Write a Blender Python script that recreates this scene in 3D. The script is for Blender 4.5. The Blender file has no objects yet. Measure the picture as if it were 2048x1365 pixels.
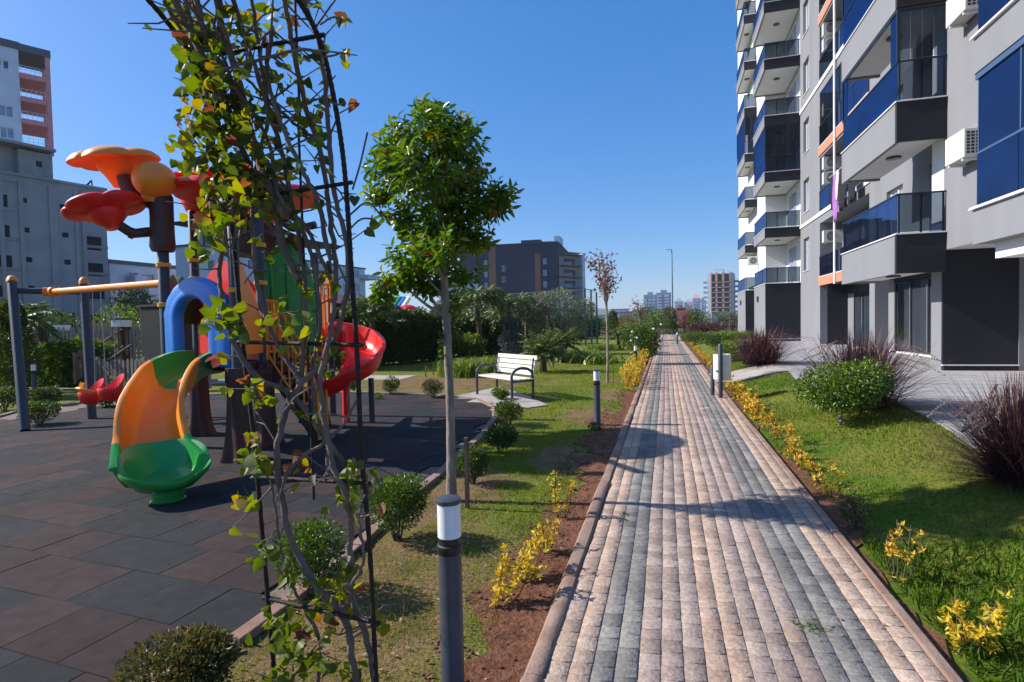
import bpy, bmesh, math, random
import numpy as np
from mathutils import Vector, Matrix
rad = math.radians
SC = bpy.context.scene
COL = SC.collection
random.seed(7); RNG = np.random.default_rng(7)

# ------------------------------------------------------------------ camera
F, H = 1100.0, 1.6                      # focal length in pixels of the 2048 px photograph, eye height in metres
CAM_R = Matrix.Rotation(rad(15.65), 3, 'Z') @ Matrix.Rotation(math.pi/2 - rad(1.9), 3, 'X') @ Matrix.Rotation(rad(-1.15), 3, 'Z')
cd = bpy.data.cameras.new('camera'); cam = bpy.data.objects.new('camera', cd); COL.objects.link(cam)
cd.sensor_width = 36; cd.lens = 36*F/2048; cd.clip_start = .05; cd.clip_end = 9000
cam.matrix_world = Matrix.Translation((0, 0, H)) @ CAM_R.to_4x4()
SC.camera = cam

# ------------------------------------------------------------------ world, sun, exposure
SUN_EL, SUN_AZ = 34.5, 184.0            # elevation; direction TO the sun measured from +X counter-clockwise
w = bpy.data.worlds.new('World'); SC.world = w; w.use_nodes = True
nt = w.node_tree; nt.nodes.clear()
sky = nt.nodes.new('ShaderNodeTexSky'); sky.sky_type = 'NISHITA'; sky.sun_disc = False
sky.sun_elevation = rad(SUN_EL); sky.sun_rotation = rad(90 - SUN_AZ)
sky.altitude = 0; sky.air_density = 1.0; sky.dust_density = 0.8; sky.ozone_density = 10.0
bg = nt.nodes.new('ShaderNodeBackground'); bg.inputs[1].default_value = 0.15
wo = nt.nodes.new('ShaderNodeOutputWorld')
gm = nt.nodes.new('ShaderNodeGamma'); gm.inputs[1].default_value = .6; hs_ = nt.nodes.new('ShaderNodeHueSaturation'); hs_.inputs['Hue'].default_value = .510; hs_.inputs['Saturation'].default_value = 1.43; hs_.inputs['Value'].default_value = 1.48
nt.links.new(sky.outputs[0], gm.inputs[0]); nt.links.new(gm.outputs[0], hs_.inputs['Color']); nt.links.new(hs_.outputs[0], bg.inputs[0]); nt.links.new(bg.outputs[0], wo.inputs[0])
sd = bpy.data.lights.new('sun', 'SUN'); sd.energy = 5.0; sd.angle = rad(.53); sd.color = (1, .94, .85)
sun = bpy.data.objects.new('sun', sd); COL.objects.link(sun)
_d = Vector((math.cos(rad(SUN_AZ))*math.cos(rad(SUN_EL)), math.sin(rad(SUN_AZ))*math.cos(rad(SUN_EL)), math.sin(rad(SUN_EL))))
sun.rotation_euler = _d.to_track_quat('Z', 'Y').to_euler(); sun.location = (-20, -2, 30)
SC.view_settings.view_transform = 'Standard'; SC.view_settings.look = 'None'
SC.view_settings.exposure = 0.58; SC.view_settings.gamma = 1.0
SC.render.engine = 'CYCLES'
SC.cycles.max_bounces = 8; SC.cycles.transparent_max_bounces = 12
SC.cycles.use_denoising = True

# ------------------------------------------------------------------ pixel -> world measuring helpers
def ray(px, py): return CAM_R @ Vector(((px-1024)/F, -(py-682.5)/F, -1))
def smooth(t): t = min(1, max(0, t)); return t*t*(3-2*t)
def gh(x, y):                                           # ground height: level on the left, lawn rises to the terrace on the right
    return .27*smooth((x-1.45)/1.5)
def ghn(x):
    t = np.clip((x-1.45)/1.5, 0, 1); return .27*t*t*(3-2*t)
def G(px, py, z=0.0):
    r = ray(px, py); t = (z-H)/r.z; return Vector((r.x*t, r.y*t, z))
def GR(px, py):
    z = 0
    for _ in range(12):
        p = G(px, py, z); z = .5*z+.5*gh(p.x, p.y)
    return Vector((p.x, p.y, gh(p.x, p.y)))
def PD(px, py, d): r = ray(px, py); return Vector((0, 0, H)) + r*d
def PX(px, py, X): r = ray(px, py); return Vector((0, 0, H)) + r*(X/r.x)
def PY(px, py, Y): r = ray(px, py); return Vector((0, 0, H)) + r*(Y/r.y)

# ------------------------------------------------------------------ materials
def _mat(name):
    m = bpy.data.materials.new(name); m.use_nodes = True; n = m.node_tree
    b = n.nodes['Principled BSDF']; return m, n, b
def hexc(h):
    h = h.lstrip('#'); c = [int(h[i:i+2], 16)/255 for i in (0, 2, 4)]
    return tuple((v/12.92 if v <= .04045 else ((v+.055)/1.055)**2.4) for v in c)
def mat(name, col, rough=.6, var=.12, scale=6, bump=.0, bscale=60, metal=0, coat=0, spec=.5, sss=0, alpha=None, stretch=None, dirt=None):
    m, n, b = _mat(name); N, L = n.nodes, n.links
    tc = N.new('ShaderNodeTexCoord'); src = tc.outputs['Object']
    if stretch:
        mp = N.new('ShaderNodeMapping'); mp.inputs['Scale'].default_value = stretch; L.new(src, mp.inputs[0]); src = mp.outputs[0]
    no = N.new('ShaderNodeTexNoise'); no.inputs['Scale'].default_value = scale; no.inputs['Detail'].default_value = 6; L.new(src, no.inputs[0])
    cr = N.new('ShaderNodeValToRGB'); L.new(no.outputs[0], cr.inputs[0])
    lo = [max(0, c*(1-var)) for c in col]; hi = [min(1, c*(1+var)) for c in col]
    cr.color_ramp.elements[0].color = (*lo, 1); cr.color_ramp.elements[0].position = .3
    cr.color_ramp.elements[1].color = (*hi, 1); cr.color_ramp.elements[1].position = .7
    out = cr.outputs[0]
    if dirt:                                            # large irregular stains: (colour, amount, scale)
        n2 = N.new('ShaderNodeTexNoise'); n2.inputs['Scale'].default_value = dirt[2]; n2.inputs['Detail'].default_value = 8; L.new(src, n2.inputs[0])
        mr = N.new('ShaderNodeMapRange'); mr.inputs[1].default_value = .48; mr.inputs[2].default_value = .75; mr.inputs[4].default_value = dirt[1]; L.new(n2.outputs[0], mr.inputs[0])
        mx = N.new('ShaderNodeMixRGB'); L.new(mr.outputs[0], mx.inputs[0]); L.new(out, mx.inputs[1]); mx.inputs[2].default_value = (*dirt[0], 1); out = mx.outputs[0]
    L.new(out, b.inputs['Base Color'])
    b.inputs['Roughness'].default_value = rough; b.inputs['Metallic'].default_value = metal
    b.inputs['Specular IOR Level'].default_value = spec
    if coat: b.inputs['Coat Weight'].default_value = coat; b.inputs['Coat Roughness'].default_value = .12
    if sss: b.inputs['Subsurface Weight'].default_value = sss; b.inputs['Subsurface Radius'].default_value = (.05, .03, .02)
    if bump:
        n3 = N.new('ShaderNodeTexNoise'); n3.inputs['Scale'].default_value = bscale; n3.inputs['Detail'].default_value = 5; L.new(src, n3.inputs[0])
        bp = N.new('ShaderNodeBump'); bp.inputs['Strength'].default_value = bump; bp.inputs['Distance'].default_value = .01
        L.new(n3.outputs[0], bp.inputs['Height']); L.new(bp.outputs[0], b.inputs['Normal'])
    return m
def leafmat(name, cols, trans=.35, rough=.45, spec=.5):
    """colour taken per leaf from the face attribute rnd"""
    m, n, b = _mat(name); N, L = n.nodes, n.links
    at = N.new('ShaderNodeAttribute'); at.attribute_name = 'rnd'
    cr = N.new('ShaderNodeValToRGB'); L.new(at.outputs['Fac'], cr.inputs[0])
    el = cr.color_ramp.elements
    while len(el) < len(cols): el.new(.5)
    for i, (p, c) in enumerate(cols): el[i].position = p; el[i].color = (*c, 1)
    L.new(cr.outputs[0], b.inputs['Base Color']); b.inputs['Roughness'].default_value = rough; b.inputs['Specular IOR Level'].default_value = spec
    tr = N.new('ShaderNodeBsdfTranslucent')
    hs = N.new('ShaderNodeHueSaturation'); hs.inputs['Value'].default_value = 1.5; hs.inputs['Saturation'].default_value = 1.1; hs.inputs['Hue'].default_value = .49
    L.new(cr.outputs[0], hs.inputs['Color']); L.new(hs.outputs[0], tr.inputs[0])
    mx = N.new('ShaderNodeMixShader'); mx.inputs[0].default_value = trans
    L.new(b.outputs[0], mx.inputs[1]); L.new(tr.outputs[0], mx.inputs[2]); L.new(mx.outputs[0], N['Material Output'].inputs[0])
    return m
def rndmat(name, cols, rough=.85, nscale=40, nvar=.34, bump=.9, bscale=60, spec=.25):
    """colour per stone / tile from face attribute rnd, broken up by noise"""
    m, n, b = _mat(name); N, L = n.nodes, n.links
    at = N.new('ShaderNodeAttribute'); at.attribute_name = 'rnd'
    cr = N.new('ShaderNodeValToRGB'); L.new(at.outputs['Fac'], cr.inputs[0]); el = cr.color_ramp.elements
    while len(el) < len(cols): el.new(.5)
    for i, (p, c) in enumerate(cols): el[i].position = p; el[i].color = (*c, 1)
    tc = N.new('ShaderNodeTexCoord')
    no = N.new('ShaderNodeTexNoise'); no.inputs['Scale'].default_value = nscale; no.inputs['Detail'].default_value = 7; no.inputs['Roughness'].default_value = .65; L.new(tc.outputs['Object'], no.inputs[0])
    mr = N.new('ShaderNodeMapRange'); mr.inputs[1].default_value = .3; mr.inputs[2].default_value = .7; mr.inputs[3].default_value = 1-nvar; mr.inputs[4].default_value = 1+nvar; L.new(no.outputs[0], mr.inputs[0])
    n2 = N.new('ShaderNodeTexNoise'); n2.inputs['Scale'].default_value = 1.3; n2.inputs['Detail'].default_value = 5; L.new(tc.outputs['Object'], n2.inputs[0])
    m2 = N.new('ShaderNodeMapRange'); m2.inputs[1].default_value = .3; m2.inputs[2].default_value = .7; m2.inputs[3].default_value = .8; m2.inputs[4].default_value = 1.15; L.new(n2.outputs[0], m2.inputs[0])
    mu = N.new('ShaderNodeMath'); mu.operation = 'MULTIPLY'; L.new(mr.outputs[0], mu.inputs[0]); L.new(m2.outputs[0], mu.inputs[1])
    vm = N.new('ShaderNodeVectorMath'); vm.operation = 'SCALE'; L.new(cr.outputs[0], vm.inputs[0]); L.new(mu.outputs[0], vm.inputs['Scale'])
    L.new(vm.outputs[0], b.inputs['Base Color']); b.inputs['Roughness'].default_value = rough; b.inputs['Specular IOR Level'].default_value = spec
    n3 = N.new('ShaderNodeTexNoise'); n3.inputs['Scale'].default_value = bscale; n3.inputs['Detail'].default_value = 6; L.new(tc.outputs['Object'], n3.inputs[0])
    bp = N.new('ShaderNodeBump'); bp.inputs['Strength'].default_value = bump; bp.inputs['Distance'].default_value = .006; L.new(n3.outputs[0], bp.inputs['Height']); L.new(bp.outputs[0], b.inputs['Normal'])
    return m
SPOTS = [(-5.6, 14.0, 2.9, 2.2), (-1.87, 5.0, .5, .7), (-1.65, 2.9, .8, 1.3), (-1.3, 9.3, .55, .95), (-1.48, 14.43, .5, .5), (-2.1, 4.1, .35, .6), (-1.2, 6.3, .4, .7), (-1.25, 12.0, .4, .9), (-3.0, 9.6, .5, .9)]
def groundmat(name, cols, s1, s2, s3, bump=.6, bd=.02, spots=(), spotcol=None):
    """cols = four colours mixed by three noises (patches, mottling, grain)"""
    m, n, b = _mat(name); N, L = n.nodes, n.links
    tc = N.new('ShaderNodeTexCoord')
    def noise(s, lo, hi, det=7):
        o = N.new('ShaderNodeTexNoise'); o.inputs['Scale'].default_value = s; o.inputs['Detail'].default_value = det; o.inputs['Roughness'].default_value = .62
        L.new(tc.outputs['Object'], o.inputs[0]); r = N.new('ShaderNodeMapRange'); r.inputs[1].default_value = lo; r.inputs[2].default_value = hi; L.new(o.outputs[0], r.inputs[0]); return r.outputs[0], o.outputs[0]
    a, _ = noise(s1, .42, .62); c, _ = noise(s2, .45, .65); g, gr = noise(s3, .4, .7)
    def mix(f, x, y):
        q = N.new('ShaderNodeMixRGB'); L.new(f, q.inputs[0])
        for i, v in ((1, x), (2, y)):
            if isinstance(v, tuple): q.inputs[i].default_value = (*v, 1)
            else: L.new(v, q.inputs[i])
        return q.outputs[0]
    k = mix(a, cols[0], cols[1]); k = mix(c, k, cols[2])
    hf = N.new('ShaderNodeMath'); hf.operation = 'MULTIPLY'; hf.inputs[1].default_value = .75; L.new(g, hf.inputs[0])
    if spots:                                           # bare dry places with ragged edges
        acc = None
        wn = N.new('ShaderNodeTexNoise'); wn.inputs['Scale'].default_value = 2.2; wn.inputs['Detail'].default_value = 6; L.new(tc.outputs['Object'], wn.inputs[0])
        for cx, cy, rx, ry in spots:
            mp = N.new('ShaderNodeMapping'); mp.inputs['Location'].default_value = (-cx/rx, -cy/ry, 0); mp.inputs['Scale'].default_value = (1/rx, 1/ry, 0); L.new(tc.outputs['Object'], mp.inputs[0])
            ln_ = N.new('ShaderNodeVectorMath'); ln_.operation = 'LENGTH'; L.new(mp.outputs[0], ln_.inputs[0])
            ad = N.new('ShaderNodeMath'); ad.operation = 'ADD'; L.new(ln_.outputs['Value'], ad.inputs[0]); L.new(wn.outputs[0], ad.inputs[1])
            r = N.new('ShaderNodeMapRange'); r.inputs[1].default_value = 1.65; r.inputs[2].default_value = 1.15; L.new(ad.outputs[0], r.inputs[0])
            if acc is None: acc = r.outputs[0]
            else: m_ = N.new('ShaderNodeMath'); m_.operation = 'MAXIMUM'; L.new(acc, m_.inputs[0]); L.new(r.outputs[0], m_.inputs[1]); acc = m_.outputs[0]
        k = mix(acc, k, mix(c, spotcol[0], spotcol[1]))
    k = mix(hf.outputs[0], k, cols[3]); L.new(k, b.inputs['Base Color'])
    b.inputs['Roughness'].default_value = .95; b.inputs['Specular IOR Level'].default_value = .15
    bp = N.new('ShaderNodeBump'); bp.inputs['Strength'].default_value = bump; bp.inputs['Distance'].default_value = bd; L.new(gr, bp.inputs['Height']); L.new(bp.outputs[0], b.inputs['Normal'])
    return m
def glassmat(name, tint, refl, trans, facing=.35, rough=.02):
    """tinted glass: lets tinted light through, mirrors more at grazing angles"""
    m, n, b = _mat(name); N, L = n.nodes, n.links
    tr = N.new('ShaderNodeBsdfTransparent'); tr.inputs[0].default_value = (*tint, 1)
    dk = N.new('ShaderNodeBsdfDiffuse'); dk.inputs[0].default_value = (*[t*.25 for t in tint], 1)
    ms = N.new('ShaderNodeMixShader'); ms.inputs[0].default_value = trans; L.new(dk.outputs[0], ms.inputs[1]); L.new(tr.outputs[0], ms.inputs[2])
    gl = N.new('ShaderNodeBsdfGlossy'); gl.inputs[0].default_value = (*refl, 1); gl.inputs['Roughness'].default_value = rough
    lw = N.new('ShaderNodeLayerWeight'); lw.inputs[0].default_value = facing
    tc = N.new('ShaderNodeTexCoord'); nz = N.new('ShaderNodeTexNoise'); nz.inputs['Scale'].default_value = .9; nz.inputs['Detail'].default_value = 4; L.new(tc.outputs['Object'], nz.inputs[0])
    mr = N.new('ShaderNodeMapRange'); mr.inputs[1].default_value = .3; mr.inputs[2].default_value = .7; mr.inputs[3].default_value = .55; mr.inputs[4].default_value = 1.1; L.new(nz.outputs[0], mr.inputs[0])
    ml = N.new('ShaderNodeMath'); ml.operation = 'MULTIPLY'; ml.use_clamp = True; L.new(lw.outputs['Facing'], ml.inputs[0]); L.new(mr.outputs[0], ml.inputs[1])
    bp = N.new('ShaderNodeBump'); bp.inputs['Strength'].default_value = .12; bp.inputs['Distance'].default_value = .05; L.new(nz.outputs[0], bp.inputs['Height']); L.new(bp.outputs[0], gl.inputs['Normal'])
    mx = N.new('ShaderNodeMixShader'); L.new(ml.outputs[0], mx.inputs[0]); L.new(ms.outputs[0], mx.inputs[1]); L.new(gl.outputs[0], mx.inputs[2])
    L.new(mx.outputs[0], N['Material Output'].inputs[0]); N.remove(b)
    return m

M = {}
M['beige'] = rndmat('paver beige', [(0, (.36, .26, .20)), (.5, (.42, .31, .24)), (1, (.47, .36, .28))])
M['grey'] = rndmat('paver grey', [(0, (.155, .145, .135)), (.5, (.20, .187, .174)), (1, (.25, .235, .215))])
M['pink'] = rndmat('paver pinkish grey', [(0, (.27, .205, .175)), (.5, (.33, .255, .22)), (1, (.38, .30, .26))])
M['orange_stone'] = rndmat('paver orange', [(0, (.36, .255, .19)), (.5, (.42, .305, .235)), (1, (.46, .35, .275))])
M['mortar'] = mat('joint sand', (.17, .125, .10), .95, .3, 30)
M['kerb'] = mat('kerb concrete', (.27, .18, .14), .9, .2, 8, .5, 60, dirt=((.20, .10, .06), .7, 3))
M['kerb_grey'] = mat('kerb grey concrete', (.36, .35, .34), .9, .15, 8, .4, 60, dirt=((.2, .16, .12), .5, 3))
M['tile'] = rndmat('rubber tile', [(0, (.018, .020, .022)), (.49, (.026, .028, .030)), (.51, (.034, .022, .022)), (1, (.047, .030, .029))], rough=.9, nscale=9, nvar=.3, bump=.8, bscale=260)
M['lawn'] = groundmat('lawn soil and turf', [(.12, .18, .016), (.22, .23, .030), (.19, .135, .055), (.05, .08, .010)], .55, 3.2, 38, bump=1.0, bd=.03, spots=SPOTS, spotcol=((.26, .155, .085), (.14, .10, .04)))
M['lawn_r'] = groundmat('right lawn turf', [(.06, .13, .006), (.20, .185, .03), (.16, .15, .03), (.03, .06, .005)], .5, 2.4, 30)
M['dry'] = groundmat('dry turf', [(.20, .125, .065), (.10, .11, .026), (.26, .16, .09), (.10, .06, .03)], .8, 2.8, 24)
M['soil'] = groundmat('red soil', [(.13, .048, .024), (.19, .08, .045), (.085, .032, .018), (.26, .14, .09)], 2, 6, 30, 1.0, .03)
M['earth'] = groundmat('distant ground', [(.11, .11, .045), (.17, .13, .075), (.07, .085, .03), (.05, .05, .02)], .05, .3, 3)
M['terrace'] = mat('terrace tiles', (.37, .36, .365), .75, .12, 3, .2, 60, dirt=((.26, .25, .25), .6, .8))
M['conc_path'] = mat('concrete path', (.36, .33, .30), .9, .15, 5, .3, 60, dirt=((.25, .2, .16), .6, 1.5))
M['wall_l'] = mat('light grey render', (.215, .217, .238), .85, .05, 1.5, .15, 90, dirt=((.155, .156, .18), .6, .5), stretch=(1, 1, .22))
M['wall_m'] = mat('mid grey render', (.26, .26, .28), .85, .05, 1.5, .15, 90, dirt=((.2, .2, .215), .35, .35))
M['wall_d'] = mat('charcoal render', (.013, .014, .020), .8, .2, 1.5, .15, 90)
M['wall_w'] = mat('white render', (.72, .72, .72), .8, .04, 2, .1, 90)
M['soffit'] = mat('white soffit', (.70, .68, .66), .85, .04, 2)
M['orange_band'] = mat('orange render', (.50, .215, .13), .8, .08, 3)
M['white_trim'] = mat('white metal trim', (.78, .78, .78), .4, .03, 3)
M['pvc'] = mat('white window frame', (.8, .8, .8), .35, .02, 3)
M['frame_d'] = mat('dark metal frame', (.022, .024, .03), .35, .1, 5, metal=.3)
M['black'] = mat('black plastic', (.012, .012, .014), .5, .1, 5)
M['glass_blue'] = glassmat('blue reflective glass', (.14, .24, .46), (.115, .185, .34), .78, .5)
M['glass_rail'] = glassmat('tinted railing glass', (.34, .42, .55), (.20, .30, .52), .9, .34)
M['glass_dark'] = glassmat('dark glazing', (.42, .47, .52), (.30, .36, .46), .9, .22)
M['pane'] = mat('window pane', (.04, .06, .09), .08, .3, 1.5, spec=.9)
M['pane_lt'] = mat('window with pale curtain', (.26, .30, .38), .2, .3, 2, spec=.9)
M['curtain'] = mat('curtain cloth', (.5, .48, .46), .9, .15, 12, stretch=(6, 6, .3))
M['door_dark'] = mat('dark door glass', (.035, .042, .058), .12, .2, 1, spec=.8)
M['dark_fill'] = mat('near black fill', (.02, .02, .024), .9, .2, 2)  # near-black colour painted in for unlit interiors; also used on the shed door
M['raw'] = mat('raw concrete', (.34, .33, .33), .95, .12, .5, .3, 8, dirt=((.22, .215, .22), .6, .15))
M['raw2'] = mat('raw block infill', (.30, .28, .27), .95, .18, 1.5, .3, 8)
M['white_b'] = mat('dull white facade', (.66, .67, .74), .9, .08, .6, dirt=((.5, .51, .58), .5, .2))
M['white_b2'] = mat('grey white facade', (.62, .62, .66), .9, .08, .6, dirt=((.25, .25, .28), .5, .2))
M['pinkf'] = mat('pink balcony render', (.68, .27, .26), .85, .1, 2)
M['purple_b'] = mat('dark violet facade', (.045, .045, .078), .85, .08, .4)
M['tan_b'] = mat('brown stripe facade', (.26, .12, .08), .85, .08, .4)
M['roof_g'] = mat('grey roof edge', (.12, .12, .14), .8, .1, 1)
M['roof_r'] = mat('red roof', (.10, .035, .030), .8, .15, 3)
M['far_white'] = mat('far white tower', (.55, .57, .62), .9, .05, .1)
M['far_blue'] = mat('far blue glass tower', (.20, .27, .40), .6, .1, .1)
M['far_brick'] = mat('far brick stripes', (.52, .26, .17), .9, .1, .1)
M['hill'] = groundmat('hill scrub', [(.07, .09, .05), (.12, .11, .07), (.16, .14, .11), (.05, .07, .035)], .004, .02, .1, .2, 1)
M['post'] = mat('grey playground steel', (.040, .048, .062), .5, .15, 5, .2, 120)
M['bollard'] = mat('grey bollard paint', (.045, .055, .075), .42, .1, 10, .08, 200, dirt=((.08, .085, .09), .4, 10))
M['lampw'] = mat('opal lamp cover', (.78, .80, .84), .25, .02, 10, sss=.2)
M['p_orange'] = mat('orange plastic', (.96, .27, .012), .42, .05, 3, coat=.06, sss=.15, bump=.06, bscale=14, dirt=((.55, .32, .16), .28, 7))
M['p_yellow'] = mat('yellow plastic', (.85, .38, .01), .4, .05, 3, coat=.05)
M['p_red'] = mat('red plastic', (.86, .014, .012), .40, .05, 3, coat=.06, sss=.10, bump=.06, bscale=14, dirt=((.45, .12, .09), .28, 7))
M['p_green'] = mat('green plastic', (.015, .28, .045), .32, .08, 3, coat=.2, bump=.05, bscale=16, dirt=((.10, .24, .11), .35, 8))
M['p_green2'] = mat('mid green panel', (.012, .26, .03), .35, .06, 3, coat=.2)
M['p_blue'] = mat('blue plastic', (.0, .17, .60), .40, .06, 3, coat=.1, dirt=((.06, .17, .42), .35, 6))
M['p_brown'] = mat('brown bark plastic', (.075, .026, .022), .5, .25, 9, .6, 30, stretch=(4, 4, .8))
M['p_dgreen'] = mat('leaf green plastic', (.06, .15, .02), .4, .1, 3)
M['wood_w'] = mat('white painted bench slat', (.66, .63, .56), .6, .08, 5, .3, 60, stretch=(.5, 8, 8))
M['wood_g'] = mat('weathered fence wood', (.27, .215, .19), .85, .25, 5, .4, 40, stretch=(5, 5, .5))
M['wood_b'] = mat('brown fence wood', (.20, .115, .08), .85, .25, 5, .4, 40, stretch=(5, 5, .5))
M['wood_d'] = mat('dark brown timber', (.045, .022, .018), .75, .25, 5, .3, 40)
M['bark'] = mat('smooth pale bark', (.26, .22, .175), .9, .35, 14, 1.0, 45, stretch=(1, 1, .35), dirt=((.14, .115, .085), .7, 5))
M['bark_vine'] = mat('vine bark', (.165, .125, .105), .9, .4, 18, .9, 90, stretch=(1, 1, .3), dirt=((.09, .06, .05), .7, 9))
M['bark_d'] = mat('dark bark', (.10, .072, .052), .95, .3, 12, .8, 60)
M['rebar'] = mat('dark rusty rebar', (.028, .018, .016), .7, .4, 30, .5, 150, metal=.3)
M['bin'] = mat('white painted bin', (.74, .74, .72), .4, .04, 6, dirt=((.5, .48, .44), .4, 5))
M['pole'] = mat('galvanised pole', (.33, .37, .40), .5, .06, 2, metal=.3)
M['cage'] = mat('teal cage steel', (.02, .085, .085), .5, .1, 5)
M['ac'] = mat('air conditioner casing', (.60, .59, .56), .5, .05, 6)
M['purple_cloth'] = mat('purple cloth', (.33, .12, .40), .9, .15, 6)
M['black_cloth'] = mat('black cloth', (.012, .011, .018), .95, .2, 6)
M['l_ficus'] = leafmat('ficus leaf', [(0, (.055, .12, .010)), (.5, (.11, .20, .012)), (.85, (.19, .29, .013)), (.97, (.30, .34, .015)), (1, (.25, .05, .03))], .42, .34)
M['l_vine'] = leafmat('vine leaf', [(0, (.04, .07, .008)), (.5, (.10, .15, .010)), (.76, (.21, .235, .012)), (.86, (.28, .22, .02)), (.93, (.24, .10, .03)), (1, (.17, .06, .04))], .5, .5)
M['l_bush'] = leafmat('boxwood leaf', [(0, (.03, .07, .008)), (.6, (.07, .135, .012)), (1, (.15, .23, .02))], .3, .4)
M['l_bush_o'] = leafmat('tired boxwood leaf', [(0, (.03, .05, .012)), (.5, (.08, .09, .025)), (.8, (.16, .10, .03)), (1, (.10, .17, .02))], .3, .5)
M['l_gold'] = leafmat('golden leaf', [(0, (.42, .30, .02)), (.6, (.70, .52, .04)), (.9, (.80, .66, .12)), (1, (.30, .32, .03))], .35, .45)
M['l_amber'] = leafmat('amber leaf', [(0, (.42, .24, .02)), (.6, (.66, .43, .04)), (.9, (.76, .56, .08)), (1, (.27, .28, .03))], .3, .45)
M['l_hedge'] = leafmat('hedge leaf', [(0, (.022, .045, .010)), (.6, (.05, .09, .014)), (1, (.13, .19, .02))], .3, .45)
M['l_hedge_b'] = leafmat('bright hedge leaf', [(0, (.04, .085, .010)), (.6, (.105, .18, .018)), (1, (.20, .28, .03))], .3, .45)
M['l_olive'] = leafmat('olive leaf', [(0, (.12, .16, .08)), (.6, (.20, .25, .15)), (1, (.32, .37, .26))], .2, .6)
M['l_conif'] = leafmat('blue conifer needle', [(0, (.04, .07, .065)), (.6, (.09, .13, .125)), (1, (.16, .21, .20))], .15, .6)
M['l_cypr'] = leafmat('cypress leaf', [(0, (.03, .06, .010)), (.6, (.07, .12, .015)), (1, (.15, .19, .02))], .2, .6)
M['l_palm'] = leafmat('palm leaflet', [(0, (.05, .10, .018)), (.6, (.11, .17, .035)), (1, (.22, .27, .08))], .3, .4)
M['l_red'] = leafmat('red brown leaf', [(0, (.12, .035, .03)), (.6, (.22, .07, .05)), (1, (.30, .16, .09))], .3, .5)
M['l_rose'] = leafmat('rose bush leaf', [(0, (.03, .07, .012)), (.6, (.07, .13, .02)), (1, (.16, .22, .04))], .3, .45)
M['l_purple'] = leafmat('purple grass blade', [(0, (.030, .012, .016)), (.5, (.075, .030, .038)), (.85, (.12, .055, .055)), (1, (.24, .15, .09))], .25, .5)
M['l_plume'] = leafmat('grass plume', [(0, (.24, .15, .13)), (.6, (.38, .26, .22)), (1, (.55, .43, .36))], .3, .8)
M['l_blade'] = leafmat('lawn blade', [(0, (.075, .14, .008)), (.45, (.14, .225, .012)), (.75, (.24, .27, .030)), (1, (.34, .27, .11))], .35, .6, .3)
M['l_blade_r'] = leafmat('right lawn blade', [(0, (.038, .10, .005)), (.42, (.085, .165, .008)), (.72, (.18, .21, .022)), (1, (.32, .27, .08))], .35, .6, .3)
M['l_fern'] = leafmat('lime strap leaf', [(0, (.06, .12, .01)), (.6, (.14, .22, .02)), (1, (.27, .30, .05))], .35, .45)
M['l_dead'] = leafmat('fallen leaf', [(0, (.20, .09, .05)), (.6, (.34, .2, .12)), (1, (.45, .3, .2))], .1, .8)
M['flower_w'] = mat('white petals', (.8, .8, .76), .7, .05, 5)

# ------------------------------------------------------------------ mesh builder
def link(name, me, parent=None):
    o = bpy.data.objects.new(name, me); COL.objects.link(o)
    if parent is not None: o.parent = parent
    return o
def tag(o, label=None, cat=None, group=None, kind=None):
    if label: o['label'] = label
    if cat: o['category'] = cat
    if group: o['group'] = group
    if kind: o['kind'] = kind
    return o
def empty(name, loc, label, cat, group=None, rz=0):
    o = bpy.data.objects.new(name, None); COL.objects.link(o); o.location = loc; o.rotation_euler = (0, 0, rz); o.empty_display_size = .2
    return tag(o, label, cat, group)
def kids(o): return [c for c in COL.objects if c.parent == o]
def copy_tree(o, parent=None, _idx=None):
    if _idx is None:
        _idx = {}
        for c in COL.objects:
            if c.parent: _idx.setdefault(c.parent.name, []).append(c)
    c = o.copy(); COL.objects.link(c); c.parent = parent
    for ch in _idx.get(o.name, []): copy_tree(ch, c, _idx)
    return c
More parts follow.
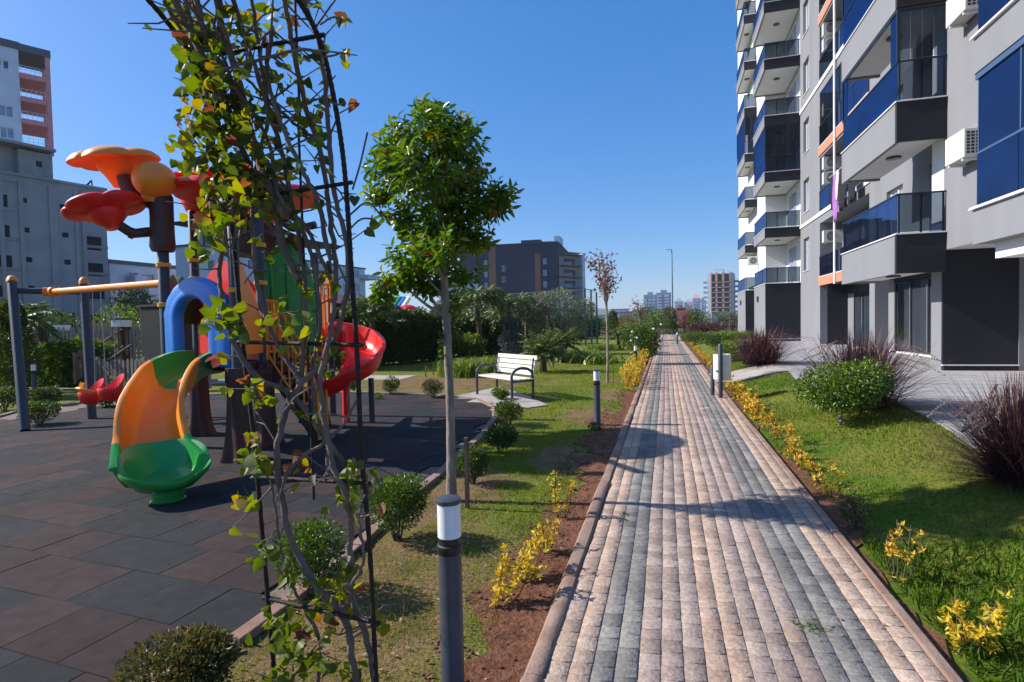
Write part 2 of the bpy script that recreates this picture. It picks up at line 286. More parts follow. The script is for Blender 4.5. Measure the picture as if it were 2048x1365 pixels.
class MB:
    def __init__(s, off=(0, 0, 0)): s.v = []; s.f = []; s.m = []; s.o = Vector(off)
    def add(s, vs, fs, mi=0):
        n = len(s.v); s.v += [tuple(Vector(p)-s.o) for p in vs]; s.f += [tuple(i+n for i in f) for f in fs]; s.m += [mi]*len(fs)
    def box(s, x0, x1, y0, y1, z0, z1, mi=0):
        x0, x1 = sorted((x0, x1)); y0, y1 = sorted((y0, y1)); z0, z1 = sorted((z0, z1))
        s.add([(x0, y0, z0), (x1, y0, z0), (x1, y1, z0), (x0, y1, z0), (x0, y0, z1), (x1, y0, z1), (x1, y1, z1), (x0, y1, z1)],
              [(0, 3, 2, 1), (4, 5, 6, 7), (0, 1, 5, 4), (1, 2, 6, 5), (2, 3, 7, 6), (3, 0, 4, 7)], mi)
    def fbox(s, o, u, v, a0, a1, b0, b1, z0, z1, mi=0):   # box in a local frame (origin o, horizontal unit axes u, v)
        o = Vector(o); P = lambda a, b, z: o+u*a+v*b+Vector((0, 0, z))
        q = [P(a0, b0, z0), P(a1, b0, z0), P(a1, b1, z0), P(a0, b1, z0), P(a0, b0, z1), P(a1, b0, z1), P(a1, b1, z1), P(a0, b1, z1)]
        s.add(q, [(0, 3, 2, 1), (4, 5, 6, 7), (0, 1, 5, 4), (1, 2, 6, 5), (2, 3, 7, 6), (3, 0, 4, 7)], mi)
    def bar(s, a, b, w, h, mi=0, up=Vector((0, 0, 1))):   # square bar between two points
        a, b = Vector(a), Vector(b); d = (b-a).normalized()
        if abs(d.dot(up)) > .98: up = Vector((0, 1, 0))
        r = d.cross(up).normalized(); t = r.cross(d)
        q = [p+r*(sx*w/2)+t*(sz*h/2) for p in (a, b) for sx, sz in ((-1, -1), (1, -1), (1, 1), (-1, 1))]
        s.add(q, [(0, 1, 2, 3), (7, 6, 5, 4), (0, 4, 5, 1), (1, 5, 6, 2), (2, 6, 7, 3), (3, 7, 4, 0)], mi)
    def prism(s, pts, z0, z1, mi=0):
        n = len(pts); zf = (lambda p, z: z(p) if callable(z) else z)
        s.add([(p[0], p[1], zf(p, z0)) for p in pts]+[(p[0], p[1], zf(p, z1)) for p in pts],
              [tuple(range(n))[::-1], tuple(range(n, 2*n))]+[(i, (i+1) % n, n+(i+1) % n, n+i) for i in range(n)], mi)
    def tube(s, pts, r, n=8, mi=0, cap=True, lump=0):
        pts = [Vector(p) for p in pts]; k = len(pts)
        rs = list(r) if hasattr(r, '__len__') else [r]*k
        up = Vector((0, 0, 1)); vs = []; prev = None
        for i, p in enumerate(pts):
            d = (pts[min(i+1, k-1)]-pts[max(i-1, 0)])
            if d.length < 1e-9: d = Vector((0, 0, 1))
            d.normalize()
            if prev is None:
                a = d.cross(up if abs(d.z) < .9 else Vector((1, 0, 0))).normalized()
            else:
                a = (prev-d*prev.dot(d)); a = a.normalized() if a.length > 1e-6 else d.orthogonal().normalized()
            prev = a; b = d.cross(a)
            for j in range(n):
                t = 2*math.pi*j/n; rr = rs[i]*(1+(random.uniform(-lump, lump) if lump else 0))
                vs.append(p+a*math.cos(t)*rr+b*math.sin(t)*rr)
        fs = [(i*n+j, i*n+(j+1) % n, (i+1)*n+(j+1) % n, (i+1)*n+j) for i in range(k-1) for j in range(n)]
        if cap: fs += [tuple(range(n))[::-1], tuple(range((k-1)*n, k*n))]
        s.add(vs, fs, mi)
    def lathe(s, prof, c=(0, 0, 0), n=24, mi=0, cap=True):
        c = Vector(c); k = len(prof)
        vs = [c+Vector((r*math.cos(2*math.pi*j/n), r*math.sin(2*math.pi*j/n), z)) for r, z in prof for j in range(n)]
        fs = [(i*n+j, i*n+(j+1) % n, (i+1)*n+(j+1) % n, (i+1)*n+j) for i in range(k-1) for j in range(n)]
        if cap: fs += [tuple(range(n))[::-1], tuple(range((k-1)*n, k*n))]
        s.add(vs, fs, mi)
    def ball(s, c, r, mi=0, n=12, sc=(1, 1, 1)):
        c = Vector(c); vs = []; fs = []
        for i in range(n+1):
            ph = math.pi*i/n
            for j in range(2*n):
                th = math.pi*j/n; vs.append(c+Vector((r*sc[0]*math.sin(ph)*math.cos(th), r*sc[1]*math.sin(ph)*math.sin(th), r*sc[2]*math.cos(ph))))
        for i in range(n):
            for j in range(2*n):
                a, b = i*2*n+j, i*2*n+(j+1) % (2*n)
                fs.append((a, a+2*n, b+2*n, b))
        s.add(vs, fs, mi)
    def wall(s, o, u, w, h, holes, depth, inn, mi=0, mr=None):
        """upright wall with real openings: front face quads + reveals. o corner, u horizontal axis, inn = inward direction"""
        o = Vector(o); mr = mi if mr is None else mr
        us = sorted({0, w, *[x for q in holes for x in q[:2]]}); zs = sorted({0, h, *[x for q in holes for x in q[2:4]]})
        P = lambda a, z, d=0: o+u*a+Vector((0, 0, z))+inn*d
        flip = u.cross(Vector((0, 0, 1))).dot(inn) > 0
        def q4(a, b, c, d, m): s.add([a, b, c, d], [(3, 2, 1, 0) if flip else (0, 1, 2, 3)], m)
        for i in range(len(us)-1):
            run = None
            for j in range(len(zs)-1):
                cu, cz = (us[i]+us[i+1])/2, (zs[j]+zs[j+1])/2
                inside = any(q[0] < cu < q[1] and q[2] < cz < q[3] for q in holes)
                if not inside:
                    if run is None: run = zs[j]
                if (inside or j == len(zs)-2) and run is not None:
                    top = zs[j] if inside else zs[j+1]
                    q4(P(us[i], run), P(us[i+1], run), P(us[i+1], top), P(us[i], top), mi); run = None
        for a0, a1, z0, z1 in [q[:4] for q in holes]:
            q4(P(a0, z0), P(a1, z0), P(a1, z0, depth), P(a0, z0, depth), mr)
            q4(P(a0, z1, depth), P(a1, z1, depth), P(a1, z1), P(a0, z1), mr)
            q4(P(a0, z0), P(a0, z0, depth), P(a0, z1, depth), P(a0, z1), mr)
            q4(P(a1, z0, depth), P(a1, z0), P(a1, z1), P(a1, z1, depth), mr)
    def build(s, name, mats, parent=None, smooth=None, bevel=0, seg=2):
        me = bpy.data.meshes.new(name); me.from_pydata(s.v, [], s.f)
        mats = mats if isinstance(mats, (list, tuple)) else [mats]
        for m in mats: me.materials.append(M[m] if isinstance(m, str) else m)
        me.polygons.foreach_set('material_index', s.m)
        if smooth is not None:
            me.polygons.foreach_set('use_smooth', [True]*len(me.polygons))
            me.set_sharp_from_angle(angle=rad(smooth))
        me.update()
        o = link(name, me, parent)
        if bevel:
            b = o.modifiers.new('bevel', 'BEVEL'); b.width = bevel; b.segments = seg; b.limit_method = 'ANGLE'; b.angle_limit = rad(50)
        return o
def np_mesh(name, V, Fa, mats, rnd=None, mi=None, parent=None, smooth=False):
    """V (n,3) array, Fa (m,k) array of equal-sided faces"""
    me = bpy.data.meshes.new(name); V = np.ascontiguousarray(V, dtype=np.float32); Fa = np.ascontiguousarray(Fa, dtype=np.int32)
    m, k = Fa.shape
    me.vertices.add(len(V)); me.vertices.foreach_set('co', V.ravel())
    me.loops.add(m*k); me.loops.foreach_set('vertex_index', Fa.ravel())
    me.polygons.add(m); me.polygons.foreach_set('loop_start', np.arange(0, m*k, k, dtype=np.int32)); me.polygons.foreach_set('loop_total', np.full(m, k, dtype=np.int32))
    for q in (mats if isinstance(mats, (list, tuple)) else [mats]): me.materials.append(M[q] if isinstance(q, str) else q)
    if mi is not None: me.polygons.foreach_set('material_index', np.ascontiguousarray(mi, dtype=np.int32))
    if smooth: me.polygons.foreach_set('use_smooth', np.ones(m, dtype=bool))
    me.update(calc_edges=True); me.validate()
    if rnd is not None:
        a = me.attributes.new('rnd', 'FLOAT', 'FACE'); a.data.foreach_set('value', np.ascontiguousarray(rnd, dtype=np.float32))
    return link(name, me, parent)
def unit(a): return a/np.maximum(np.linalg.norm(a, axis=-1, keepdims=True), 1e-9)
def leaves(name, C, D, L, W, m, parent=None, rnd=None, rng=RNG, fold=.25, off=(0, 0, 0), simple=False, nrm=None, droop=.15):
    """leaf blades: C centres of the stalk end, D axis directions, L lengths, W widths"""
    n = len(C); C = np.asarray(C, float)-np.array(off); D = unit(np.asarray(D, float)); L = np.broadcast_to(L, n)[:, None]; W = np.broadcast_to(W, n)[:, None]
    r0 = rng.normal(size=(n, 3)) if nrm is None else np.asarray(nrm, float)
    S = unit(np.cross(D, r0)); Nn = np.cross(S, D)
    if rnd is None: rnd = rng.random(n)
    if simple:
        b = C; l = C+D*L*.5-S*W*.5+Nn*W*fold; r = C+D*L*.5+S*W*.5+Nn*W*fold; t = C+D*L-Nn*L*droop
        V = np.stack([b, r, t, l], 1).reshape(-1, 3); i = np.arange(n)[:, None]*4
        Fa = np.concatenate([i+[0, 1, 2], i+[0, 2, 3]], 1).reshape(-1, 3)
        return np_mesh(name, V, Fa, m, np.repeat(rnd, 2), parent=parent)
    b = C; l1 = C+D*L*.28-S*W*.46+Nn*W*fold; r1 = C+D*L*.28+S*W*.46+Nn*W*fold
    l2 = C+D*L*.66-S*W*.38+Nn*(W*fold*.8-L*droop*.4); r2 = C+D*L*.66+S*W*.38+Nn*(W*fold*.8-L*droop*.4); t = C+D*L-Nn*L*droop
    V = np.stack([b, r1, r2, t, l2, l1], 1).reshape(-1, 3); i = np.arange(n)[:, None]*6
    Fa = np.concatenate([i+[0, 1, 2, 3], i+[0, 3, 4, 5]], 1).reshape(-1, 4)
    return np_mesh(name, V, Fa, m, np.repeat(rnd, 2), parent=parent)
def leaves9(name, C, D, L, W, m, parent=None, rnd=None, rng=RNG, heart=True, cup=.18, curl=.22):
    """curved leaf blades: midrib and two lobes, nine points each"""
    n = len(C); C = np.asarray(C, float); D = unit(np.asarray(D, float)); L = np.broadcast_to(L, n)[:, None]; W = np.broadcast_to(W, n)[:, None]
    S = unit(np.cross(D, rng.normal(size=(n, 3)))); Nn = np.cross(S, D); cp = cup*(.4+1.2*rng.random((n, 1))); cl = curl*(rng.random((n, 1))*1.6-.4); asy = rng.normal(size=(n, 1))*.12
    P = lambda f, s, h: C+D*L*f+S*W*(s+asy*.15*abs(s))+Nn*(W*cp*h-L*cl*f*f)
    if heart: R = [(-.10, .22, .5), (.18, .50, 1.0), (.60, .34, .7)]
    else: R = [(.10, .16, .4), (.38, .48, 1.0), (.74, .30, .6)]
    V = [P(0, 0, 0), P(.5, 0, 0), P(1, 0, 0)]+[P(f, s, h) for f, s, h in R]+[P(f, -s, h) for f, s, h in R]
    V = np.stack(V, 1).reshape(-1, 3); i = np.arange(n)[:, None]*9
    Fa = np.concatenate([i+[0, 3, 4, 1], i+[1, 4, 5, 2], i+[0, 1, 7, 6], i+[1, 2, 8, 7]], 1).reshape(-1, 4)
    return np_mesh(name, V, Fa, m, np.repeat(rng.random(n) if rnd is None else rnd, 4), parent=parent, smooth=True)
def spl(pts, n):
    """Catmull-Rom through points -> n samples"""
    P = [Vector(p) for p in pts]; P = [P[0]*2-P[1]]+P+[P[-1]*2-P[-2]]; out = []; k = len(P)-3
    for i in range(n):
        t = i/(n-1)*k; j = min(int(t), k-1); t -= j; a, b, c, d = P[j:j+4]
        out.append(.5*((2*b)+(c-a)*t+(2*a-5*b+4*c-d)*t*t+(3*b-a-3*c+d)*t**3))
    return out
def lerp_list(vals, n):
    k = len(vals)-1; return [vals[min(int(i/(n-1)*k), k-1)]*(1-((i/(n-1)*k)-min(int(i/(n-1)*k), k-1)))+vals[min(int(i/(n-1)*k), k-1)+1]*((i/(n-1)*k)-min(int(i/(n-1)*k), k-1)) for i in range(n)]
ORD = ['nearest', 'second nearest', 'third nearest', 'fourth nearest', 'fifth nearest', 'sixth nearest', 'seventh nearest', 'eighth nearest', 'ninth nearest', 'tenth nearest'] + ['%d%s nearest' % (i, 'th' if i % 100 in (11, 12, 13) else {1: 'st', 2: 'nd', 3: 'rd'}.get(i % 10, 'th')) for i in range(11, 60)]
def structure(o): o['kind'] = 'structure'; return o

# ================================================================== GROUND
mb = MB(); mb.add([(-2500, -300, -.06), (2500, -300, -.06), (2500, 4000, -.06), (-2500, 4000, -.06)], [(0, 1, 2, 3)])
structure(mb.build('ground', 'earth'))
def sheet(name, pts, z, m, n=0):
    q = MB(); q.add([(p[0], p[1], z) for p in pts], [tuple(range(len(pts)))]); return structure(q.build(name, m))
sheet('lawn', [(-30, -2), (-.6, -2), (-.66, 62), (-30, 62)], 0.0, 'lawn')
# right lawn: a swell that climbs to the terrace
xs = list(np.linspace(1.20, 3.3, 24))+[4.2, 9, 16]; ys = list(np.linspace(-2, 64, 67))
q = MB(); q.add([(x, y, gh(x, y)) for y in ys for x in xs], [(j*len(xs)+i, j*len(xs)+i+1, (j+1)*len(xs)+i+1, (j+1)*len(xs)+i) for j in range(len(ys)-1) for i in range(len(xs)-1)])
structure(q.build('lawn_slope', 'lawn_r', smooth=80))

MATP = [(-2.62, -1.0), (-2.38, 1.2)] + [tuple(G(*p)[:2]) for p in [(455, 1290), (560, 1215), (700, 1100), (800, 1008), (860, 960), (915, 910), (960, 872), (985, 838)]] + [(-3.15, 9.75), (-3.85, 10.75), (-5.1, 11.3), (-6.73, 11.45), (-9.62, 11.0), (-12.32, 9.75), (-12.6, 8.0), (-11.4, 6.3), (-10.3, 5.3), (-9.9, 3.0), (-10, -1.0)]
# rubber tiles: real tiles, staggered like bricks
def pip(px, py, poly):
    inside = np.zeros(np.shape(px), bool); n = len(poly); j = n-1
    for i in range(n):
        xi, yi = poly[i]; xj, yj = poly[j]
        c = ((yi > py) != (yj > py)) & (px < (xj-xi)*(py-yi)/((yj-yi) or 1e-12)+xi); inside ^= c; j = i
    return inside
sheet('playground_floor', MATP, .006, 'mortar')
V = []; Fc = []; rn = []
bm = bmesh.new(); ca, sa = math.cos(rad(-4)), math.sin(rad(-4)); S_ = .42
rngt = random.Random(3)
lay = bm.faces.layers.float.new('rnd')
for i in range(-29, 4):
    for j in range(-4, 32):
        ox, oy = i*S_+(S_/2 if j % 2 else 0), j*S_
        c0 = [(ox+.0012, oy+.0018), (ox+S_-.0012, oy+.0018), (ox+S_-.0012, oy+S_-.0018), (ox+.0012, oy+S_-.0018)]
        P4 = [(x*ca-y*sa, x*sa+y*ca) for x, y in c0]
        cx, cy = sum(p[0] for p in P4)/4, sum(p[1] for p in P4)/4
        if not any(pip(np.array(p[0]), np.array(p[1]), MATP) for p in P4): continue
        z = .022+rngt.uniform(-.0015, .0015); z4 = [z+rngt.uniform(-.0008, .0008) for _ in P4]
        ch = .002
        In = [(p[0]+(cx-p[0])*.008, p[1]+(cy-p[1])*.008) for p in P4]
        t = [bm.verts.new((p[0], p[1], zz)) for p, zz in zip(In, z4)]; e = [bm.verts.new((p[0], p[1], zz-ch)) for p, zz in zip(P4, z4)]; g = [bm.verts.new((p[0], p[1], .008)) for p in P4]
        base = rngt.random()*.45 if rngt.random() < .58 else .55+rngt.random()*.45
        for f in [bm.faces.new(t)]+[bm.faces.new((e[k], e[(k+1) % 4], t[(k+1) % 4], t[k])) for k in range(4)]+[bm.faces.new((g[k], g[(k+1) % 4], e[(k+1) % 4], e[k])) for k in range(4)]: f[lay] = base
# trim the tiles along the border of the mat
for a, b in [(MATP[k], MATP[(k+1) % len(MATP)]) for k in range(len(MATP))]:
    pass
me = bpy.data.meshes.new('rubber_tiles'); bm.normal_update()
cent = [(f, f.calc_center_median()) for f in bm.faces]
kill = [f for f, c in cent if not pip(np.array(c.x), np.array(c.y), MATP)]
bmesh.ops.delete(bm, geom=kill, context='FACES')
bm.to_mesh(me); bm.free(); me.materials.append(M['tile']); structure(link('rubber_paving', me))
# kerb round the mat
def offset_path(pts, d):
    out = []
    for i, p in enumerate(pts):
        a = Vector(pts[max(i-1, 0)][:2]); b = Vector(pts[min(i+1, len(pts)-1)][:2]); t = (b-a).normalized(); out.append((p[0]-t.y*d, p[1]+t.x*d))
    return out
def kerbline(name, pts, w_, z0, z1, m, seglen=1.0, jit=.006, bev=.008):
    P = [Vector((*p[:2], 0)) for p in pts]; q = MB(); rg = random.Random(5)
    for a, b in zip(P[:-1], P[1:]):
        L_ = (b-a).length; n = max(1, round(L_/seglen)); d = (b-a)/n; u = d.normalized(); v = Vector((-u.y, u.x, 0))
        for i in range(n):
            o = a+d*i; j = rg.uniform(-jit, jit)
            q.fbox(o, u, v, .003, d.length-.003, j, w_+j, z0, z1+rg.uniform(-jit, jit)*.6)
    return structure(q.build(name, m, bevel=bev))
kerbline('playground_kerb', MATP[:18], -.09, -.02, .045, 'kerb', .8)
# path: every stone is a real stone
XL, XR, YE = -.53, 1.14, 60.0
sheet('path_bed', [(XL-.02, -2), (XR+.02, -2), (XR+.02, YE), (XL-.02, YE)], .031, 'mortar')
cols = 'BBGGPPPOOPPPGGGBB'; cw = (XR-XL)/len(cols)
midx = {'B': 0, 'G': 1, 'P': 2, 'O': 3}
vs = []; fs = []; rr = []; mm = []; rg = np.random.default_rng(11)
nst = 0
for c, k in enumerate(cols):
    y = -1.0+rg.random()*.1
    while y < YE:
        ln = rg.uniform(.088, .128) if y < 25 else rg.uniform(.1, .13)
        g = .0018; x0, x1 = XL+c*cw+g+rg.uniform(-.0015, .0015), XL+(c+1)*cw-g+rg.uniform(-.0015, .0015); y0, y1 = y+.0024, y+ln-.0024
        # slow wander of the courses
        wb = .006*math.sin(y*1.7+c*.6); x0 += wb*.5; x1 += wb*.5
        z = .036+rg.uniform(-.0012, .0012); tx, ty = rg.uniform(-.0010, .0010, 2); ch = .0032
        b8 = [(x0, y0), (x1, y0), (x1, y1), (x0, y1)]; cy_ = .0045; t8 = [(x0+ch, y0+cy_), (x1-ch, y0+cy_), (x1-ch, y1-cy_), (x0+ch, y1-cy_)]
        sg = [(-1, -1), (1, -1), (1, 1), (-1, 1)]; cx, cy = (x0+x1)/2+rg.uniform(-.01, .01), (y0+y1)/2
        V8 = [(p[0], p[1], .008) for p in b8]+[(p[0]+rg.uniform(-.0015, .0015), p[1]+rg.uniform(-.0015, .0015), z-.0032) for p in b8]+[(p[0], p[1], z+s0*tx+s1*ty) for p, (s0, s1) in zip(t8, sg)]
        n = nst*12; vs += V8
        for q4 in [(0, 1, 5, 4), (1, 2, 6, 5), (2, 3, 7, 6), (3, 0, 4, 7), (4, 5, 9, 8), (5, 6, 10, 9), (6, 7, 11, 10), (7, 4, 8, 11), (8, 9, 10, 11)]: fs.append([n+a for a in q4])
        kk = k
        if rg.random() < .015: kk = rg.choice(list('BGPO'))
        rr += [rg.random()]*9; mm += [midx[kk]]*9; nst += 1; y += ln
o = np_mesh('path', np.array(vs), np.array(fs), ['beige', 'grey', 'pink', 'orange_stone'], np.array(rr), np.array(mm)); structure(o)
# rounded left kerb in long stones, thin right kerb
q = MB(); rg2 = random.Random(9); y = -1.5
while y < YE:
    L_ = rg2.uniform(.9, 1.05); xo = XL-.006+rg2.uniform(-.006, .004); zt = rg2.uniform(-.006, .006)
    prof = [(xo, .0), (xo, .042+zt), (xo-.012, .056+zt), (xo-.045, .062+zt), (xo-.078, .056+zt), (xo-.098, .03+zt), (xo-.104, -.02)]
    k = len(prof); vv = []
    for yy in (y+.004, y+L_/3, y+2*L_/3, y+L_-.004):
        vv += [(a+(rg2.uniform(-.004, .004)), yy, b+rg2.uniform(-.003, .003)) for a, b in prof]
    ff = [(i*k+j, (i+1)*k+j, (i+1)*k+j+1, i*k+j+1) for i in range(3) for j in range(k-1)]+[tuple(range(k)), tuple(range(3*k, 4*k))[::-1]]
    q.add(vv, ff); y += L_
structure(q.build('left_kerb', 'kerb', smooth=40))
kerbline('right_kerb', [(XR+.006, -1.5), (XR+.006, 14.4)], -.055, -.02, .05, 'kerb', 1.0, .004)
kerbline('right_kerb', [(XR+.006, 16.9), (XR+.006, YE)], -.055, -.02, .05, 'kerb', 1.0, .004)
# soil strips
def ragged(x0, x1, y0, y1, z, name, m, amp=.08, step=.12, sd=1, side=0, xf=None):
    rgx = np.random.default_rng(sd); n = int((y1-y0)/step); ys_ = np.linspace(y0, y1, n); w1 = np.convolve(rgx.normal(size=n+8), np.ones(9)/9, 'valid')[:n]*amp*3
    q = MB(); P = []
    for yy, a in zip(ys_, w1): P.append((x0+(a if side == 0 else 0), yy, z(x0, yy) if callable(z) else z)); P.append((x1+(a if side else 0), yy, z(x1, yy) if callable(z) else z))
    q.add(P, [(2*i, 2*i+1, 2*i+3, 2*i+2) for i in range(n-1)]); return structure(q.build(name, m))
ragged(-.97, XL-.07, -1.5, 58, .014, 'soil_strip', 'soil', .16, sd=4, side=0)
ragged(XR+.05, 1.35, -1.5, 14.3, .012, 'soil_strip', 'soil', .08, sd=5, side=1)
ragged(XR+.05, 1.38, 17.0, 58, .012, 'soil_strip', 'soil', .05, sd=6, side=1)
# bare dry turf round the near trees and behind the playground
def blob(name, cx, cy, rx, ry, z, m, sd=0, n=40):
    r_ = random.Random(sd); ph = [r_.uniform(0, 6.28) for _ in range(5)]
    return sheet(name, [(cx+rx*math.cos(t)*(1+.12*math.sin(3*t+ph[0])+.08*math.sin(5*t+ph[1])+.05*math.sin(9*t+ph[2])), cy+ry*math.sin(t)*(1+.12*math.sin(2*t+ph[3])+.07*math.sin(7*t+ph[4]))) for t in [2*math.pi*i/n for i in range(n)]], z, m)
# slabs under the bench, garden path at the left, side path at the right
sheet('bench_paving', [tuple(G(*p)[:2]) for p in [(880, 828), (905, 795), (1000, 775), (1060, 795), (1095, 812), (1055, 818), (1012, 812), (985, 842), (930, 850)]], .018, 'conc_path')
q = MB(); lp = spl([(-20, 9.6, 0), (-15, 12.4, 0), (-11.8, 14.0, 0), (-9.5, 14.9, 0), (-7.5, 15.1, 0)], 20); a = offset_path(lp, .65); b = offset_path(lp, -.65)
q.add([(p[0], p[1], .013) for p in a]+[(p[0], p[1], .013) for p in b], [(i, i+20, i+21, i+1) for i in range(19)]); structure(q.build('garden_path', 'conc_path'))
q = MB(); n = 12; xs2 = np.linspace(XR+.03, 3.0, n)
q.add([(x, 14.6+(x-1.3)*.1, gh(x, 0)+.02) for x in xs2]+[(x, 16.9+(x-1.3)*.2, gh(x, 0)+.02) for x in xs2], [(i, i+1, n+i+1, n+i) for i in range(n-1)]); structure(q.build('side_path', 'conc_path'))
# terrace
E_ = [(8.2, 4.2), (4.6, 4.6), (3.5, 4.95), (2.98, 5.4)] + [tuple(GR(*p)[:2]) for p in [(1960, 910), (1900, 862), (1840, 830), (1790, 803)]] + [(2.85, 10.6), (2.62, 12.2), (2.75, 13.6), (2.9, 14.9), (2.9, 17.4), (3.3, 18.6), (3.9, 21), (4.2, 25), (4.4, 32), (4.4, 50), (16, 50), (16, 4.2)]
q = MB(); q.prism(E_, .05, .285); structure(q.build('terrace', 'terrace'))
q = MB()
for yy in np.arange(5.5, 34, .6): q.box(3.35 if yy < 24 else 4.5, 8.0, yy, yy+.008, .286, .2875)
for xx in np.arange(3.6, 8.0, 1.2): q.box(xx, xx+.008, 6, 22, .288, .2892)
structure(q.build('terrace_joints', mat('terrace joint', (.20, .19, .19), .9)))

# ================================================================== GRASS
def grassfield(name, xr, yr, dens, m, ok, hgt, sd, zf, lean=.5, wid=.0035):
    r = np.random.default_rng(sd); A = (xr[1]-xr[0])*(yr[1]-yr[0]); n = int(A*dens)
    x = r.uniform(*xr, n); y = r.uniform(*yr, n)
    dist = np.hypot(x, y); keep = r.random(n) < np.clip((3.6/np.maximum(dist, 3.6))**1.1, .12, 1)
    f = .5+.5*np.sin(x*2.1+1.3*np.sin(y*1.7+sd))*np.sin(y*1.3+1.1*np.sin(x*2.9))      # tufts and bare places
    f2 = .5+.5*np.sin(x*9+2*np.sin(y*7))*np.sin(y*8+2*np.sin(x*6)); keep &= r.random(n) < .25+.5*f+.4*f2
    keep &= ok(x, y); x, y, f = x[keep], y[keep], f[keep]; n = len(x); sc = np.clip(np.hypot(x, y)/4, 1, 3)
    h = hgt*(.45+r.random(n)*.8)*(.6+.6*f); a = r.uniform(0, 2*np.pi, n); wv = wid*sc*(.7+.6*r.random(n))
    z = zf(x); ln = h*lean*(.2+1.2*r.random(n)); b = r.uniform(0, 2*np.pi, n)
    V = np.stack([np.stack([x-np.cos(a)*wv, y-np.sin(a)*wv, z-.002], 1), np.stack([x+np.cos(a)*wv, y+np.sin(a)*wv, z-.002], 1), np.stack([x+np.cos(b)*ln, y+np.sin(b)*ln, z+h], 1)], 1).reshape(-1, 3)
    Fa = np.arange(n*3).reshape(n, 3)
    rn = np.clip(.15+.55*r.random(n)+.35*(.5+.5*np.sin(x*1.1+y*.9+sd))*r.random(n)+.15*(r.random(n) < .12), 0, 1)
    o = np_mesh(name, V, Fa, m, rn); o['kind'] = 'stuff'; return o
bench_poly = [(-4.6, 10.2), (-2.2, 10.0), (-2.2, 12), (-4.6, 12)]
def ok_left(x, y):
    w_ = np.sin(y*3.1)*.06+np.sin(y*7.3)*.04
    o = (x < -.90+w_) & ~pip(x, y, MATP)
    rq = np.random.default_rng(3).random(len(x)); wq = .25*np.sin(x*7+np.sin(y*5))+.2*np.sin(y*9+x*4)
    for cx, cy, rx, ry in SPOTS: o &= ~((np.hypot((x-cx)/rx, (y-cy)/ry)+wq < .95) & (rq < (.93 if rx < .6 else .66)))
    k = pip(x, y, bench_poly); rr_ = np.random.default_rng(2).random(len(x))
    return o & (~k | (rr_ < .1))
o = grassfield('grass', (-4.5, -.75), (1.6, 20), 5200, 'l_blade', ok_left, .030, 21, lambda x: x*0)
tag(o, 'short patchy yellow green lawn grass between the playground and the paved path', 'grass')
TER = np.array(E_)
def ok_right(x, y):
    w_ = np.sin(y*4.1)*.03+np.sin(y*9.3)*.02
    return (x > 1.29+w_) & ~pip(x, y, E_) & ~((y > 14.45) & (y < 17.2) & (x < 4.0)) & ~pip(x, y, [(2.9, 10), (2.9, 14), (3.4, 14), (3.4, 10)])
o = grassfield('grass', (1.26, 5.0), (2.0, 24), 4200, 'l_blade_r', ok_right, .036, 22, ghn)
tag(o, 'dense bright green lawn grass between the paved path and the apartment terrace', 'grass')
# longer unmown tufts beside the right kerb near the camera
r = np.random.default_rng(5); n = 2600; x = 1.30+np.abs(r.normal(size=n))*.55; y = r.uniform(1.9, 4.3, n); keep = x < 3.3; x, y = x[keep], y[keep]; n = len(x)
C = np.stack([x, y, ghn(x)], 1); D = np.stack([r.normal(size=n)*.5, r.normal(size=n)*.5, np.full(n, 1.0)], 1)
o = leaves('grass', C, D, r.uniform(.04, .11, n), r.uniform(.004, .007, n), 'l_blade_r', rng=r, fold=.1, droop=.35, rnd=r.random(n)*.6); o['kind'] = 'stuff'; tag(o, 'long unmown bright green tufts at the lawn edge nearest the camera', 'grass')
# soil crumbs and fallen leaves on the left bed
q = MB(); r_ = random.Random(8)
for _ in range(900):
    x_, y_ = r_.uniform(-1.12, -.70), r_.uniform(2.0, 13); s_ = r_.uniform(.004, .016)
    vs_ = [Vector((r_.gauss(0, 1), r_.gauss(0, 1), r_.gauss(0, 1))).normalized() for _ in range(6)]
    q.ball((x_, y_, .014+s_*.2), s_, n=3, sc=(1, r_.uniform(.6, 1.2), .7))
o = q.build('soil_crumbs', 'soil'); o['kind'] = 'stuff'; tag(o, 'loose crumbs of red soil along the left kerb', 'soil')
r = np.random.default_rng(12); n = 560; x = np.concatenate([r.uniform(-2.1, -.7, 500), r.uniform(1.4, 2.6, 35), r.uniform(-.5, 1.1, 25)]); y = np.concatenate([r.uniform(1.9, 8.5, 500), r.uniform(2.5, 7, 35), r.uniform(2.6, 12, 25)])
C = np.stack([x, y, ghn(x)+np.where((x > -.55) & (x < 1.15), .042, .014)], 1); D = np.stack([r.normal(size=n), r.normal(size=n), r.normal(size=n)*.2], 1)
o = leaves('fallen_leaves', C, D, r.uniform(.01, .04, n), r.uniform(.006, .022, n), 'l_dead', rng=r, nrm=np.tile([0, 0, 1.], (n, 1)), fold=.2); o['kind'] = 'stuff'; tag(o, 'scattered dry brown leaves lying on the lawns', 'leaves')

# ================================================================== APARTMENT BUILDING (right)
FL = lambda k: .42+3.05*k
TOP = FL(9)-.2
X7, XA, XB, YC = 7.1, 5.2, 6.2, 33.2
NX = Vector((1, 0, 0)); NY = Vector((0, 1, 0))
apt = empty('apartment_building', (9, 20, .28), 'tall light grey and charcoal apartment building with glass railed balconies beside the terrace', 'apartment building')
def part(q, name, mats, parent=None, **k):
    o = q.build(name, mats, None, **k); p = parent or apt; o.parent = p; o.matrix_parent_inverse = Matrix.Translation(-apt.location) if p is apt else Matrix.Identity(4); return o
Z0 = .2
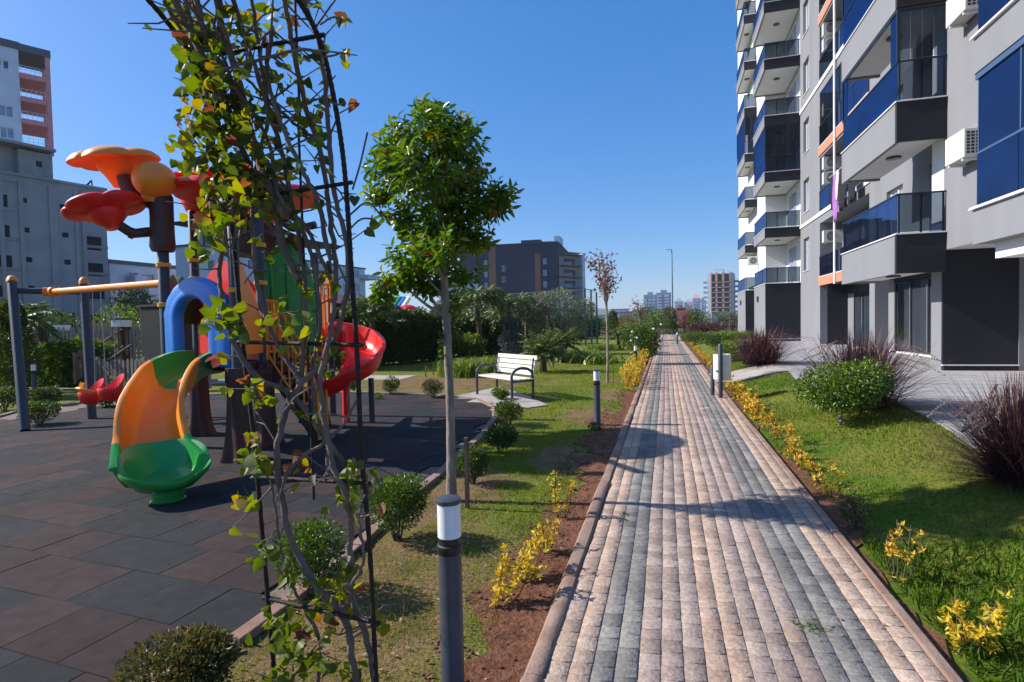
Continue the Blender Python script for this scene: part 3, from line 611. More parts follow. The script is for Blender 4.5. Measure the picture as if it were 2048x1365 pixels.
# --- main facade, faces the path: plane X = X7, from y = 15.6 to YC
holes = [(15.7-15.6, 29.3-15.6, 0, 2.9)]
for k in range(1, 9):
    z = FL(k)-Z0
    holes.append((22.7-15.6, 29.3-15.6, z, z+2.55)); holes.append((31.35-15.6, 32.5-15.6, z+.55, z+2.25))
    holes.append((16.0-15.6, 18.0-15.6, z+.05, z+2.3)); holes.append((19.8-15.6, 21.1-15.6, z+.55, z+2.2))
q = MB(); q.wall((X7, 15.6, Z0), NY, YC-15.6, TOP-Z0, holes, .95, NX)
# back and ends of the recesses share one inner wall
q.add([(X7+.95, 15.6, Z0), (X7+.95, YC, Z0), (X7+.95, YC, TOP), (X7+.95, 15.6, TOP)], [(3, 2, 1, 0)])
part(q, 'wall', ['wall_l'])
q = MB(); q.box(X7+1.0, 16.5, 4.0, 50, TOP-.3, TOP); q.box(X7+1.2, 16.5, 4.2, 49.8, Z0, TOP-.3); part(q, 'core_wall', 'wall_l')
# --- block nearest the camera, wall plane X = XB hanging over the ground floor
q = MB()
q.wall((XB, 3.5, 3.08), NY, 15.0-3.5, TOP-3.08, [], .3, NX)
q.add([(XB, 15.0, 3.08), (XB, 15.6, 3.08), (XB, 15.6, TOP), (XB, 15.0, TOP)], [(3, 2, 1, 0)], 1)     # white return behind the balconies
q.add([(XB, 15.6, 3.08), (X7+.3, 15.6, 3.08), (X7+.3, 15.6, TOP), (XB, 15.6, TOP)], [(3, 2, 1, 0)])
q.add([(XB, 3.5, 3.08), (X7+2, 3.5, 3.08), (X7+2, 3.5, TOP), (XB, 3.5, TOP)], [(0, 1, 2, 3)])
q.add([(XB, 3.5, 3.08), (XB, 15.0, 3.08), (12, 15.0, 3.08), (12, 3.5, 3.08)], [(0, 1, 2, 3)], 1)
part(q, 'wall', ['wall_l', 'wall_w'])
q = MB(); q.box(XB, X7+.55, 15.02, 15.08, .42, 3.078); part(q, 'ground_floor_wall', 'wall_d')
q = MB(); q.box(XB+.02, X7+.53, 15.0, 15.06, .285, .40, 0); q.box(XB-.01, X7+.57, 14.985, 15.06, .40, .425, 1); part(q, 'skirting', ['wall_d', 'white_trim'])
q = MB(); q.box(XB, XB+.4, 15.085, 15.6, .285, 3.078); q.box(X7+.56, 12, 15.0, 15.5, .285, 3.078); part(q, 'ground_floor_pier', 'wall_l')
# --- ground-floor recesses on the main facade: dark and light panels, glass doors
q = MB(); q.box(X7+.06, X7+.94, 28.3, 28.36, .30, 3.08, 0); q.box(X7+.90, X7+.945, 27.45, 28.3, .285, 2.6, 1); q.box(X7+.88, X7+.945, 24.4, 28.3, 2.6, 3.08, 0)
q.box(X7+.60, X7+.945, 24.30, 24.37, .285, 3.05, 0); q.box(X7+.88, X7+.945, 22.95, 24.29, .285, 2.9, 1); q.box(X7+.84, X7+.945, 15.7, 22.9, 2.78, 3.05, 0); q.box(X7+.002, X7+.42, 22.15, 22.68, .285, 3.09, 1)
part(q, 'recess_panel', ['wall_d', 'wall_l'])
def glass_door(y0, y1, x, z0, z1, n):
    q = MB()
    for i in range(n+1):
        yy = y0+(y1-y0)*i/n; q.box(x-.05, x, yy-.03, yy+.03, z0, z1)
    q.box(x-.05, x, y0, y1, z1-.05, z1); q.box(x-.06, x, y0, y1, z0, z0+.06)
    fr = part(q, 'entrance_door', 'frame_d'); g = MB(); g.box(x-.02, x-.005, y0+.03, y1-.03, z0+.06, z1-.05); g.build('pane', 'door_dark', fr)
    for i in range(1, n):
        yy = y0+(y1-y0)*i/n; h = MB(); h.box(x-.075, x-.052, yy+.03, yy+.05, z0+.1, z1-.2); h.build('handle', 'pole', fr)
    return fr
glass_door(19.0, 22.85, X7+.93, .29, 2.76, 3); glass_door(25.2, 27.4, X7+.93, .29, 2.58, 2)
q = MB(); q.box(X7+.66, X7+.87, 18.9, 22.9, .285, .33); part(q, 'door_step', 'white_trim')
# --- windows of the narrow bay and doors behind balcony A
def window(y0, y1, z0, z1, x, inn=.12, mull=2, curtain=True):
    q = MB(); t = .06
    q.box(x+inn, x+inn+.05, y0, y0+t, z0, z1); q.box(x+inn, x+inn+.05, y1-t, y1, z0, z1)
    q.box(x+inn, x+inn+.05, y0+t, y1-t, z0, z0+t); q.box(x+inn, x+inn+.05, y0+t, y1-t, z1-t, z1)
    for i in range(1, mull): yy = y0+(y1-y0)*i/mull; q.box(x+inn-.01, x+inn+.05, yy-.04, yy+.04, z0+t, z1-t)
    f = part(q, 'window', 'pvc', bevel=.006)
    g = MB(); g.box(x+inn+.02, x+inn+.035, y0+t, y1-t, z0+t, z1-t); g.build('pane', 'pane_lt' if curtain else 'pane', f)
    s = MB(); s.box(x-.045, x+inn, y0-.05, y1+.05, z0-.035, z0-.005); s.build('sill', 'white_trim', f)
    return f
for k in range(1, 9):
    z = FL(k)
    window(31.35, 32.5, z+.55, z+2.25, X7, .14, 2); window(19.8, 21.1, z+.55, z+2.2, X7, .12, 2)
    window(16.0, 18.0, z+.05, z+2.3, X7, .12, 2)
# --- recessed balconies C with coloured slab bands
for k in range(1, 9):
    z = FL(k); bcol = ['orange_band', 'white_trim', 'orange_band', 'white_trim'][(k-1) % 4] if k != 9 else 'wall_l'
    q = MB(); q.box(X7-.012, X7+.94, 22.71, 29.29, z-.02, z+.04, 1); y1_ = YC-.02 if bcol == 'white_trim' else 29.4
    q.box(X7-.05, X7-.002, 22.2 if bcol != 'white_trim' else 22.6, y1_, z-(.40 if bcol == 'orange_band' else .16), z+.0, 0)
    b = part(q, 'recessed_balcony', [bcol, 'soffit'])
    s = MB(); s.box(X7-.055, X7-.01, 22.7, 29.3, z+.002, z+.03); s.build('capping', 'white_trim', b)
    g = MB()
    for i in range(4): y0 = 22.75+i*1.64; g.box(X7-.02, X7-.005, y0, y0+1.6, z+.08, z+.95)
    g.build('railing_glass', 'glass_rail', b)
    if k in (1, 3, 4, 6):
        g = MB()
        for i in range(8): y0 = 22.75+i*.82; g.box(X7+.02, X7+.03, y0, y0+.79, z+1.05, z+2.5)
        if k in (3, 6): g.build('sliding_glass', 'glass_dark', b)
    r_ = MB(); r_.box(X7-.035, X7+.01, 22.7, 29.3, z+.95, z+.99)
    for i in range(5): y0 = 22.73+i*1.63; r_.box(X7-.03, X7+.0, y0-.02, y0+.02, z+.03, z+.95)
    if k in (3, 6):
        r_.box(X7+.0, X7+.05, 22.7, 29.3, z+2.5, z+2.55)
    r_.build('handrail', 'frame_d', b)
    w_ = MB(); w_.box(X7+.86, X7+.93, 24.2, 26.2, z+.06, z+2.2, 0); f = w_.build('balcony_door', 'pvc', b); g = MB(); g.box(X7+.84, X7+.858, 24.3, 26.1, z+.16, z+2.1); g.build('pane', 'pane_lt', f)
# white downpipe
q = MB(); q.tube([(X7-.09, 26.6, 3.0), (X7-.09, 26.6, TOP)], .05, 10); part(q, 'downpipe', 'white_trim', smooth=40)
# --- projecting balconies
def balcony(x0, x1, y0, y1, z, body, front='wall_d', side='wall_l', mode='rail', lamp=True, rail_z=.92, npf=2, nps=3, open_side=False):
    """x0 outer face, x1 building side, y0 near face (toward the camera), y1 far end; body = depth of the fascia below the floor"""
    t = .1; q = MB()
    q.box(x0+t, x1, y0+t, y1, z-.14, z-.02, 2) if body < .3 else q.box(x0+t, x1-.002, y0+t, y1-t, z-body+.06, z-.03, 2)
    q.box(x0+.004, x0+t, y0+t, y1, z-body, z, 1)                 # fascia facing the path
    q.box(x0, x1+.0, y0, y0+t, z-body, z, 0)                      # near fascia
    q.box(x0+t, x1, y1-t, y1, z-body, z, 1)
    b = part(q, 'balcony', [front, side, 'soffit'])
    c = MB(); c.box(x0-.03, x0+t+.01, y0-.03, y1, z+.002, z+.028); c.box(x0+t+.012, x1, y0-.03, y0+t+.01, z+.002, z+.028); c.build('capping', 'white_trim', b)
    g = MB(); gz1 = z+rail_z
    for i in range(nps): a = y0+.06+(y1-y0-.1)*i/nps; g.box(x0+.03, x0+.042, a, a+(y1-y0-.1)/nps-.015, z+.06, gz1)
    g.build('side_glass', 'glass_blue' if mode == 'glazed' else 'glass_rail', b)
    g = MB()
    for i in range(npf): a = x0+.06+(x1-x0-.08)*i/npf; g.box(a, a+(x1-x0-.08)/npf-.015, y0+.03, y0+.042, z+.06, gz1)
    g.build('front_glass', 'glass_dark', b)
    h = MB(); h.box(x0+.015, x0+.06, y0+.015, y1, gz1, gz1+.035); h.box(x0+.06, x1, y0+.015, y0+.06, gz1, gz1+.035)
    for yy in np.linspace(y0+.04, y1-.05, nps+1): h.box(x0+.048, x0+.08, yy-.018, yy+.018, z+.03, gz1)
    for xx in np.linspace(x0+.07, x1-.04, npf+1): h.box(xx-.018, xx+.018, y0+.048, y0+.08, z+.03, gz1)
    h.build('handrail', 'frame_d', b)
    if mode == 'glazed':
        zt = z+3.05-body-.02
        u = MB(); n = nps*2
        if open_side:
            W = (y1-y0-.1)
            u.box(x0+.03, x0+.042, y0+.06, y0+.05+W*.10, gz1+.05, zt-.06); u2_ = MB(); u2_.box(x0+.03, x0+.042, y0+.06+W*.90, y0+.05+W, gz1+.05, zt-.06); u2_.build('sliding_side_glass', 'glass_blue', b)
        else:
            for i in range(n): a = y0+.06+(y1-y0-.1)*i/n; u.box(x0+.03, x0+.042, a, a+(y1-y0-.1)/n-.012, gz1+.05, zt-.06)
        u.build('sliding_side_glass', 'glass_blue', b)
        u = MB()
        for i in range(npf*2): a = x0+.06+(x1-x0-.08)*i/(npf*2); u.box(a, a+(x1-x0-.08)/(npf*2)-.012, y0+.03, y0+.042, gz1+.05, zt-.06)
        u.build('sliding_front_glass', 'glass_dark', b)
        u = MB(); u.box(x0+.01, x0+.07, y0+.01, y1, zt-.06, zt); u.box(x0+.07, x1, y0+.01, y0+.07, zt-.06, zt); u.box(x0+.01, x0+.07, y0+.01, y0+.07, gz1+.036, zt-.061)
        u.box(x0+.01, x0+.065, y1-.06, y1, gz1+.036, zt-.061); u.build('glazing_frame', 'frame_d', b)
    if lamp:
        l = MB(); l.lathe([(.0, -.002), (.15, -.002), (.17, -.02), (.17, -.04), (.14, -.05), (0, -.052)], ((x0+x1)/2+.02, (y0+y1)/2-.4, z-body+.06), 20, cap=False); l.build('ceiling_lamp', 'frame_d', b, smooth=40)
    return b
# near stack A
for k in range(1, 9):
    balcony(XA, XB-.004, 14.85, 19.0, FL(k), .9, mode='rail' if k == 1 else 'glazed', npf=2, nps=3, open_side=(k == 2))
    # balcony floor reaches back to the facade
    q = MB(); q.box(XB-.002, X7-.002, 15.602, 18.9, FL(k)-.2, FL(k)-.03); part(q, 'balcony_floor', 'soffit')
# inner furniture seen through the open glazing: dark sheers
# middle stack (block 2): over a charcoal ground floor
X2 = 5.32
q = MB(); q.box(X2+.01, X7+.2, YC, YC+.08, .42, FL(1)-.04, 1); q.wall((X2, YC+.0, .28), NY, 4.0, FL(1)-.28-.04, [(2.2, 3.0, 2.25, 2.6)], .25, NX, 0); q.box(X2+.3, X2+.34, YC+1, YC+3.9, .3, 3.2, 2)
q.box(X2+.0, X7+.2, YC-.012, YC+.06, .28, .40, 1); q.box(X2, X7+.2, YC+3.94, YC+4.0, .28, FL(1)-.04, 0)
part(q, 'ground_floor_wall', ['wall_l', 'wall_d', 'black'])
q = MB(); q.box(X2-.01, X7+.2, YC-.02, YC+.06, .402, .425); part(q, 'skirting', 'white_trim')
for k in range(1, 9):
    balcony(X2, X7-.0, YC-.02, YC+4.0, FL(k), .04 if k == 1 else .52, mode='glazed' if k in (3, 7) else 'rail', npf=3, nps=3, rail_z=.85, lamp=k > 1)
    q = MB(); q.box(X7+.0, X7+.05, YC+.9, YC+2.9, FL(k)+.05, FL(k)+2.25); f = part(q, 'balcony_door', 'pvc'); g = MB(); g.box(X7-.015, X7-.002, YC+1.0, YC+1.85, FL(k)+.15, FL(k)+2.15); g.box(X7-.015, X7-.002, YC+1.95, YC+2.8, FL(k)+.15, FL(k)+2.15); g.build('pane', 'pane_lt', f)
# recessed white wall between the two far stacks, and the wall behind block 2
q = MB(); q.box(X7+.05, X7+1, YC, 50, FL(1), TOP); q.box(6.0, X7+.05, YC+4.02, 50, .28, TOP); part(q, 'wall', 'wall_w')
q = MB(); q.box(5.98, 5.998, YC+4.03, 40.2, .28, FL(1)-.05); part(q, 'ground_floor_wall', 'wall_l')
X1_, Y1_ = 5.22, 40.3
q = MB(); q.box(X1_+.01, 5.99, Y1_, Y1_+.08, .42, FL(1)-.04, 1); q.wall((X1_, Y1_, .28), NY, 4.2, FL(1)-.28-.04, [(2.0, 2.9, 2.25, 2.6)], .25, NX, 0); q.box(X1_+.3, X1_+.34, Y1_+1, Y1_+3.9, .3, 3.2, 2); q.box(X1_, 5.99, Y1_+4.14, Y1_+4.2, .28, 3.4, 0)
part(q, 'ground_floor_wall', ['wall_l', 'wall_d', 'black'])
for k in range(1, 9):
    balcony(X1_, 5.99, Y1_-.02, Y1_+4.2, FL(k), .04 if k == 1 else .52, mode='glazed' if k in (4, 8) else 'rail', npf=1, nps=3, rail_z=.85, lamp=k > 1)
# near bay B: glazed bay beside the camera
for k in range(1, 9):
    z = FL(k); x0, y0, y1 = 5.39, 4.5, 11.95
    q = MB(); q.box(x0, XB, y0, y1, z-.62, z, 0); q.box(x0+.25, XB, y0+.2, y1-.2, z-.9, z-.622, 1)
    b = part(q, 'bay', ['wall_l', 'wall_w'])
    c = MB(); c.box(x0-.06, XB, y0-.04, y1+.04, z+.002, z+.02); c.box(x0-.045, XB, y0-.03, y1+.03, z+.022, z+.05); c.build('capping', 'white_trim', b)
    g = MB(); n = 6
    for i in range(n):
        a = y0+.05+(y1-y0-.1)*i/n; g.box(x0+.03, x0+.045, a+.01, a+(y1-y0-.1)/n-.01, z+.08, z+.98); g.box(x0+.055, x0+.07, a+.01, a+(y1-y0-.1)/n-.01, z+1.02, z+2.32)
    g.box(x0+.08, XB-.02, y1-.045, y1-.03, z+.08, z+2.32); g.build('bay_glass', 'glass_blue', b)
    for i in (0, 1, 3, 5): cu = MB(); a = y0+.1+(y1-y0-.2)*i/6; cu.box(x0+.22, x0+.25, a, a+.75, z+.08, z+2.3); cu.build('curtain', 'curtain', b)
    d = MB(); d.box(x0+.5, XB-.002, y0+.3, y1-.3, z+.06, z+2.35); d.build('bay_dark_box', 'dark_fill', b)  # solid near-black box painted in place of the unlit room
    fr = MB(); fr.box(x0+.02, x0+.08, y0, y1, z+.98, z+1.02); fr.box(x0+.02, x0+.09, y0, y1, z+2.32, z+2.43); fr.box(x0+.09, XB, y0, y1, z+2.33, z+2.43)
    for i in range(n+1): a = y0+.05+(y1-y0-.1)*i/n; fr.box(x0+.048, x0+.075, a-.018, a+.018, z+.05, z+2.32)
    fr.build('bay_frame', mat('blue grey aluminium', (.10, .16, .27), .35, .05, 4, metal=.5) if k == 1 else bpy.data.materials['blue grey aluminium'], b)
# --- air conditioners fixed to the walls (parts of the building)
def ac_unit(x, y, z, face='front', w_=.82, h=.56, d=.28):
    u, v = (NX, NY) if face == 'front' else (-NY, NX)      # v = away from the viewer
    q = MB(); o = Vector((x, y, z)); q.fbox(o, u, v, 0, w_, 0, d, 0, h)
    b = part(q, 'air_conditioner', 'ac', bevel=.012)
    c = o+u*(w_*.40)+Vector((0, 0, h*.5)); g = MB()
    for r_ in (.22, .16, .10):
        pts = [c+u*(r_*math.cos(t))+Vector((0, 0, r_*math.sin(t)))-v*.012 for t in np.linspace(0, 2*math.pi, 25)]; g.tube(pts, .007, 5, 0, False)
    for t in np.linspace(0, math.pi, 6, endpoint=False): g.bar(c+u*(.22*math.cos(t))+Vector((0, 0, .22*math.sin(t)))-v*.012, c-u*(.22*math.cos(t))-Vector((0, 0, .22*math.sin(t)))-v*.012, .006, .006)
    g.build('fan_guard', 'ac', b)
    k_ = MB(); pts = [c+u*(.225*math.cos(t))+Vector((0, 0, .225*math.sin(t)))-v*.003 for t in np.linspace(0, 2*math.pi, 24, endpoint=False)]
    k_.add(pts, [tuple(range(24))] if face == 'front' else [tuple(range(24))[::-1]]); k_.build('fan', 'black', b)
    for a_ in (.08, w_-.12): s = MB(); s.fbox(o, u, v, a_, a_+.04, .0, d+.02, -.04, -.005); s.build('bracket', 'white_trim', b)
    if face != 'front':
        g2 = MB()
        for i in range(7):
            for j in range(3): g2.box(x+.05+j*.07, x+.10+j*.07, y-.002-w_*0, y-.004, z+.05+i*.07, z+.10+i*.07)
        g2.build('side_grille', 'black', b)
    return b
for px, py, k in [(1662, 455, 1)]: pass
for z in (5.05,): ac_unit(X7+.02, 28.75, z)
for z in (7.75, 8.45): ac_unit(X7+.02, 28.75, z)
for z in (13.85, 14.55, 10.9): ac_unit(X7+.02, 28.75, z)
ac_unit(5.35, 39.9, 5.15)
def ac_side(y, z):
    x = XB-.34; q = MB(); q.box(x, XB-.03, y, y+.8, z, z+.58); b = part(q, 'air_conditioner', 'ac', bevel=.015)
    g = MB()
    for i in range(7):
        for j in range(3): g.box(x+.045+j*.08, x+.10+j*.08, y-.004, y-.001, z+.07+i*.066, z+.115+i*.066)
    g.build('side_grille', 'black', b); 
    for a_ in (.1, .65): s = MB(); s.box(x+.02, XB-.002, y+a_, y+a_+.04, z-.05, z-.005); s.build('bracket', 'white_trim', b)
ac_side(13.35, 4.78); ac_side(13.35, 7.72)
# washing hung over the recessed balcony rail
ln = empty('laundry', (X7-.2, 24.8, FL(2)+.9), 'purple, black and white washing hanging over a second floor balcony rail by the downpipe', 'laundry')
def cloth(y0, y1, zt, zb, m, x, sway=.04):
    n, k = 10, 8; q = MB(); vs_ = []
    for j in range(k+1):
        for i in range(n+1):
            t = i/n; s_ = j/k; vs_.append((x+sway*math.sin(t*9+j*.6)*(.3+s_), y0+(y1-y0)*t+.05*math.sin(s_*4)*s_, zt+(zb-zt)*s_+.03*math.sin(t*5)*s_))
    q.add(vs_, [(j*(n+1)+i, j*(n+1)+i+1, (j+1)*(n+1)+i+1, (j+1)*(n+1)+i) for j in range(k) for i in range(n)])
    o = q.build('garment', m, None, smooth=80); o.parent = ln; o.matrix_parent_inverse = Matrix.Translation(-ln.location); s2 = o.modifiers.new('t', 'SOLIDIFY'); s2.thickness = .012
zz = FL(2)+.95
cloth(25.9, 26.3, zz-.05, zz-1.35, 'black_cloth', X7-.30); cloth(25.2, 25.85, zz, zz-1.95, 'purple_cloth', X7-.34); cloth(24.95, 25.15, zz, zz-1.2, 'flower_w', X7-.4)
cloth(24.0, 24.9, zz-.05, zz-1.65, 'black_cloth', X7-.36, .08); cloth(23.1, 23.9, zz-.02, zz-1.5, 'black_cloth', X7-.30, .06)
q = MB(); q.tube([(X7-.33, 22.8, zz+.03), (X7-.33, 26.5, zz+.03)], .012, 6); q.bar((X7-.02, 23, zz), (X7-.36, 23, zz+.03), .02, .02); q.bar((X7-.02, 26.3, zz), (X7-.36, 26.3, zz+.03), .02, .02)
o = q.build('drying_rail', 'white_trim'); o.parent = ln; o.matrix_parent_inverse = Matrix.Translation(-ln.location)

# ================================================================== FAR AND MIDDLE DISTANCE BUILDINGS
def facade_block(name, label, cat, A, B, depth, z0, z1, wallm, holes, holed=.25, pane='dark_fill', extra=None, winname='window', roofm='roof_g', frame=None, side_holes=(), parapet=.5):
    """box building whose visible facade runs from A (left) to B (right) with real window openings; each window is a part"""
    A = Vector((A[0], A[1], 0)); B = Vector((B[0], B[1], 0)); u = (B-A).normalized(); W = (B-A).length; v = Vector((-u.y, u.x, 0))
    if v.dot(A) < 0: v = -v
    root = empty(name, (A+B)/2+Vector((0, 0, z0)), label, cat); inv = Matrix.Translation(-root.location)
    def pt(q, nm, mm, par=None, **k):
        o = q.build(nm, mm, None, **k); o.parent = par or root
        if par is None: o.matrix_parent_inverse = inv
        return o
    q = MB(); hs = [(h[0], h[1], h[2]-z0, h[3]-z0) for h in holes]; q.wall(A+Vector((0, 0, z0)), u, W, z1-z0, hs, holed, v)
    q.wall(B+Vector((0, 0, z0)), v, depth, z1-z0, [(h[0], h[1], h[2]-z0, h[3]-z0) for h in side_holes], holed, -u)
    q.add([A+Vector((0, 0, z0)), A+v*depth+Vector((0, 0, z0)), A+v*depth+Vector((0, 0, z1)), A+Vector((0, 0, z1))], [(0, 1, 2, 3)])
    q.add([A+v*depth+Vector((0, 0, z0)), B+v*depth+Vector((0, 0, z0)), B+v*depth+Vector((0, 0, z1)), A+v*depth+Vector((0, 0, z1))], [(0, 1, 2, 3)])
    pt(q, 'wall', wallm)
    q = MB(); q.fbox(A, u, v, -.15, W+.15, -.15, depth+.15, z1-.02, z1+parapet); pt(q, 'roof', roofm)
    for h in holes:
        p = pane if len(h) < 5 else h[4]
        q = MB(); q.fbox(A, u, v, h[0], h[1], holed-.02, holed, h[2], h[3], 1)  # sheet closing the opening; the near-black one stands for unlit interior
        if p != 'dark_fill':
            t = .07; q.fbox(A, u, v, h[0], h[0]+t, holed-.08, holed-.022, h[2], h[3]); q.fbox(A, u, v, h[1]-t, h[1], holed-.08, holed-.022, h[2], h[3])
            q.fbox(A, u, v, h[0]+t, h[1]-t, holed-.08, holed-.022, h[3]-t, h[3]); q.fbox(A, u, v, h[0]+t, h[1]-t, holed-.08, holed-.022, h[2], h[2]+t)
            c = (h[0]+h[1])/2
            if h[1]-h[0] > 1: q.fbox(A, u, v, c-t/2, c+t/2, holed-.085, holed-.022, h[2]+t, h[3]-t)
        pt(q, winname, [frame or 'pvc', p])
    for h in side_holes:
        q = MB(); q.fbox(B, v, -u, h[0], h[1], holed-.02, holed, h[2], h[3], 1); pt(q, winname, [frame or 'pvc', pane])
    return root, A, B, u, v, W, pt
def xy(px, d): p = PD(px, 650, d); return (p.x, p.y)
def zz_at(py, d, px=1024): return PD(px, py, d).z
# unfinished concrete building at the left edge
A, B = xy(-130, 50), xy(222, 62)
W = math.dist(A, B)
hs = []
fx = lambda px: (lambda t: t)(None)
def along(px):
    """distance along A-B of the point seen at pixel column px"""
    r = ray(px, 640); a = Vector(A).to_2d() if hasattr(A, 'to_2d') else Vector((A[0], A[1])); b = Vector((B[0], B[1])); d = b-a; rx, ry = r.x, r.y
    den = rx*d.y-ry*d.x; return (a.y*rx-a.x*ry)/-den*d.length if abs(den) > 1e-9 else 0
def al(px):
    r = ray(px, 640); ax, ay = A; dx, dy = (B[0]-A[0])/W, (B[1]-A[1])/W
    # A + t*d = s*r
    den = dx*r.y-dy*r.x; return (ay*r.x-ax*r.y)/den
def hz(px, py):
    t = al(px); x, y = A[0]+(B[0]-A[0])/W*t, A[1]+(B[1]-A[1])/W*t; r = ray(px, py); return H+r.z*(math.hypot(x, y)/math.hypot(r.x, r.y))
def hole(px0, px1, py0, py1, *m): return (al(px0), al(px1), hz((px0+px1)/2, py1), hz((px0+px1)/2, py0), *m)
for y0, y1 in ((388, 416), (449, 477), (510, 538), (571, 597), (628, 645)): hs.append(hole(-25, 27+(y0-388)*.03, y0, y1)); hs.append(hole(-95, -45, y0-9, y1-6))
for y0, y1 in ((397, 407), (456, 466), (515, 525), (572, 582)): hs.append(hole(53+(y0-397)*.04, 66+(y0-397)*.04, y0, y1))
for y0, y1 in ((410, 420), (466, 476), (520, 530), (626, 636)): hs.append(hole(130+(y0-410)*.04, 143+(y0-410)*.04, y0, y1))
for y0, y1 in ((474, 501), (527, 553), (581, 604), (630, 645)): hs.append(hole(176+(y0-474)*.02, 210+(y0-474)*.02, y0, y1))
zt = hz(100, 362)
root, A3, B3, u, v, W_, pt = facade_block('unfinished_building', 'unfinished bare grey concrete building with dark empty window openings at the left edge', 'building', A, B, 16, -2, zt, 'raw', hs, .16, parapet=.25, roofm='raw')
q = MB(); q.fbox(A3, u, v, al(-130), al(60), 2, 8, zt+.25, zt+3.2); pt(q, 'rooftop_room', 'raw')
q = MB(); q.fbox(A3, u, v, al(60)+.02, al(128), 1, 8, zt+.25, zt+3.0, 0); q.fbox(A3, u, v, al(-60), al(130), .2, 8.2, zt+3.22, zt+3.5, 1); q.fbox(A3, u, v, al(95), al(107), .98, 1.0, zt+1.5, zt+2.1, 2); pt(q, 'rooftop_room', ['raw2', 'raw', 'dark_fill'])  # last box is a near-black sheet standing for an unlit opening
q = MB()
for px in (8, 48, 108, 116, 158, 172): q.fbox(A3, u, v, al(px), al(px)+.35, -.16, -.002, -1, zt-.5)
pt(q, 'pilaster', 'raw')
for k in range(6):
    for a0, a1 in ((0, al(46)), (al(174), al(222))): q = MB(); zk = zt-2.95*k-.35; q.fbox(A3, u, v, a0, a1, -.09, -.002, zk-.3, zk); pt(q, 'slab_edge', 'raw2')
q = MB(); q.bar(PD(165, 385, 64), PD(182, 362, 64), .1, .1); q.bar(PD(172, 372, 64), PD(183, 361, 64), .1, .1); q.bar(PD(183, 361, 64), PD(185, 378, 64), .1, .1); pt(q, 'hoist', 'frame_d')
# white tower with salmon balcony frames behind it
A, B = xy(-200, 64), xy(63, 72); W = math.dist(A, B)
hs = [hole(15, 28, 122, 137, 'pane'), hole(31, 43, 127, 143, 'pane')]
for y0 in (215, 258): hs += [hole(19, 47, y0, y0+22, 'pane_lt'), hole(-60, -25, y0-12, y0+8, 'pane_lt')]
root, A3, B3, u, v, W_, pt = facade_block('apartment_tower', 'white apartment tower with salmon pink balcony frames behind the unfinished concrete building', 'building', A, B, 14, -2, hz(40, 100), 'white_b', hs, .2, parapet=.9)
zb = [hz(60, y) for y in (292, 240, 196, 150, 118)]
q = MB()
ztp = hz(60, 108)
q.fbox(B3, u, v, 2.6, 3.1, -.3, .2, zb[0]-.9, ztp); q.fbox(B3, u, v, 2.6, 3.1, 5, 5.4, zb[0]-.9, ztp)
pt(q, 'balcony_frame', 'pinkf')
for z in zb[:4]:
    q = MB(); q.fbox(B3, u, v, .02, 2.58, -.3, 5.3, z-.65, z-.02, 0); b = pt(q, 'balcony', 'pinkf'); r_ = MB()
    for h in (.5, .95): r_.fbox(B3, u, v, .02, 2.58, -.26, -.22, z+h-.04, z+h)
    for a in np.linspace(.1, 2.5, 6): r_.fbox(B3, u, v, a, a+.04, -.21, -.17, z, z+.95)
    r_o = r_.build('railing', 'white_trim', None); r_o.parent = b
q = MB(); q.fbox(B3, u, v, .0, 3.2, -.4, 5.5, ztp, ztp+.9); pt(q, 'eave', 'roof_g')
# white low block between concrete building and slide
A, B = xy(224, 72), xy(400, 84); W = math.dist(A, B)
hs = [hole(x0, x1, y0, y1, m) for (x0, x1, y0, y1, m) in [(232, 245, 575, 594, 'pane_lt'), (238, 250, 598, 618, 'pane_lt'), (262, 280, 545, 556, 'pane'), (288, 312, 549, 562, 'pane'), (290, 310, 598, 612, 'pane_lt'), (330, 350, 560, 575, 'pane'), (330, 350, 600, 615, 'pane')]]
root, A3, B3, u, v, W_, pt = facade_block('apartment_block', 'low dull white apartment block with small balconies seen over the swing beam', 'building', A, B, 12, -2, hz(280, 532), 'white_b2', hs, .2)
for x0, x1, y0 in [(262, 285, 566), (288, 318, 590), (262, 285, 625)]:
    q = MB(); q.fbox(A3, u, v, al(x0), al(x1), -1.2, -.01, hz(x0, y0), hz(x0, y0)+1.0); pt(q, 'balcony', 'white_b')
# white block with flat overhanging roof (behind the play tower)
A, B = xy(395, 62), xy(733, 92); W = math.dist(A, B)
hs = []
for px in (610, 640, 665, 688, 712):
    for (y0, y1) in ((538, 554), (565, 583), (594, 612)): hs.append(hole(px, px+9, y0+(px-610)*.03, y1+(px-610)*.02, 'pane_lt'))
for px in (420, 460, 500, 550, 580):
    for (y0, y1) in ((520, 540), (565, 583), (600, 618)): hs.append(hole(px, px+14, y0, y1, 'pane'))
zt = hz(560, 515)
root, A3, B3, u, v, W_, pt = facade_block('apartment_block', 'long white apartment block with a covered roof terrace behind the climbing frame', 'building', A, B, 3, -2, zt, 'white_b', hs, .2, parapet=.2)
q = MB(); q.fbox(A3, u, v, al(430), al(615), .6, 2.8, zt+.2, zt+2.3, 0); q.fbox(A3, u, v, al(392), al(672), -1.5, 3.5, zt+2.6, zt+2.85, 1)
for px in (398, 410, 425, 520, 600, 640, 668): q.fbox(A3, u, v, al(px), al(px)+.15, -.3, -.15, zt+.2, zt+2.6, 2)
pt(q, 'roof_terrace', ['white_b2', 'wood_d', 'frame_d'])
q = MB(); q.fbox(A3, u, v, al(722), al(748), -1.5, 5, hz(735, 560), hz(735, 552)); pt(q, 'balcony', 'white_b2')
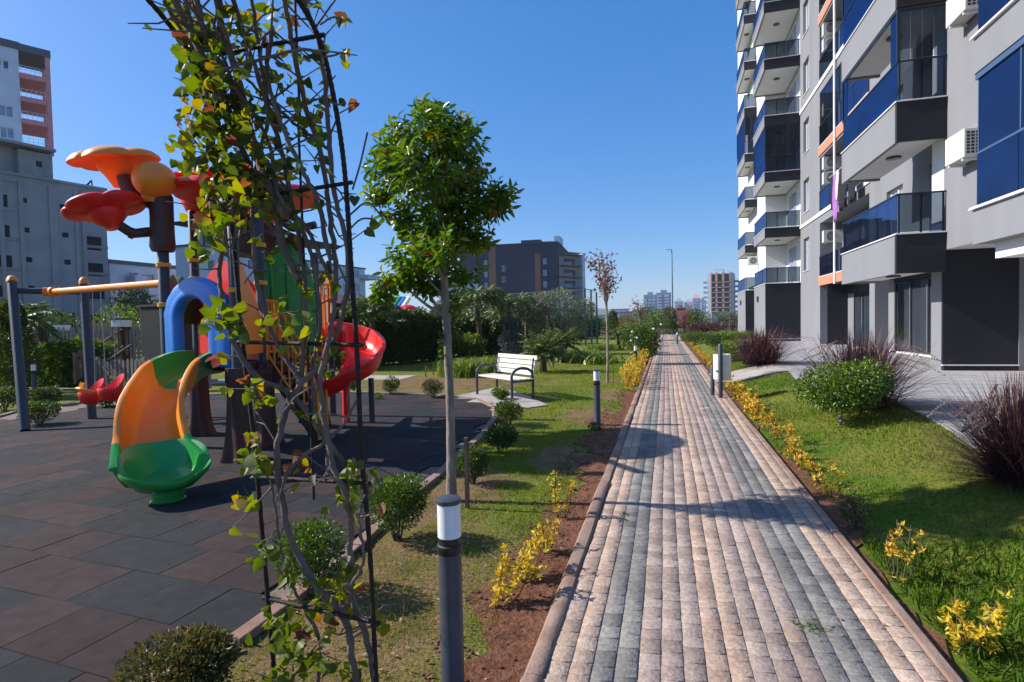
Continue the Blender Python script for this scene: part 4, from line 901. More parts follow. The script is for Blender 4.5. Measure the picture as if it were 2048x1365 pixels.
# dark violet building
D0 = 150
A, B = xy(925, D0+6), xy(1118, D0); W = math.dist(A, B)
hs = [hole(x0, x1, y0, y0+11, 'pane_lt') for x0, x1 in ((970, 977), ) for y0 in (521, 544, 566)] + [hole(1005, 1013, y0, y0+12, 'pane') for y0 in (531, 553)] + [hole(1088, 1095, y0, y0+12, 'pane_lt') for y0 in (517, 540, 563, 585)] + [hole(948, 954, y0, y0+10, 'pane_lt') for y0 in (500, 540, 590)]
root, A3, B3, u, v, W_, pt = facade_block('office_block', 'dark violet apartment block with brown vertical stripes beyond the hedge', 'building', A, B, 30, -3, hz(1000, 492), 'purple_b', hs, .25, parapet=.4, roofm='purple_b')
q = MB(); q.fbox(A3, u, v, al(980), al(994), -.12, -.01, -2, hz(980, 492)); q.fbox(A3, u, v, al(1072), al(1083), -.12, -.01, -2, hz(1072, 508)); pt(q, 'stripe', 'tan_b')
q = MB(); q.fbox(A3, u, v, al(1046), al(1084), -.6, 10, hz(1060, 492)+.42, hz(1060, 484)+.4); pt(q, 'raised_parapet', 'purple_b')
q = MB(); q.fbox(A3, u, v, al(1060), al(1100), 12, 20, hz(1080, 490), hz(1080, 478)+1, 0); q.fbox(A3, u, v, al(1100), al(1112), 11, 18, hz(1080, 490), hz(1080, 478)+2.2, 1); pt(q, 'rooftop_room', ['white_b2', 'white_b'])
A, B = xy(1119, D0+2), xy(1172, D0+8); W = math.dist(A, B); ztc = hz(1140, 508)
root, A3, B3, u, v, W_, pt = facade_block('apartment_block', 'grey balconied wing at the right end of the dark violet block', 'building', A, B, 14, -3, ztc, 'white_b2', [hole(1146, 1153, y0, y0+14, 'pane') for y0 in (522, 545, 568, 591)], .3)
for i in range(6):
    z = ztc-.3-i*3.05; q = MB(); q.fbox(A3, u, v, .1, al(1158), -2.2, -.02, z-.3, z, 0); q.fbox(A3, u, v, .1, al(1142), -2.2, -2.1, z-.3-1.9, z-1.9-.3+.9, 1); pt(q, 'balcony', ['tan_b', 'frame_d'])
q = MB(); q.fbox(A3, u, v, al(1155), al(1160), -2.4, -.01, -3, ztc); pt(q, 'pier', 'white_b')
A, B = xy(880, 112), xy(948, 110); W = math.dist(A, B)
root, A3, B3, u, v, W_, pt = facade_block('apartment_block', 'low white block half hidden by the round tree near the dark violet block', 'building', A, B, 3, -2, hz(910, 566), 'white_b2', [hole(x, x+8, y, y+16, 'pane') for x in (905, 922, 936) for y in (578, 605)], .2)
# towers on the horizon
def far_tower(label, px0, px1, ytop, d, m1, nb, fl, m2, depth=25, group=None, slabs='far_white'):
    A, B = xy(px0, d), xy(px1, d-(px1-px0)*d/F*.32); z1 = zz_at(ytop, d, (px0+px1)/2); A3 = Vector((*A, 0)); B3 = Vector((*B, 0)); u = (B3-A3).normalized(); W = (B3-A3).length; v = Vector((-u.y, u.x, 0))
    root = empty('tower_block', (A3+B3)/2, label, 'building', group); inv = Matrix.Translation(-root.location)
    def pt(q, nm, mm): o = q.build(nm, mm); o.parent = root; o.matrix_parent_inverse = inv; return o
    q = MB(); q.fbox(A3, u, v, 0, W, 0, depth, -4, z1); pt(q, 'wall', m1)
    for i in range(nb):
        a0 = W*(i+.18)/nb; a1 = W*(i+.82)/nb; q = MB(); q.fbox(A3, u, v, a0, a1, -.25, -.01, 0, z1-1.5, 0)
        n = int((z1-2)/fl)
        for j in range(n): q.fbox(A3, u, v, a0-.1, a1+.1, -.9, -.26, 1+j*fl, 1+j*fl+fl*.3, 1)
        pt(q, 'balcony_column', [m2, slabs])
    q = MB(); q.fbox(A3, u, v, W*.3, W*.7, 3, 10, z1+.02, z1+3); pt(q, 'rooftop_room', m1)
    return A3, B3, u, v, W, z1, pt
far_tower('pale blue slab tower with white balconies on the horizon left of the lamp post', 1288, 1312, 590, 620, 'far_blue', 3, 3.2, 'far_blue')
far_tower('wider pale blue tower with white balcony bands just left of the tall lamp post', 1313, 1342, 586, 600, 'far_blue', 2, 3.2, 'far_blue')
far_tower('short pale tower just right of the tall lamp post on the horizon', 1349, 1366, 602, 700, 'far_white', 2, 3.2, 'far_blue')
far_tower('low white block between two pale towers on the horizon', 1369, 1384, 603, 720, 'far_white', 3, 3.2, 'far_brick')
A3, B3, u, v, W, z1, pt = far_tower('white tower with a red pitched roof on the horizon', 1385, 1401, 596, 690, 'far_white', 2, 3.2, 'far_blue')
q = MB(); q.add([A3+u*1+v*1+Vector((0, 0, z1+.1)), A3+u*(W-1)+v*1+Vector((0, 0, z1+.1)), A3+u*(W-1)+v*12+Vector((0, 0, z1+.1)), A3+u*1+v*12+Vector((0, 0, z1+.1)), A3+u*W*.5+v*6+Vector((0, 0, z1+6))], [(0, 1, 4), (1, 2, 4), (2, 3, 4), (3, 0, 4)]); pt(q, 'roof', 'pinkf')
far_tower('hazy grey tower half hidden behind the brick striped tower', 1400, 1412, 601, 640, 'far_blue', 2, 3.2, 'far_white')
# brick striped tower
dT = 330; A3 = Vector((*xy(1416, dT), 0)); B3 = Vector((*xy(1468, dT-6), 0)); u = (B3-A3).normalized(); W = (B3-A3).length; v = Vector((-u.y, u.x, 0)); z1 = zz_at(548, dT, 1440)
root = empty('tower_block', (A3+B3)/2, 'white tower with three brick red vertical stripes and dark balconies beyond the path end', 'building'); inv = Matrix.Translation(-root.location)
def pt2(q, nm, mm): o = q.build(nm, mm); o.parent = root; o.matrix_parent_inverse = inv; return o
q = MB(); q.fbox(A3, u, v, 0, W, 0, 20, -3, z1); pt2(q, 'wall', 'far_white')
for a, b in ((.30, .38), (.56, .64), (.84, .90), (.12, .16)): q = MB(); q.fbox(A3, u, v, W*a, W*b, -.7, -.01, 5, z1+.6); pt2(q, 'stripe', 'far_brick')
for a, b in ((.17, .29), (.39, .55), (.65, .83)):
    q = MB(); q.fbox(A3, u, v, W*a, W*b, -.2, -.01, 5, z1-.5, 0)
    for j in range(int((z1-5)/3)): q.fbox(A3, u, v, W*a, W*b, -1.0, -.21, 5+j*3.0, 5+j*3.0+.25, 1); q.fbox(A3, u, v, W*a, W*b, -.95, -.9, 5.26+j*3.0, 6.1+j*3.0, 0)
    pt2(q, 'balcony_column', ['frame_d', 'far_white'])
for s_, x0 in ((-1, -2.6), (1, W+.02)):
    for j in range(int((z1-4)/3)): q = MB(); q.fbox(A3, u, v, x0, x0+2.58, 1.5, 6, 2+j*3.0, 3.1+j*3.0); pt2(q, 'balcony', 'far_blue')
q = MB(); q.fbox(A3, u, v, W*.25, W*.6, 2, 10, z1+.02, z1+2.6); pt2(q, 'rooftop_room', 'far_white')
q = MB(); q.fbox(A3, u, v, W+2.7, W+16, 8, 28, -3, z1-2); pt2(q, 'wing', 'white_b2')
# scatter of low houses on the horizon
r_ = random.Random(21); hc = 0
for px, d, w_, h_, m_, lab in [(1240, 520, 16, 12, 'far_white', 'pale concrete frame building at the foot of the hill'), (1253, 480, 12, 8, 'pinkf', 'small salmon house at the foot of the hill'), (1268, 500, 13, 9, 'far_white', 'small white house right of the salmon house below the hill'), (1222, 560, 22, 7, 'white_b2', 'low grey shed at the left foot of the hill'), (1283, 450, 14, 9, 'far_white', 'white flat roofed house left of the blue towers')]:
    c = Vector((*xy(px, d), 0)); q = MB((0, 0, 0)); q.box(-w_/2, w_/2, -5, 5, -3, h_); root = empty('distant_house', c, lab, 'house'); q.build('wall', m_, root)
    q = MB(); q.box(-w_/2-.4, w_/2+.4, -5.4, 5.4, h_+.01, h_+.6); q.build('roof', 'roof_r' if hc % 2 else 'roof_g', root); hc += 1
    for i in range(4): q = MB(); q.box(-w_/2+w_*(i+.25)/4, -w_/2+w_*(i+.7)/4, -5.12, -5.01, h_-4, h_-2); q.build('window', 'pane', root)
# hills
r_ = np.random.default_rng(4)
def hill(name, x0, x1, y, hmax, seed, thick=700, n=120, m=8):
    xs_ = np.linspace(x0, x1, n); t = (xs_-x0)/(x1-x0); rr = np.random.default_rng(seed); hh = np.sin(math.pi*t)**.7
    hh = hh*(1+.22*np.sin(t*11+rr.random()*6)+.10*np.sin(t*29+rr.random()*6)+.05*np.sin(t*61))*hmax/1.2
    vs_ = []; 
    for j in range(m+1):
        s = j/m; prof = math.sin(s*math.pi)
        for i in range(n): vs_.append((xs_[i], y+thick*s+40*math.sin(i*.4), -2+hh[i]*prof*(1+.06*math.sin(i*1.3+j*2))))
    q = MB(); q.add(vs_, [(j*n+i, j*n+i+1, (j+1)*n+i+1, (j+1)*n+i) for j in range(m) for i in range(n-1)]); return structure(q.build(name, 'hill', smooth=80))
hill('hills', -1500, 100, 2300, 92, 3); hill('hills', -300, 1500, 2700, 55, 8)

# ================================================================== PLAYGROUND
P1 = PD(332, 650, 7.35); P1.z = 0
P3 = G(482, 925); P2 = G(402, 872); P4 = Vector((P3.x+P2.x-P1.x, P3.y+P2.y-P1.y, 0))
tw = empty('play_tower', ((P1.x+P4.x)/2, (P1.y+P4.y)/2, 0), 'play tower with blue arch, green and orange slide, red spiral slide and moulded flowers', 'climbing frame')
TWI = Matrix.Translation(-tw.location)
def tp(q, nm, mm, par=None, **k):
    o = q.build(nm, mm, None, **k); o.parent = par or tw
    if par is None: o.matrix_parent_inverse = TWI
    return o
PZ = 1.17
def post(p, h, sleeve=True, collars=(), r=.062):
    q = MB(); q.lathe([(r, .02), (r, h-.02), (r*.8, h), (0, h)], p, 20); o = tp(q, 'post', 'post', smooth=40)
    for z in collars: c = MB(); c.lathe([(r+.002, z-.03), (r+.022, z-.025), (r+.022, z+.025), (r+.002, z+.03)], p, 20, cap=False); tp(c, 'collar', 'p_yellow', o, smooth=30)
    if sleeve:
        s = MB(); n = 28; k = 14; vs_ = []; rg = random.Random(int(p.x*100))
        ph = [rg.uniform(0, 6.28) for _ in range(4)]
        for i in range(k+1):
            z = .022+(PZ-.06)*i/k; fl = math.exp(-z*4.5)
            for j in range(n):
                t = 2*math.pi*j/n; rr = .115+.012*math.sin(5*t+ph[0]+z*3)+.008*math.sin(9*t+ph[1])+fl*(.05+.09*max(0, math.sin(3*t+ph[2]))+.03*math.sin(7*t+ph[3]))
                if z > PZ*.8: rr += .02
                vs_.append((p.x+rr*math.cos(t), p.y+rr*math.sin(t), z))
        s.add(vs_, [(i*n+j, i*n+(j+1) % n, (i+1)*n+(j+1) % n, (i+1)*n+j) for i in range(k) for j in range(n)]+[tuple(range(k*n, (k+1)*n))]); tp(s, 'trunk_sleeve', 'p_brown', smooth=60)
    return o
post(P1, 3.0, False, (1.93, 2.46), .068); post(P2, 3.35, True, (2.35, 2.62, 2.1)); post(P3, 2.95, True, (2.05, 2.9)); post(P4, 3.3, True, (2.2, 2.7))
Cn = (P1+P2+P3+P4)/4
def inset(p, k=.93): return Cn+(p-Cn)*k
q = MB(); q.prism([inset(P1), inset(P3), inset(P4), inset(P2)], PZ-.09, PZ-.02); tp(q, 'platform', 'wood_d')
# second bay to the right: two more posts, green panels, stairs and spiral slide
S5 = PD(633, 650, 8.6); S5.z = 0; S6 = PD(660, 650, 9.7); S6.z = 0
post(S5, 2.75, True, (2.3,)); post(S6, 2.75, False, (2.3,))
q = MB(); q.prism([inset(P3), tuple(P4)[:2], tuple(S6)[:2], tuple(S5)[:2]], PZ-.19, PZ-.11); tp(q, 'platform', 'wood_d')
# blue arch between P1 and P3
def panel_frame(a, b):
    u = (b-a); u.z = 0; W = u.length; u.normalize(); v = Vector((-u.y, u.x, 0)); return u, v, W
u, v, W = panel_frame(P1, P3)
if v.dot(P1) < 0: v = -v
def arch(a, u, v, cx, hw, z0, zs, zt, iw, it, th, nm, mm, off=-.06, ridge=True, par=None, scal=0):
    n = 40; q = MB(); out = []; inn = []
    for i in range(n+1):
        t = math.pi*i/n; c, s = math.cos(t), math.sin(t)
        out.append((cx-hw*c*(1+scal*math.sin(9*t)**2), zs+(zt-zs)*s)); inn.append((cx-iw*c, zs+(it-zs)*s))
    L_ = [(cx-hw, z0+(zs-z0)*j/6) for j in range(6)]; Li = [(cx-iw, z0+(zs-z0)*j/6) for j in range(6)]
    R_ = [(2*cx-x, z) for x, z in L_[::-1]]; Ri = [(2*cx-x, z) for x, z in Li[::-1]]
    O = L_+out+R_; I = Li+inn+Ri; m_ = len(O)
    prof = [(0, 0), (.12, .35), (.3, .9), (.5, .75), (.62, 1), (.78, 1.25), (.93, 1.0), (1, .35), (1, 0)] if ridge else [(0, 0), (0.03, 1), (.97, 1), (1, 0)]
    vs_ = []
    for (ox, oz), (ix, iz) in zip(O, I):
        for f, h in prof: x = ox+(ix-ox)*f; z = oz+(iz-oz)*f; vs_.append(a+u*x+Vector((0, 0, z))+v*(off-th*.5*h))
        vs_.append(a+u*ix+Vector((0, 0, iz))+v*(off+th*.5)); vs_.append(a+u*ox+Vector((0, 0, oz))+v*(off+th*.5))
    k = len(prof)+2
    q.add(vs_, [(i*k+j, (i+1)*k+j, (i+1)*k+(j+1) % k, i*k+(j+1) % k) for i in range(m_-1) for j in range(k)]+[tuple(range(k)), tuple(range((m_-1)*k, m_*k))[::-1]])
    return tp(q, nm, mm, par, smooth=50)
arch(P1, u, v, W*.5, W*.46, PZ-.03, PZ+.55, PZ+1.08, W*.22, PZ+.82, .10, 'arch_panel', 'p_blue', off=-.05, scal=.03)
# panels between the posts
def panel(a, b, z0, z1, m, nm='panel', top='flat', t=.025, inset_=.06, parts=None):
    u, v, W = panel_frame(a, b); q = MB(); n = 24; lo = []; hi = []
    for i in range(n+1):
        s = i/n; x = inset_+(W-2*inset_)*s
        if top == 'flat': zt = z1
        elif top == 'arc': zt = z0+(z1-z0)*(.62+.38*math.sin(math.pi*s))
        elif top == 'wave': zt = z1-.12+.12*abs(math.sin(3*math.pi*s))
        elif top == 'rampr': zt = z0+(z1-z0)*(1-.6*s)
        lo.append(a+u*x+Vector((0, 0, z0))); hi.append(a+u*x+Vector((0, 0, zt)))
    vs_ = [p-v*t for p in lo]+[p-v*t for p in hi]+[p+v*t for p in lo]+[p+v*t for p in hi]; m_ = n+1; f = []
    for i in range(n): f += [(i, i+1, m_+i+1, m_+i), (2*m_+i+1, 2*m_+i, 3*m_+i, 3*m_+i+1), (m_+i, m_+i+1, 3*m_+i+1, 3*m_+i), (i+1, i, 2*m_+i, 2*m_+i+1)]
    f += [(0, m_, 3*m_, 2*m_), (n, 2*m_+n, 3*m_+n, m_+n)]; q.add(vs_, f); return tp(q, nm, m, smooth=30)
panel(P1, P2, PZ+.5, 2.35, 'p_dgreen', 'wing_panel', 'wave'); panel(P2, P4, PZ, 2.55, 'p_red', 'back_panel', 'arc')
uu, vv, WW = panel_frame(P2, P4); q = MB(); q.lathe([(0, 0), (.24, .0), (.24, .03), (0, .03)], (0, 0, 0), 24); o = tp(q, 'sun_emblem', 'p_yellow', smooth=30)
o.matrix_basis = Matrix.Translation(P2+uu*WW*.45-vv*.06+Vector((0, 0, PZ+.75))) @ Vector((0, 0, 1)).rotation_difference(-vv).to_matrix().to_4x4()
panel(P3, P4, PZ+.1, 2.5, 'p_orange', 'side_panel', 'rampr')
# tall green leaf-shaped arch panel of the second bay
q = MB(); a, b = PD(520, 650, 8.0), PD(632, 650, 8.45); a.z = b.z = 0; u5, v5, W5 = panel_frame(a, b)
n = 30; prof = []
for i in range(n+1):
    s = i/n; x = W5*s; zt = 2.0+1.0*(math.sin(math.pi*s)**.55)*(.88+.12*abs(math.cos(3*math.pi*s))); prof.append((x, zt))
vs_ = [a+u5*x+Vector((0, 0, PZ+.05 if abs(x-W5/2) > W5*.2 else PZ+.05))-v5*.03 for x, z in prof]+[a+u5*x+Vector((0, 0, z))-v5*.03 for x, z in prof]+[a+u5*x+Vector((0, 0, PZ+.05))+v5*.03 for x, z in prof]+[a+u5*x+Vector((0, 0, z))+v5*.03 for x, z in prof]; m_ = n+1; f = []
for i in range(n): f += [(i, i+1, m_+i+1, m_+i), (2*m_+i+1, 2*m_+i, 3*m_+i, 3*m_+i+1), (m_+i, m_+i+1, 3*m_+i+1, 3*m_+i), (i+1, i, 2*m_+i, 2*m_+i+1)]
q.add(vs_, f+[(0, m_, 3*m_, 2*m_), (n, 2*m_+n, 3*m_+n, m_+n)]); gp = tp(q, 'leaf_panel', 'p_green2', smooth=30)
for s in (.22, .5, .78): q = MB(); q.tube([a+u5*W5*s+Vector((0, 0, PZ+.1))-v5*.045, a+u5*W5*s+Vector((0, 0, 2.55))-v5*.045], .03, 8); o = tp(q, 'rib', 'p_green2', gp, smooth=40)
# orange guard rails
def guard(a, b, z0, z1, n, m='p_orange', nm='guard_rail', r=.014):
    q = MB(); a, b = Vector(a), Vector(b); za, zb = z0
    A0 = a+Vector((0, 0, za)); B0 = b+Vector((0, 0, zb)); up = Vector((0, 0, z1))
    pts = [A0, A0+up*.9, A0+up+(B0-A0)*.06, B0+up-(B0-A0)*.06, B0+up*.9, B0]; q.tube(pts, r*1.5, 8)
    q.tube([A0+up*.12, B0+up*.12], r, 6)
    for i in range(1, n): p = A0+(B0-A0)*i/n; q.tube([p+up*.12, p+up*.98], r*.8, 6)
    return tp(q, nm, m, smooth=40)
ST = PD(545, 640, 7.65); ST.z = 0; SB = PD(640, 640, 7.75); SB.z = 0; SB2 = SB.copy()
sd_ = (SB-ST); sl = sd_.normalized(); sn = Vector((-sl.y, sl.x, 0))
if sn.dot(ST) < 0: sn = -sn
for k_, off in enumerate((-.32, .32)):
    guard(ST+sn*off, SB+sn*off, (PZ, .06), .72, 7, nm='stair_rail')
    q = MB(); q.bar(ST+sn*off*.95+Vector((0, 0, PZ-.06)), SB+sn*off*.95+Vector((0, 0, .05)), .04, .14); tp(q, 'stringer', 'wood_d')
for i in range(6):
    t = (i+.5)/6; p = ST+sd_*t+Vector((0, 0, PZ*(1-t)+.02)); q = MB(); q.fbox(p, sl, sn, -.11, .11, -.29, .29, -.02, .02); tp(q, 'step', 'wood_d')
guard(P4, ST+sn*.3, (PZ, PZ), .8, 5); guard(S5, S6, (PZ, PZ), .95, 6, nm='guard_rail'); guard(PD(640, 650, 8.8)*Vector((1, 1, 0)) if False else Vector((*PD(636, 650, 8.7)[:2], 0)), Vector((*PD(664, 650, 8.9)[:2], 0)), (PZ+.1, PZ+.1), 1.0, 4)
q = MB(); q.ball(PD(663, 562, 8.9), .07, n=10, sc=(1, 1, 1.4)); tp(q, 'finial', 'p_yellow', smooth=80)
# chutes
def chute(C, Wd, Hh, nm, segs, flare=0, lip=0, n=70, thick=.028, ribs=None, bank=None, parent=None):
    """open U-shaped slide swept along C; segs = fractions where the moulding (and colour) changes"""
    C = spl(C, n); Wd = lerp_list(Wd, n); Hh = lerp_list(Hh, n); Bk = lerp_list(bank or [0, 0], n)
    base = [(-1.10, .86), (-1.10, .97), (-1.0, 1.0), (-.90, .97), (-.86, .80), (-.80, .45), (-.66, .16), (-.42, .03), (-.21, .0), (0, -.005), (.21, 0), (.42, .03), (.66, .16), (.80, .45), (.86, .80), (.90, .97), (1.0, 1.0), (1.10, .97), (1.10, .86)]
    under = [(1.03, .83), (.93, .45), (.78, .06), (.5, -.10), (0, -.13), (-.5, -.10), (-.78, .06), (-.93, .45), (-1.03, .83)]
    rings = []; pr = None
    for i, p in enumerate(C):
        d = (C[min(i+1, n-1)]-C[max(i-1, 0)]); d.z = 0; d.normalize(); s = Vector((-d.y, d.x, 0)); k_ = i/(n-1); ring = []
        s2 = (s+Vector((0, 0, Bk[i]))).normalized(); up = Vector((0, 0, 1))
        for x, h in base+under:
            hh = h*Hh[i]
            if ribs and k_ > ribs and abs(x) < .7 and (x, h) in base: hh += .012*math.cos(x*30)*min(1, (k_-ribs)*10)
            if h < 0: hh = h*.25
            ring.append(p+s2*(x*Wd[i])+up*hh)
        rings.append(ring)
    m = len(base+under); out = []
    for a, b, mt in segs:
        i0, i1 = int(a*(n-1)), int(b*(n-1)); q = MB(); vs_ = [v_ for r_ in rings[i0:i1+1] for v_ in r_]; k_ = i1-i0
        q.add(vs_, [(i*m+j, i*m+(j+1) % m, (i+1)*m+(j+1) % m, (i+1)*m+j) for i in range(k_) for j in range(m)]+[tuple(range(m))[::-1], tuple(range(k_*m, (k_+1)*m))])
        out.append(tp(q, nm, mt, parent, smooth=50))
    return out
def pd(px, py, d, dz=0): p = PD(px, py, d); p.z += dz; return p
# near slide (centre line of the bed)
sl_c = [pd(425, 742, 7.15), pd(385, 752, 6.75), pd(340, 790, 6.2), pd(308, 858, 5.76), pd(306, 925, 5.45), pd(322, 964, 5.18), pd(336, 980, 4.98)]
SL = chute(sl_c, [.26, .26, .26, .265, .285, .36, .34], [.27, .30, .36, .38, .30, .22, .10], 'slide_chute', [(0, .30, 'p_green'), (.30, .70, 'p_orange')], n=90, bank=[0, .02, .05, .02, 0, 0])
# bowl end of the slide: an oval dish whose lip runs on round the front
def bowl():
    c = pd(335, 972, 5.14); n = 56; vs_ = []; rings = 15; d = Vector((sl_c[-1].x-sl_c[-3].x, sl_c[-1].y-sl_c[-3].y, 0)).normalized(); s = Vector((-d.y, d.x, 0))
    c.z = .125
    for i in range(rings):
        f = i/(rings-1)
        for j in range(n):
            t = 2*math.pi*j/n; ct, st = math.cos(t), math.sin(t)                      # t=0 points forward (out of the slide)
            back = max(0, -ct); rim = .10+.09*abs(st)**1.5+.25*back**.55
            R_x = .33+.08*back; R_y = .355
            if i <= 10:
                g = i/10; r_ = g; h = rim*(g**3.2)
                if ct > -.3 and .25 < g < .97: h += .017*math.cos(t*24)*math.sin(math.pi*g)
            else:
                g = (i-10)/4; r_ = 1+[0, .05, .065, .02, -.35][i-10]; h = rim+[0, .012, -.012, -.05, -.16][i-10]
                if i == 14: h = .0
            vs_.append(c+d*(R_x*r_*ct-.04)+s*(R_y*r_*st)+Vector((0, 0, h)))
    q = MB(); q.add(vs_, [(i*n+j, i*n+(j+1) % n, (i+1)*n+(j+1) % n, (i+1)*n+j) for i in range(rings-1) for j in range(n)]+[tuple(range((rings-1)*n, rings*n))[::-1]])
    # foot
    q.lathe([(.15, .022), (.13, .03), (.14, .14)], (c.x+d.x*.02, c.y+d.y*.02, 0), 20)
    return tp(q, 'slide_bowl', 'p_green', smooth=60)
SL += chute(sl_c, [.26, .26, .26, .265, .285, .36, .34], [.27, .30, .36, .38, .30, .22, .10], 'slide_chute', [(.70, .85, 'p_green')], n=90, bank=[0, .02, .05, .02, 0, 0])
bowl()
q = MB(); q.lathe([(.0, .0), (.07, 0), (.09, .05), (.07, .1), (0, .1)], (0, 0, 0), 16); o = tp(q, 'slide_knob', 'p_orange', smooth=40); o.matrix_basis = Matrix.Translation(pd(378, 772, 6.3)) @ Matrix.Rotation(rad(70), 4, 'X')
# far red spiral slide
sp = [pd(640, 700, 8.9), pd(672, 694, 9.2), pd(715, 700, 9.15), pd(730, 722, 8.75), pd(712, 752, 8.45), pd(672, 782, 8.35), pd(625, 806, 8.4)]
chute(sp, [.28, .30, .31, .31, .30, .29, .28], [.42, .44, .40, .36, .30, .26, .18], 'spiral_slide', [(0, 1, 'p_red')], n=70, bank=[0, -.05, -.25, -.25, -.15, 0])
q = MB(); c = pd(690, 730, 9.0); q.lathe([(.06, .02), (.06, 1.6), (0, 1.62)], (c.x, c.y, 0), 16); tp(q, 'slide_column', 'p_red', smooth=40)
q = MB(); c = pd(742, 760, 8.9); q.tube([(c.x, c.y, .02), (c.x, c.y, .75)], .045, 12); tp(q, 'slide_leg', 'post', smooth=40)
panel(Vector((*PD(636, 650, 8.75)[:2], 0)), Vector((*PD(676, 650, 9.2)[:2], 0)), PZ, PZ+.42, 'p_red', 'slide_entry_panel', 'flat')
# ---- moulded flowers
def flower(c, axis, R, m, lobes=5, cone=.42, thick=.16, deep=.10, nm='flower', tilt_rot=0.0, lobe=.22, cone_m=None, stem_r=.13, down=.0):
    n = lobes*16; vs_ = []; prof = [(.0, .52), (.25, .60), (.5, .86), (.72, 1.0), (.88, .85), (.98, .45), (1.0, .1), (.95, -.25), (.80, -.38), (.6, -.30), (.45, -.55)]
    for f, h in prof:
        for j in range(n):
            t = 2*math.pi*j/n; lb = 1-lobe*(1-abs(math.cos(lobes*t/2))**.55)*f**1.5
            cr = (1-abs(math.cos(lobes*t/2)))**2.4*.42 if f > .2 else 0                 # creases between petals
            hh = h*thick*(1-cr*.8)-down*f*f
            vs_.append(Vector((R*f*lb*math.cos(t), R*f*lb*math.sin(t), hh)))
    k = len(prof); cz = [(.62*R if cone > .5 else .42*R, -.30*cone-.08), (.50*R if cone > .5 else .30*R, -.62*cone-.1), (stem_r*1.05, -cone-.1), (stem_r*.9, -cone-.14)]
    for r_, z in cz:
        for j in range(n): t = 2*math.pi*j/n; vs_.append(Vector((r_*math.cos(t), r_*math.sin(t), z)))
    k += len(cz); q = MB(); q.add(vs_, [(i*n+j, (i+1)*n+j, (i+1)*n+(j+1) % n, i*n+(j+1) % n) for i in range(k-1) for j in range(n)]+[tuple(range((k-1)*n, k*n))[::-1]])
    o = tp(q, nm, m, smooth=60)
    o.matrix_basis = Matrix.Translation(Vector(c)) @ Vector((0, 0, 1)).rotation_difference(Vector(axis).normalized()).to_matrix().to_4x4() @ Matrix.Rotation(tilt_rot, 4, 'Z')
    return o
d1 = 7.35; right = CAM_R @ Vector((1, 0, 0)); fwd = CAM_R @ Vector((0, 0, -1)); UPV = Vector((0, 0, 1))
# brown moulded branch on post P1
q = MB(); top = Vector((P1.x, P1.y, 0))
q.tube([top+UPV*z for z in (2.64, 2.70, 2.85, 3.1, 3.35, 3.42)], [.135, .15, .145, .14, .15, .12], 16, lump=.04)
tk = tp(q, 'branch_trunk', 'p_brown', smooth=60)
q = MB(); q.tube(spl([pd(314, 408, d1), pd(285, 398, d1-.05), pd(262, 386, d1-.1), pd(247, 352, d1-.15)], 10), [.09, .1, .09, .085, .085, .085, .09, .09, .09, .09], 12, lump=.05); q.tube([pd(262, 388, d1-.1), pd(256, 402, d1-.1)], [.07, .045], 10); o = tp(q, 'branch', 'p_brown', tk, smooth=60)
q = MB(); q.tube(spl([pd(316, 462, d1), pd(290, 465, d1-.1), pd(264, 466, d1-.2), pd(232, 446, d1-.3), pd(214, 430, d1-.35)], 10), .062, 12, lump=.05); q.tube([pd(264, 468, d1-.2), pd(260, 477, d1-.2)], [.05, .03], 8); o = tp(q, 'branch', 'p_brown', tk, smooth=60)
flower(pd(230, 312, d1-.12), UPV*1-right*.12-fwd*.12, .53, 'p_orange', 5, .26, .085, nm='orange_flower', tilt_rot=.3, lobe=.13, stem_r=.11, down=.09)['label'] = 'orange five petalled flower on the highest branch'
q = MB(); q.ball(pd(309, 361, d1-.16), .255, n=20, sc=(1, 1, .93)); q.lathe([(.12, -.10), (.15, .0)], pd(309, 392, d1-.1), 16, cap=False); tp(q, 'orange_ball', 'p_orange', smooth=80)
flower(pd(212, 420, d1-.35), UPV*.9-right*.30+fwd*.02, .47, 'p_red', 5, .12, .085, nm='red_flower', tilt_rot=1.2, lobe=.13, stem_r=.08, down=-.02)
# large red flower roof over the tower
rc = pd(496, 402, 8.1); flower(rc, UPV+right*.02-fwd*.03, 1.04, 'p_red', 6, .42, .15, nm='flower_roof', tilt_rot=.2, lobe=.10, stem_r=.3, down=-.06)
flower(pd(400, 366, 8.4), UPV-right*.10-fwd*.05, .50, 'p_red', 5, .52, .07, nm='red_flower', tilt_rot=.5, lobe=.08, stem_r=.10, down=-.05)
q = MB(); q.tube([rc+UPV*z for z in (-.8, -.6, -.45, -.3)], [.36, .42, .38, .3], 18, lump=.07); tp(q, 'roof_trunk', 'p_brown', smooth=60)
q = MB(); q.tube([pd(560, 470, 8.0), pd(590, 480, 8.0), pd(600, 500, 8.0)], [.1, .08, .06], 10, lump=.06); tp(q, 'branch', 'p_brown', smooth=60)
q = MB(); q.tube([P3*1+UPV*3.25, rc-UPV*.5], .05, 10); q.tube([P4*1+UPV*3.25, rc-UPV*.5], .05, 10); q.tube([P2*1+UPV*3.3, rc-UPV*.45], .05, 10); tp(q, 'roof_strut', 'post', smooth=40)
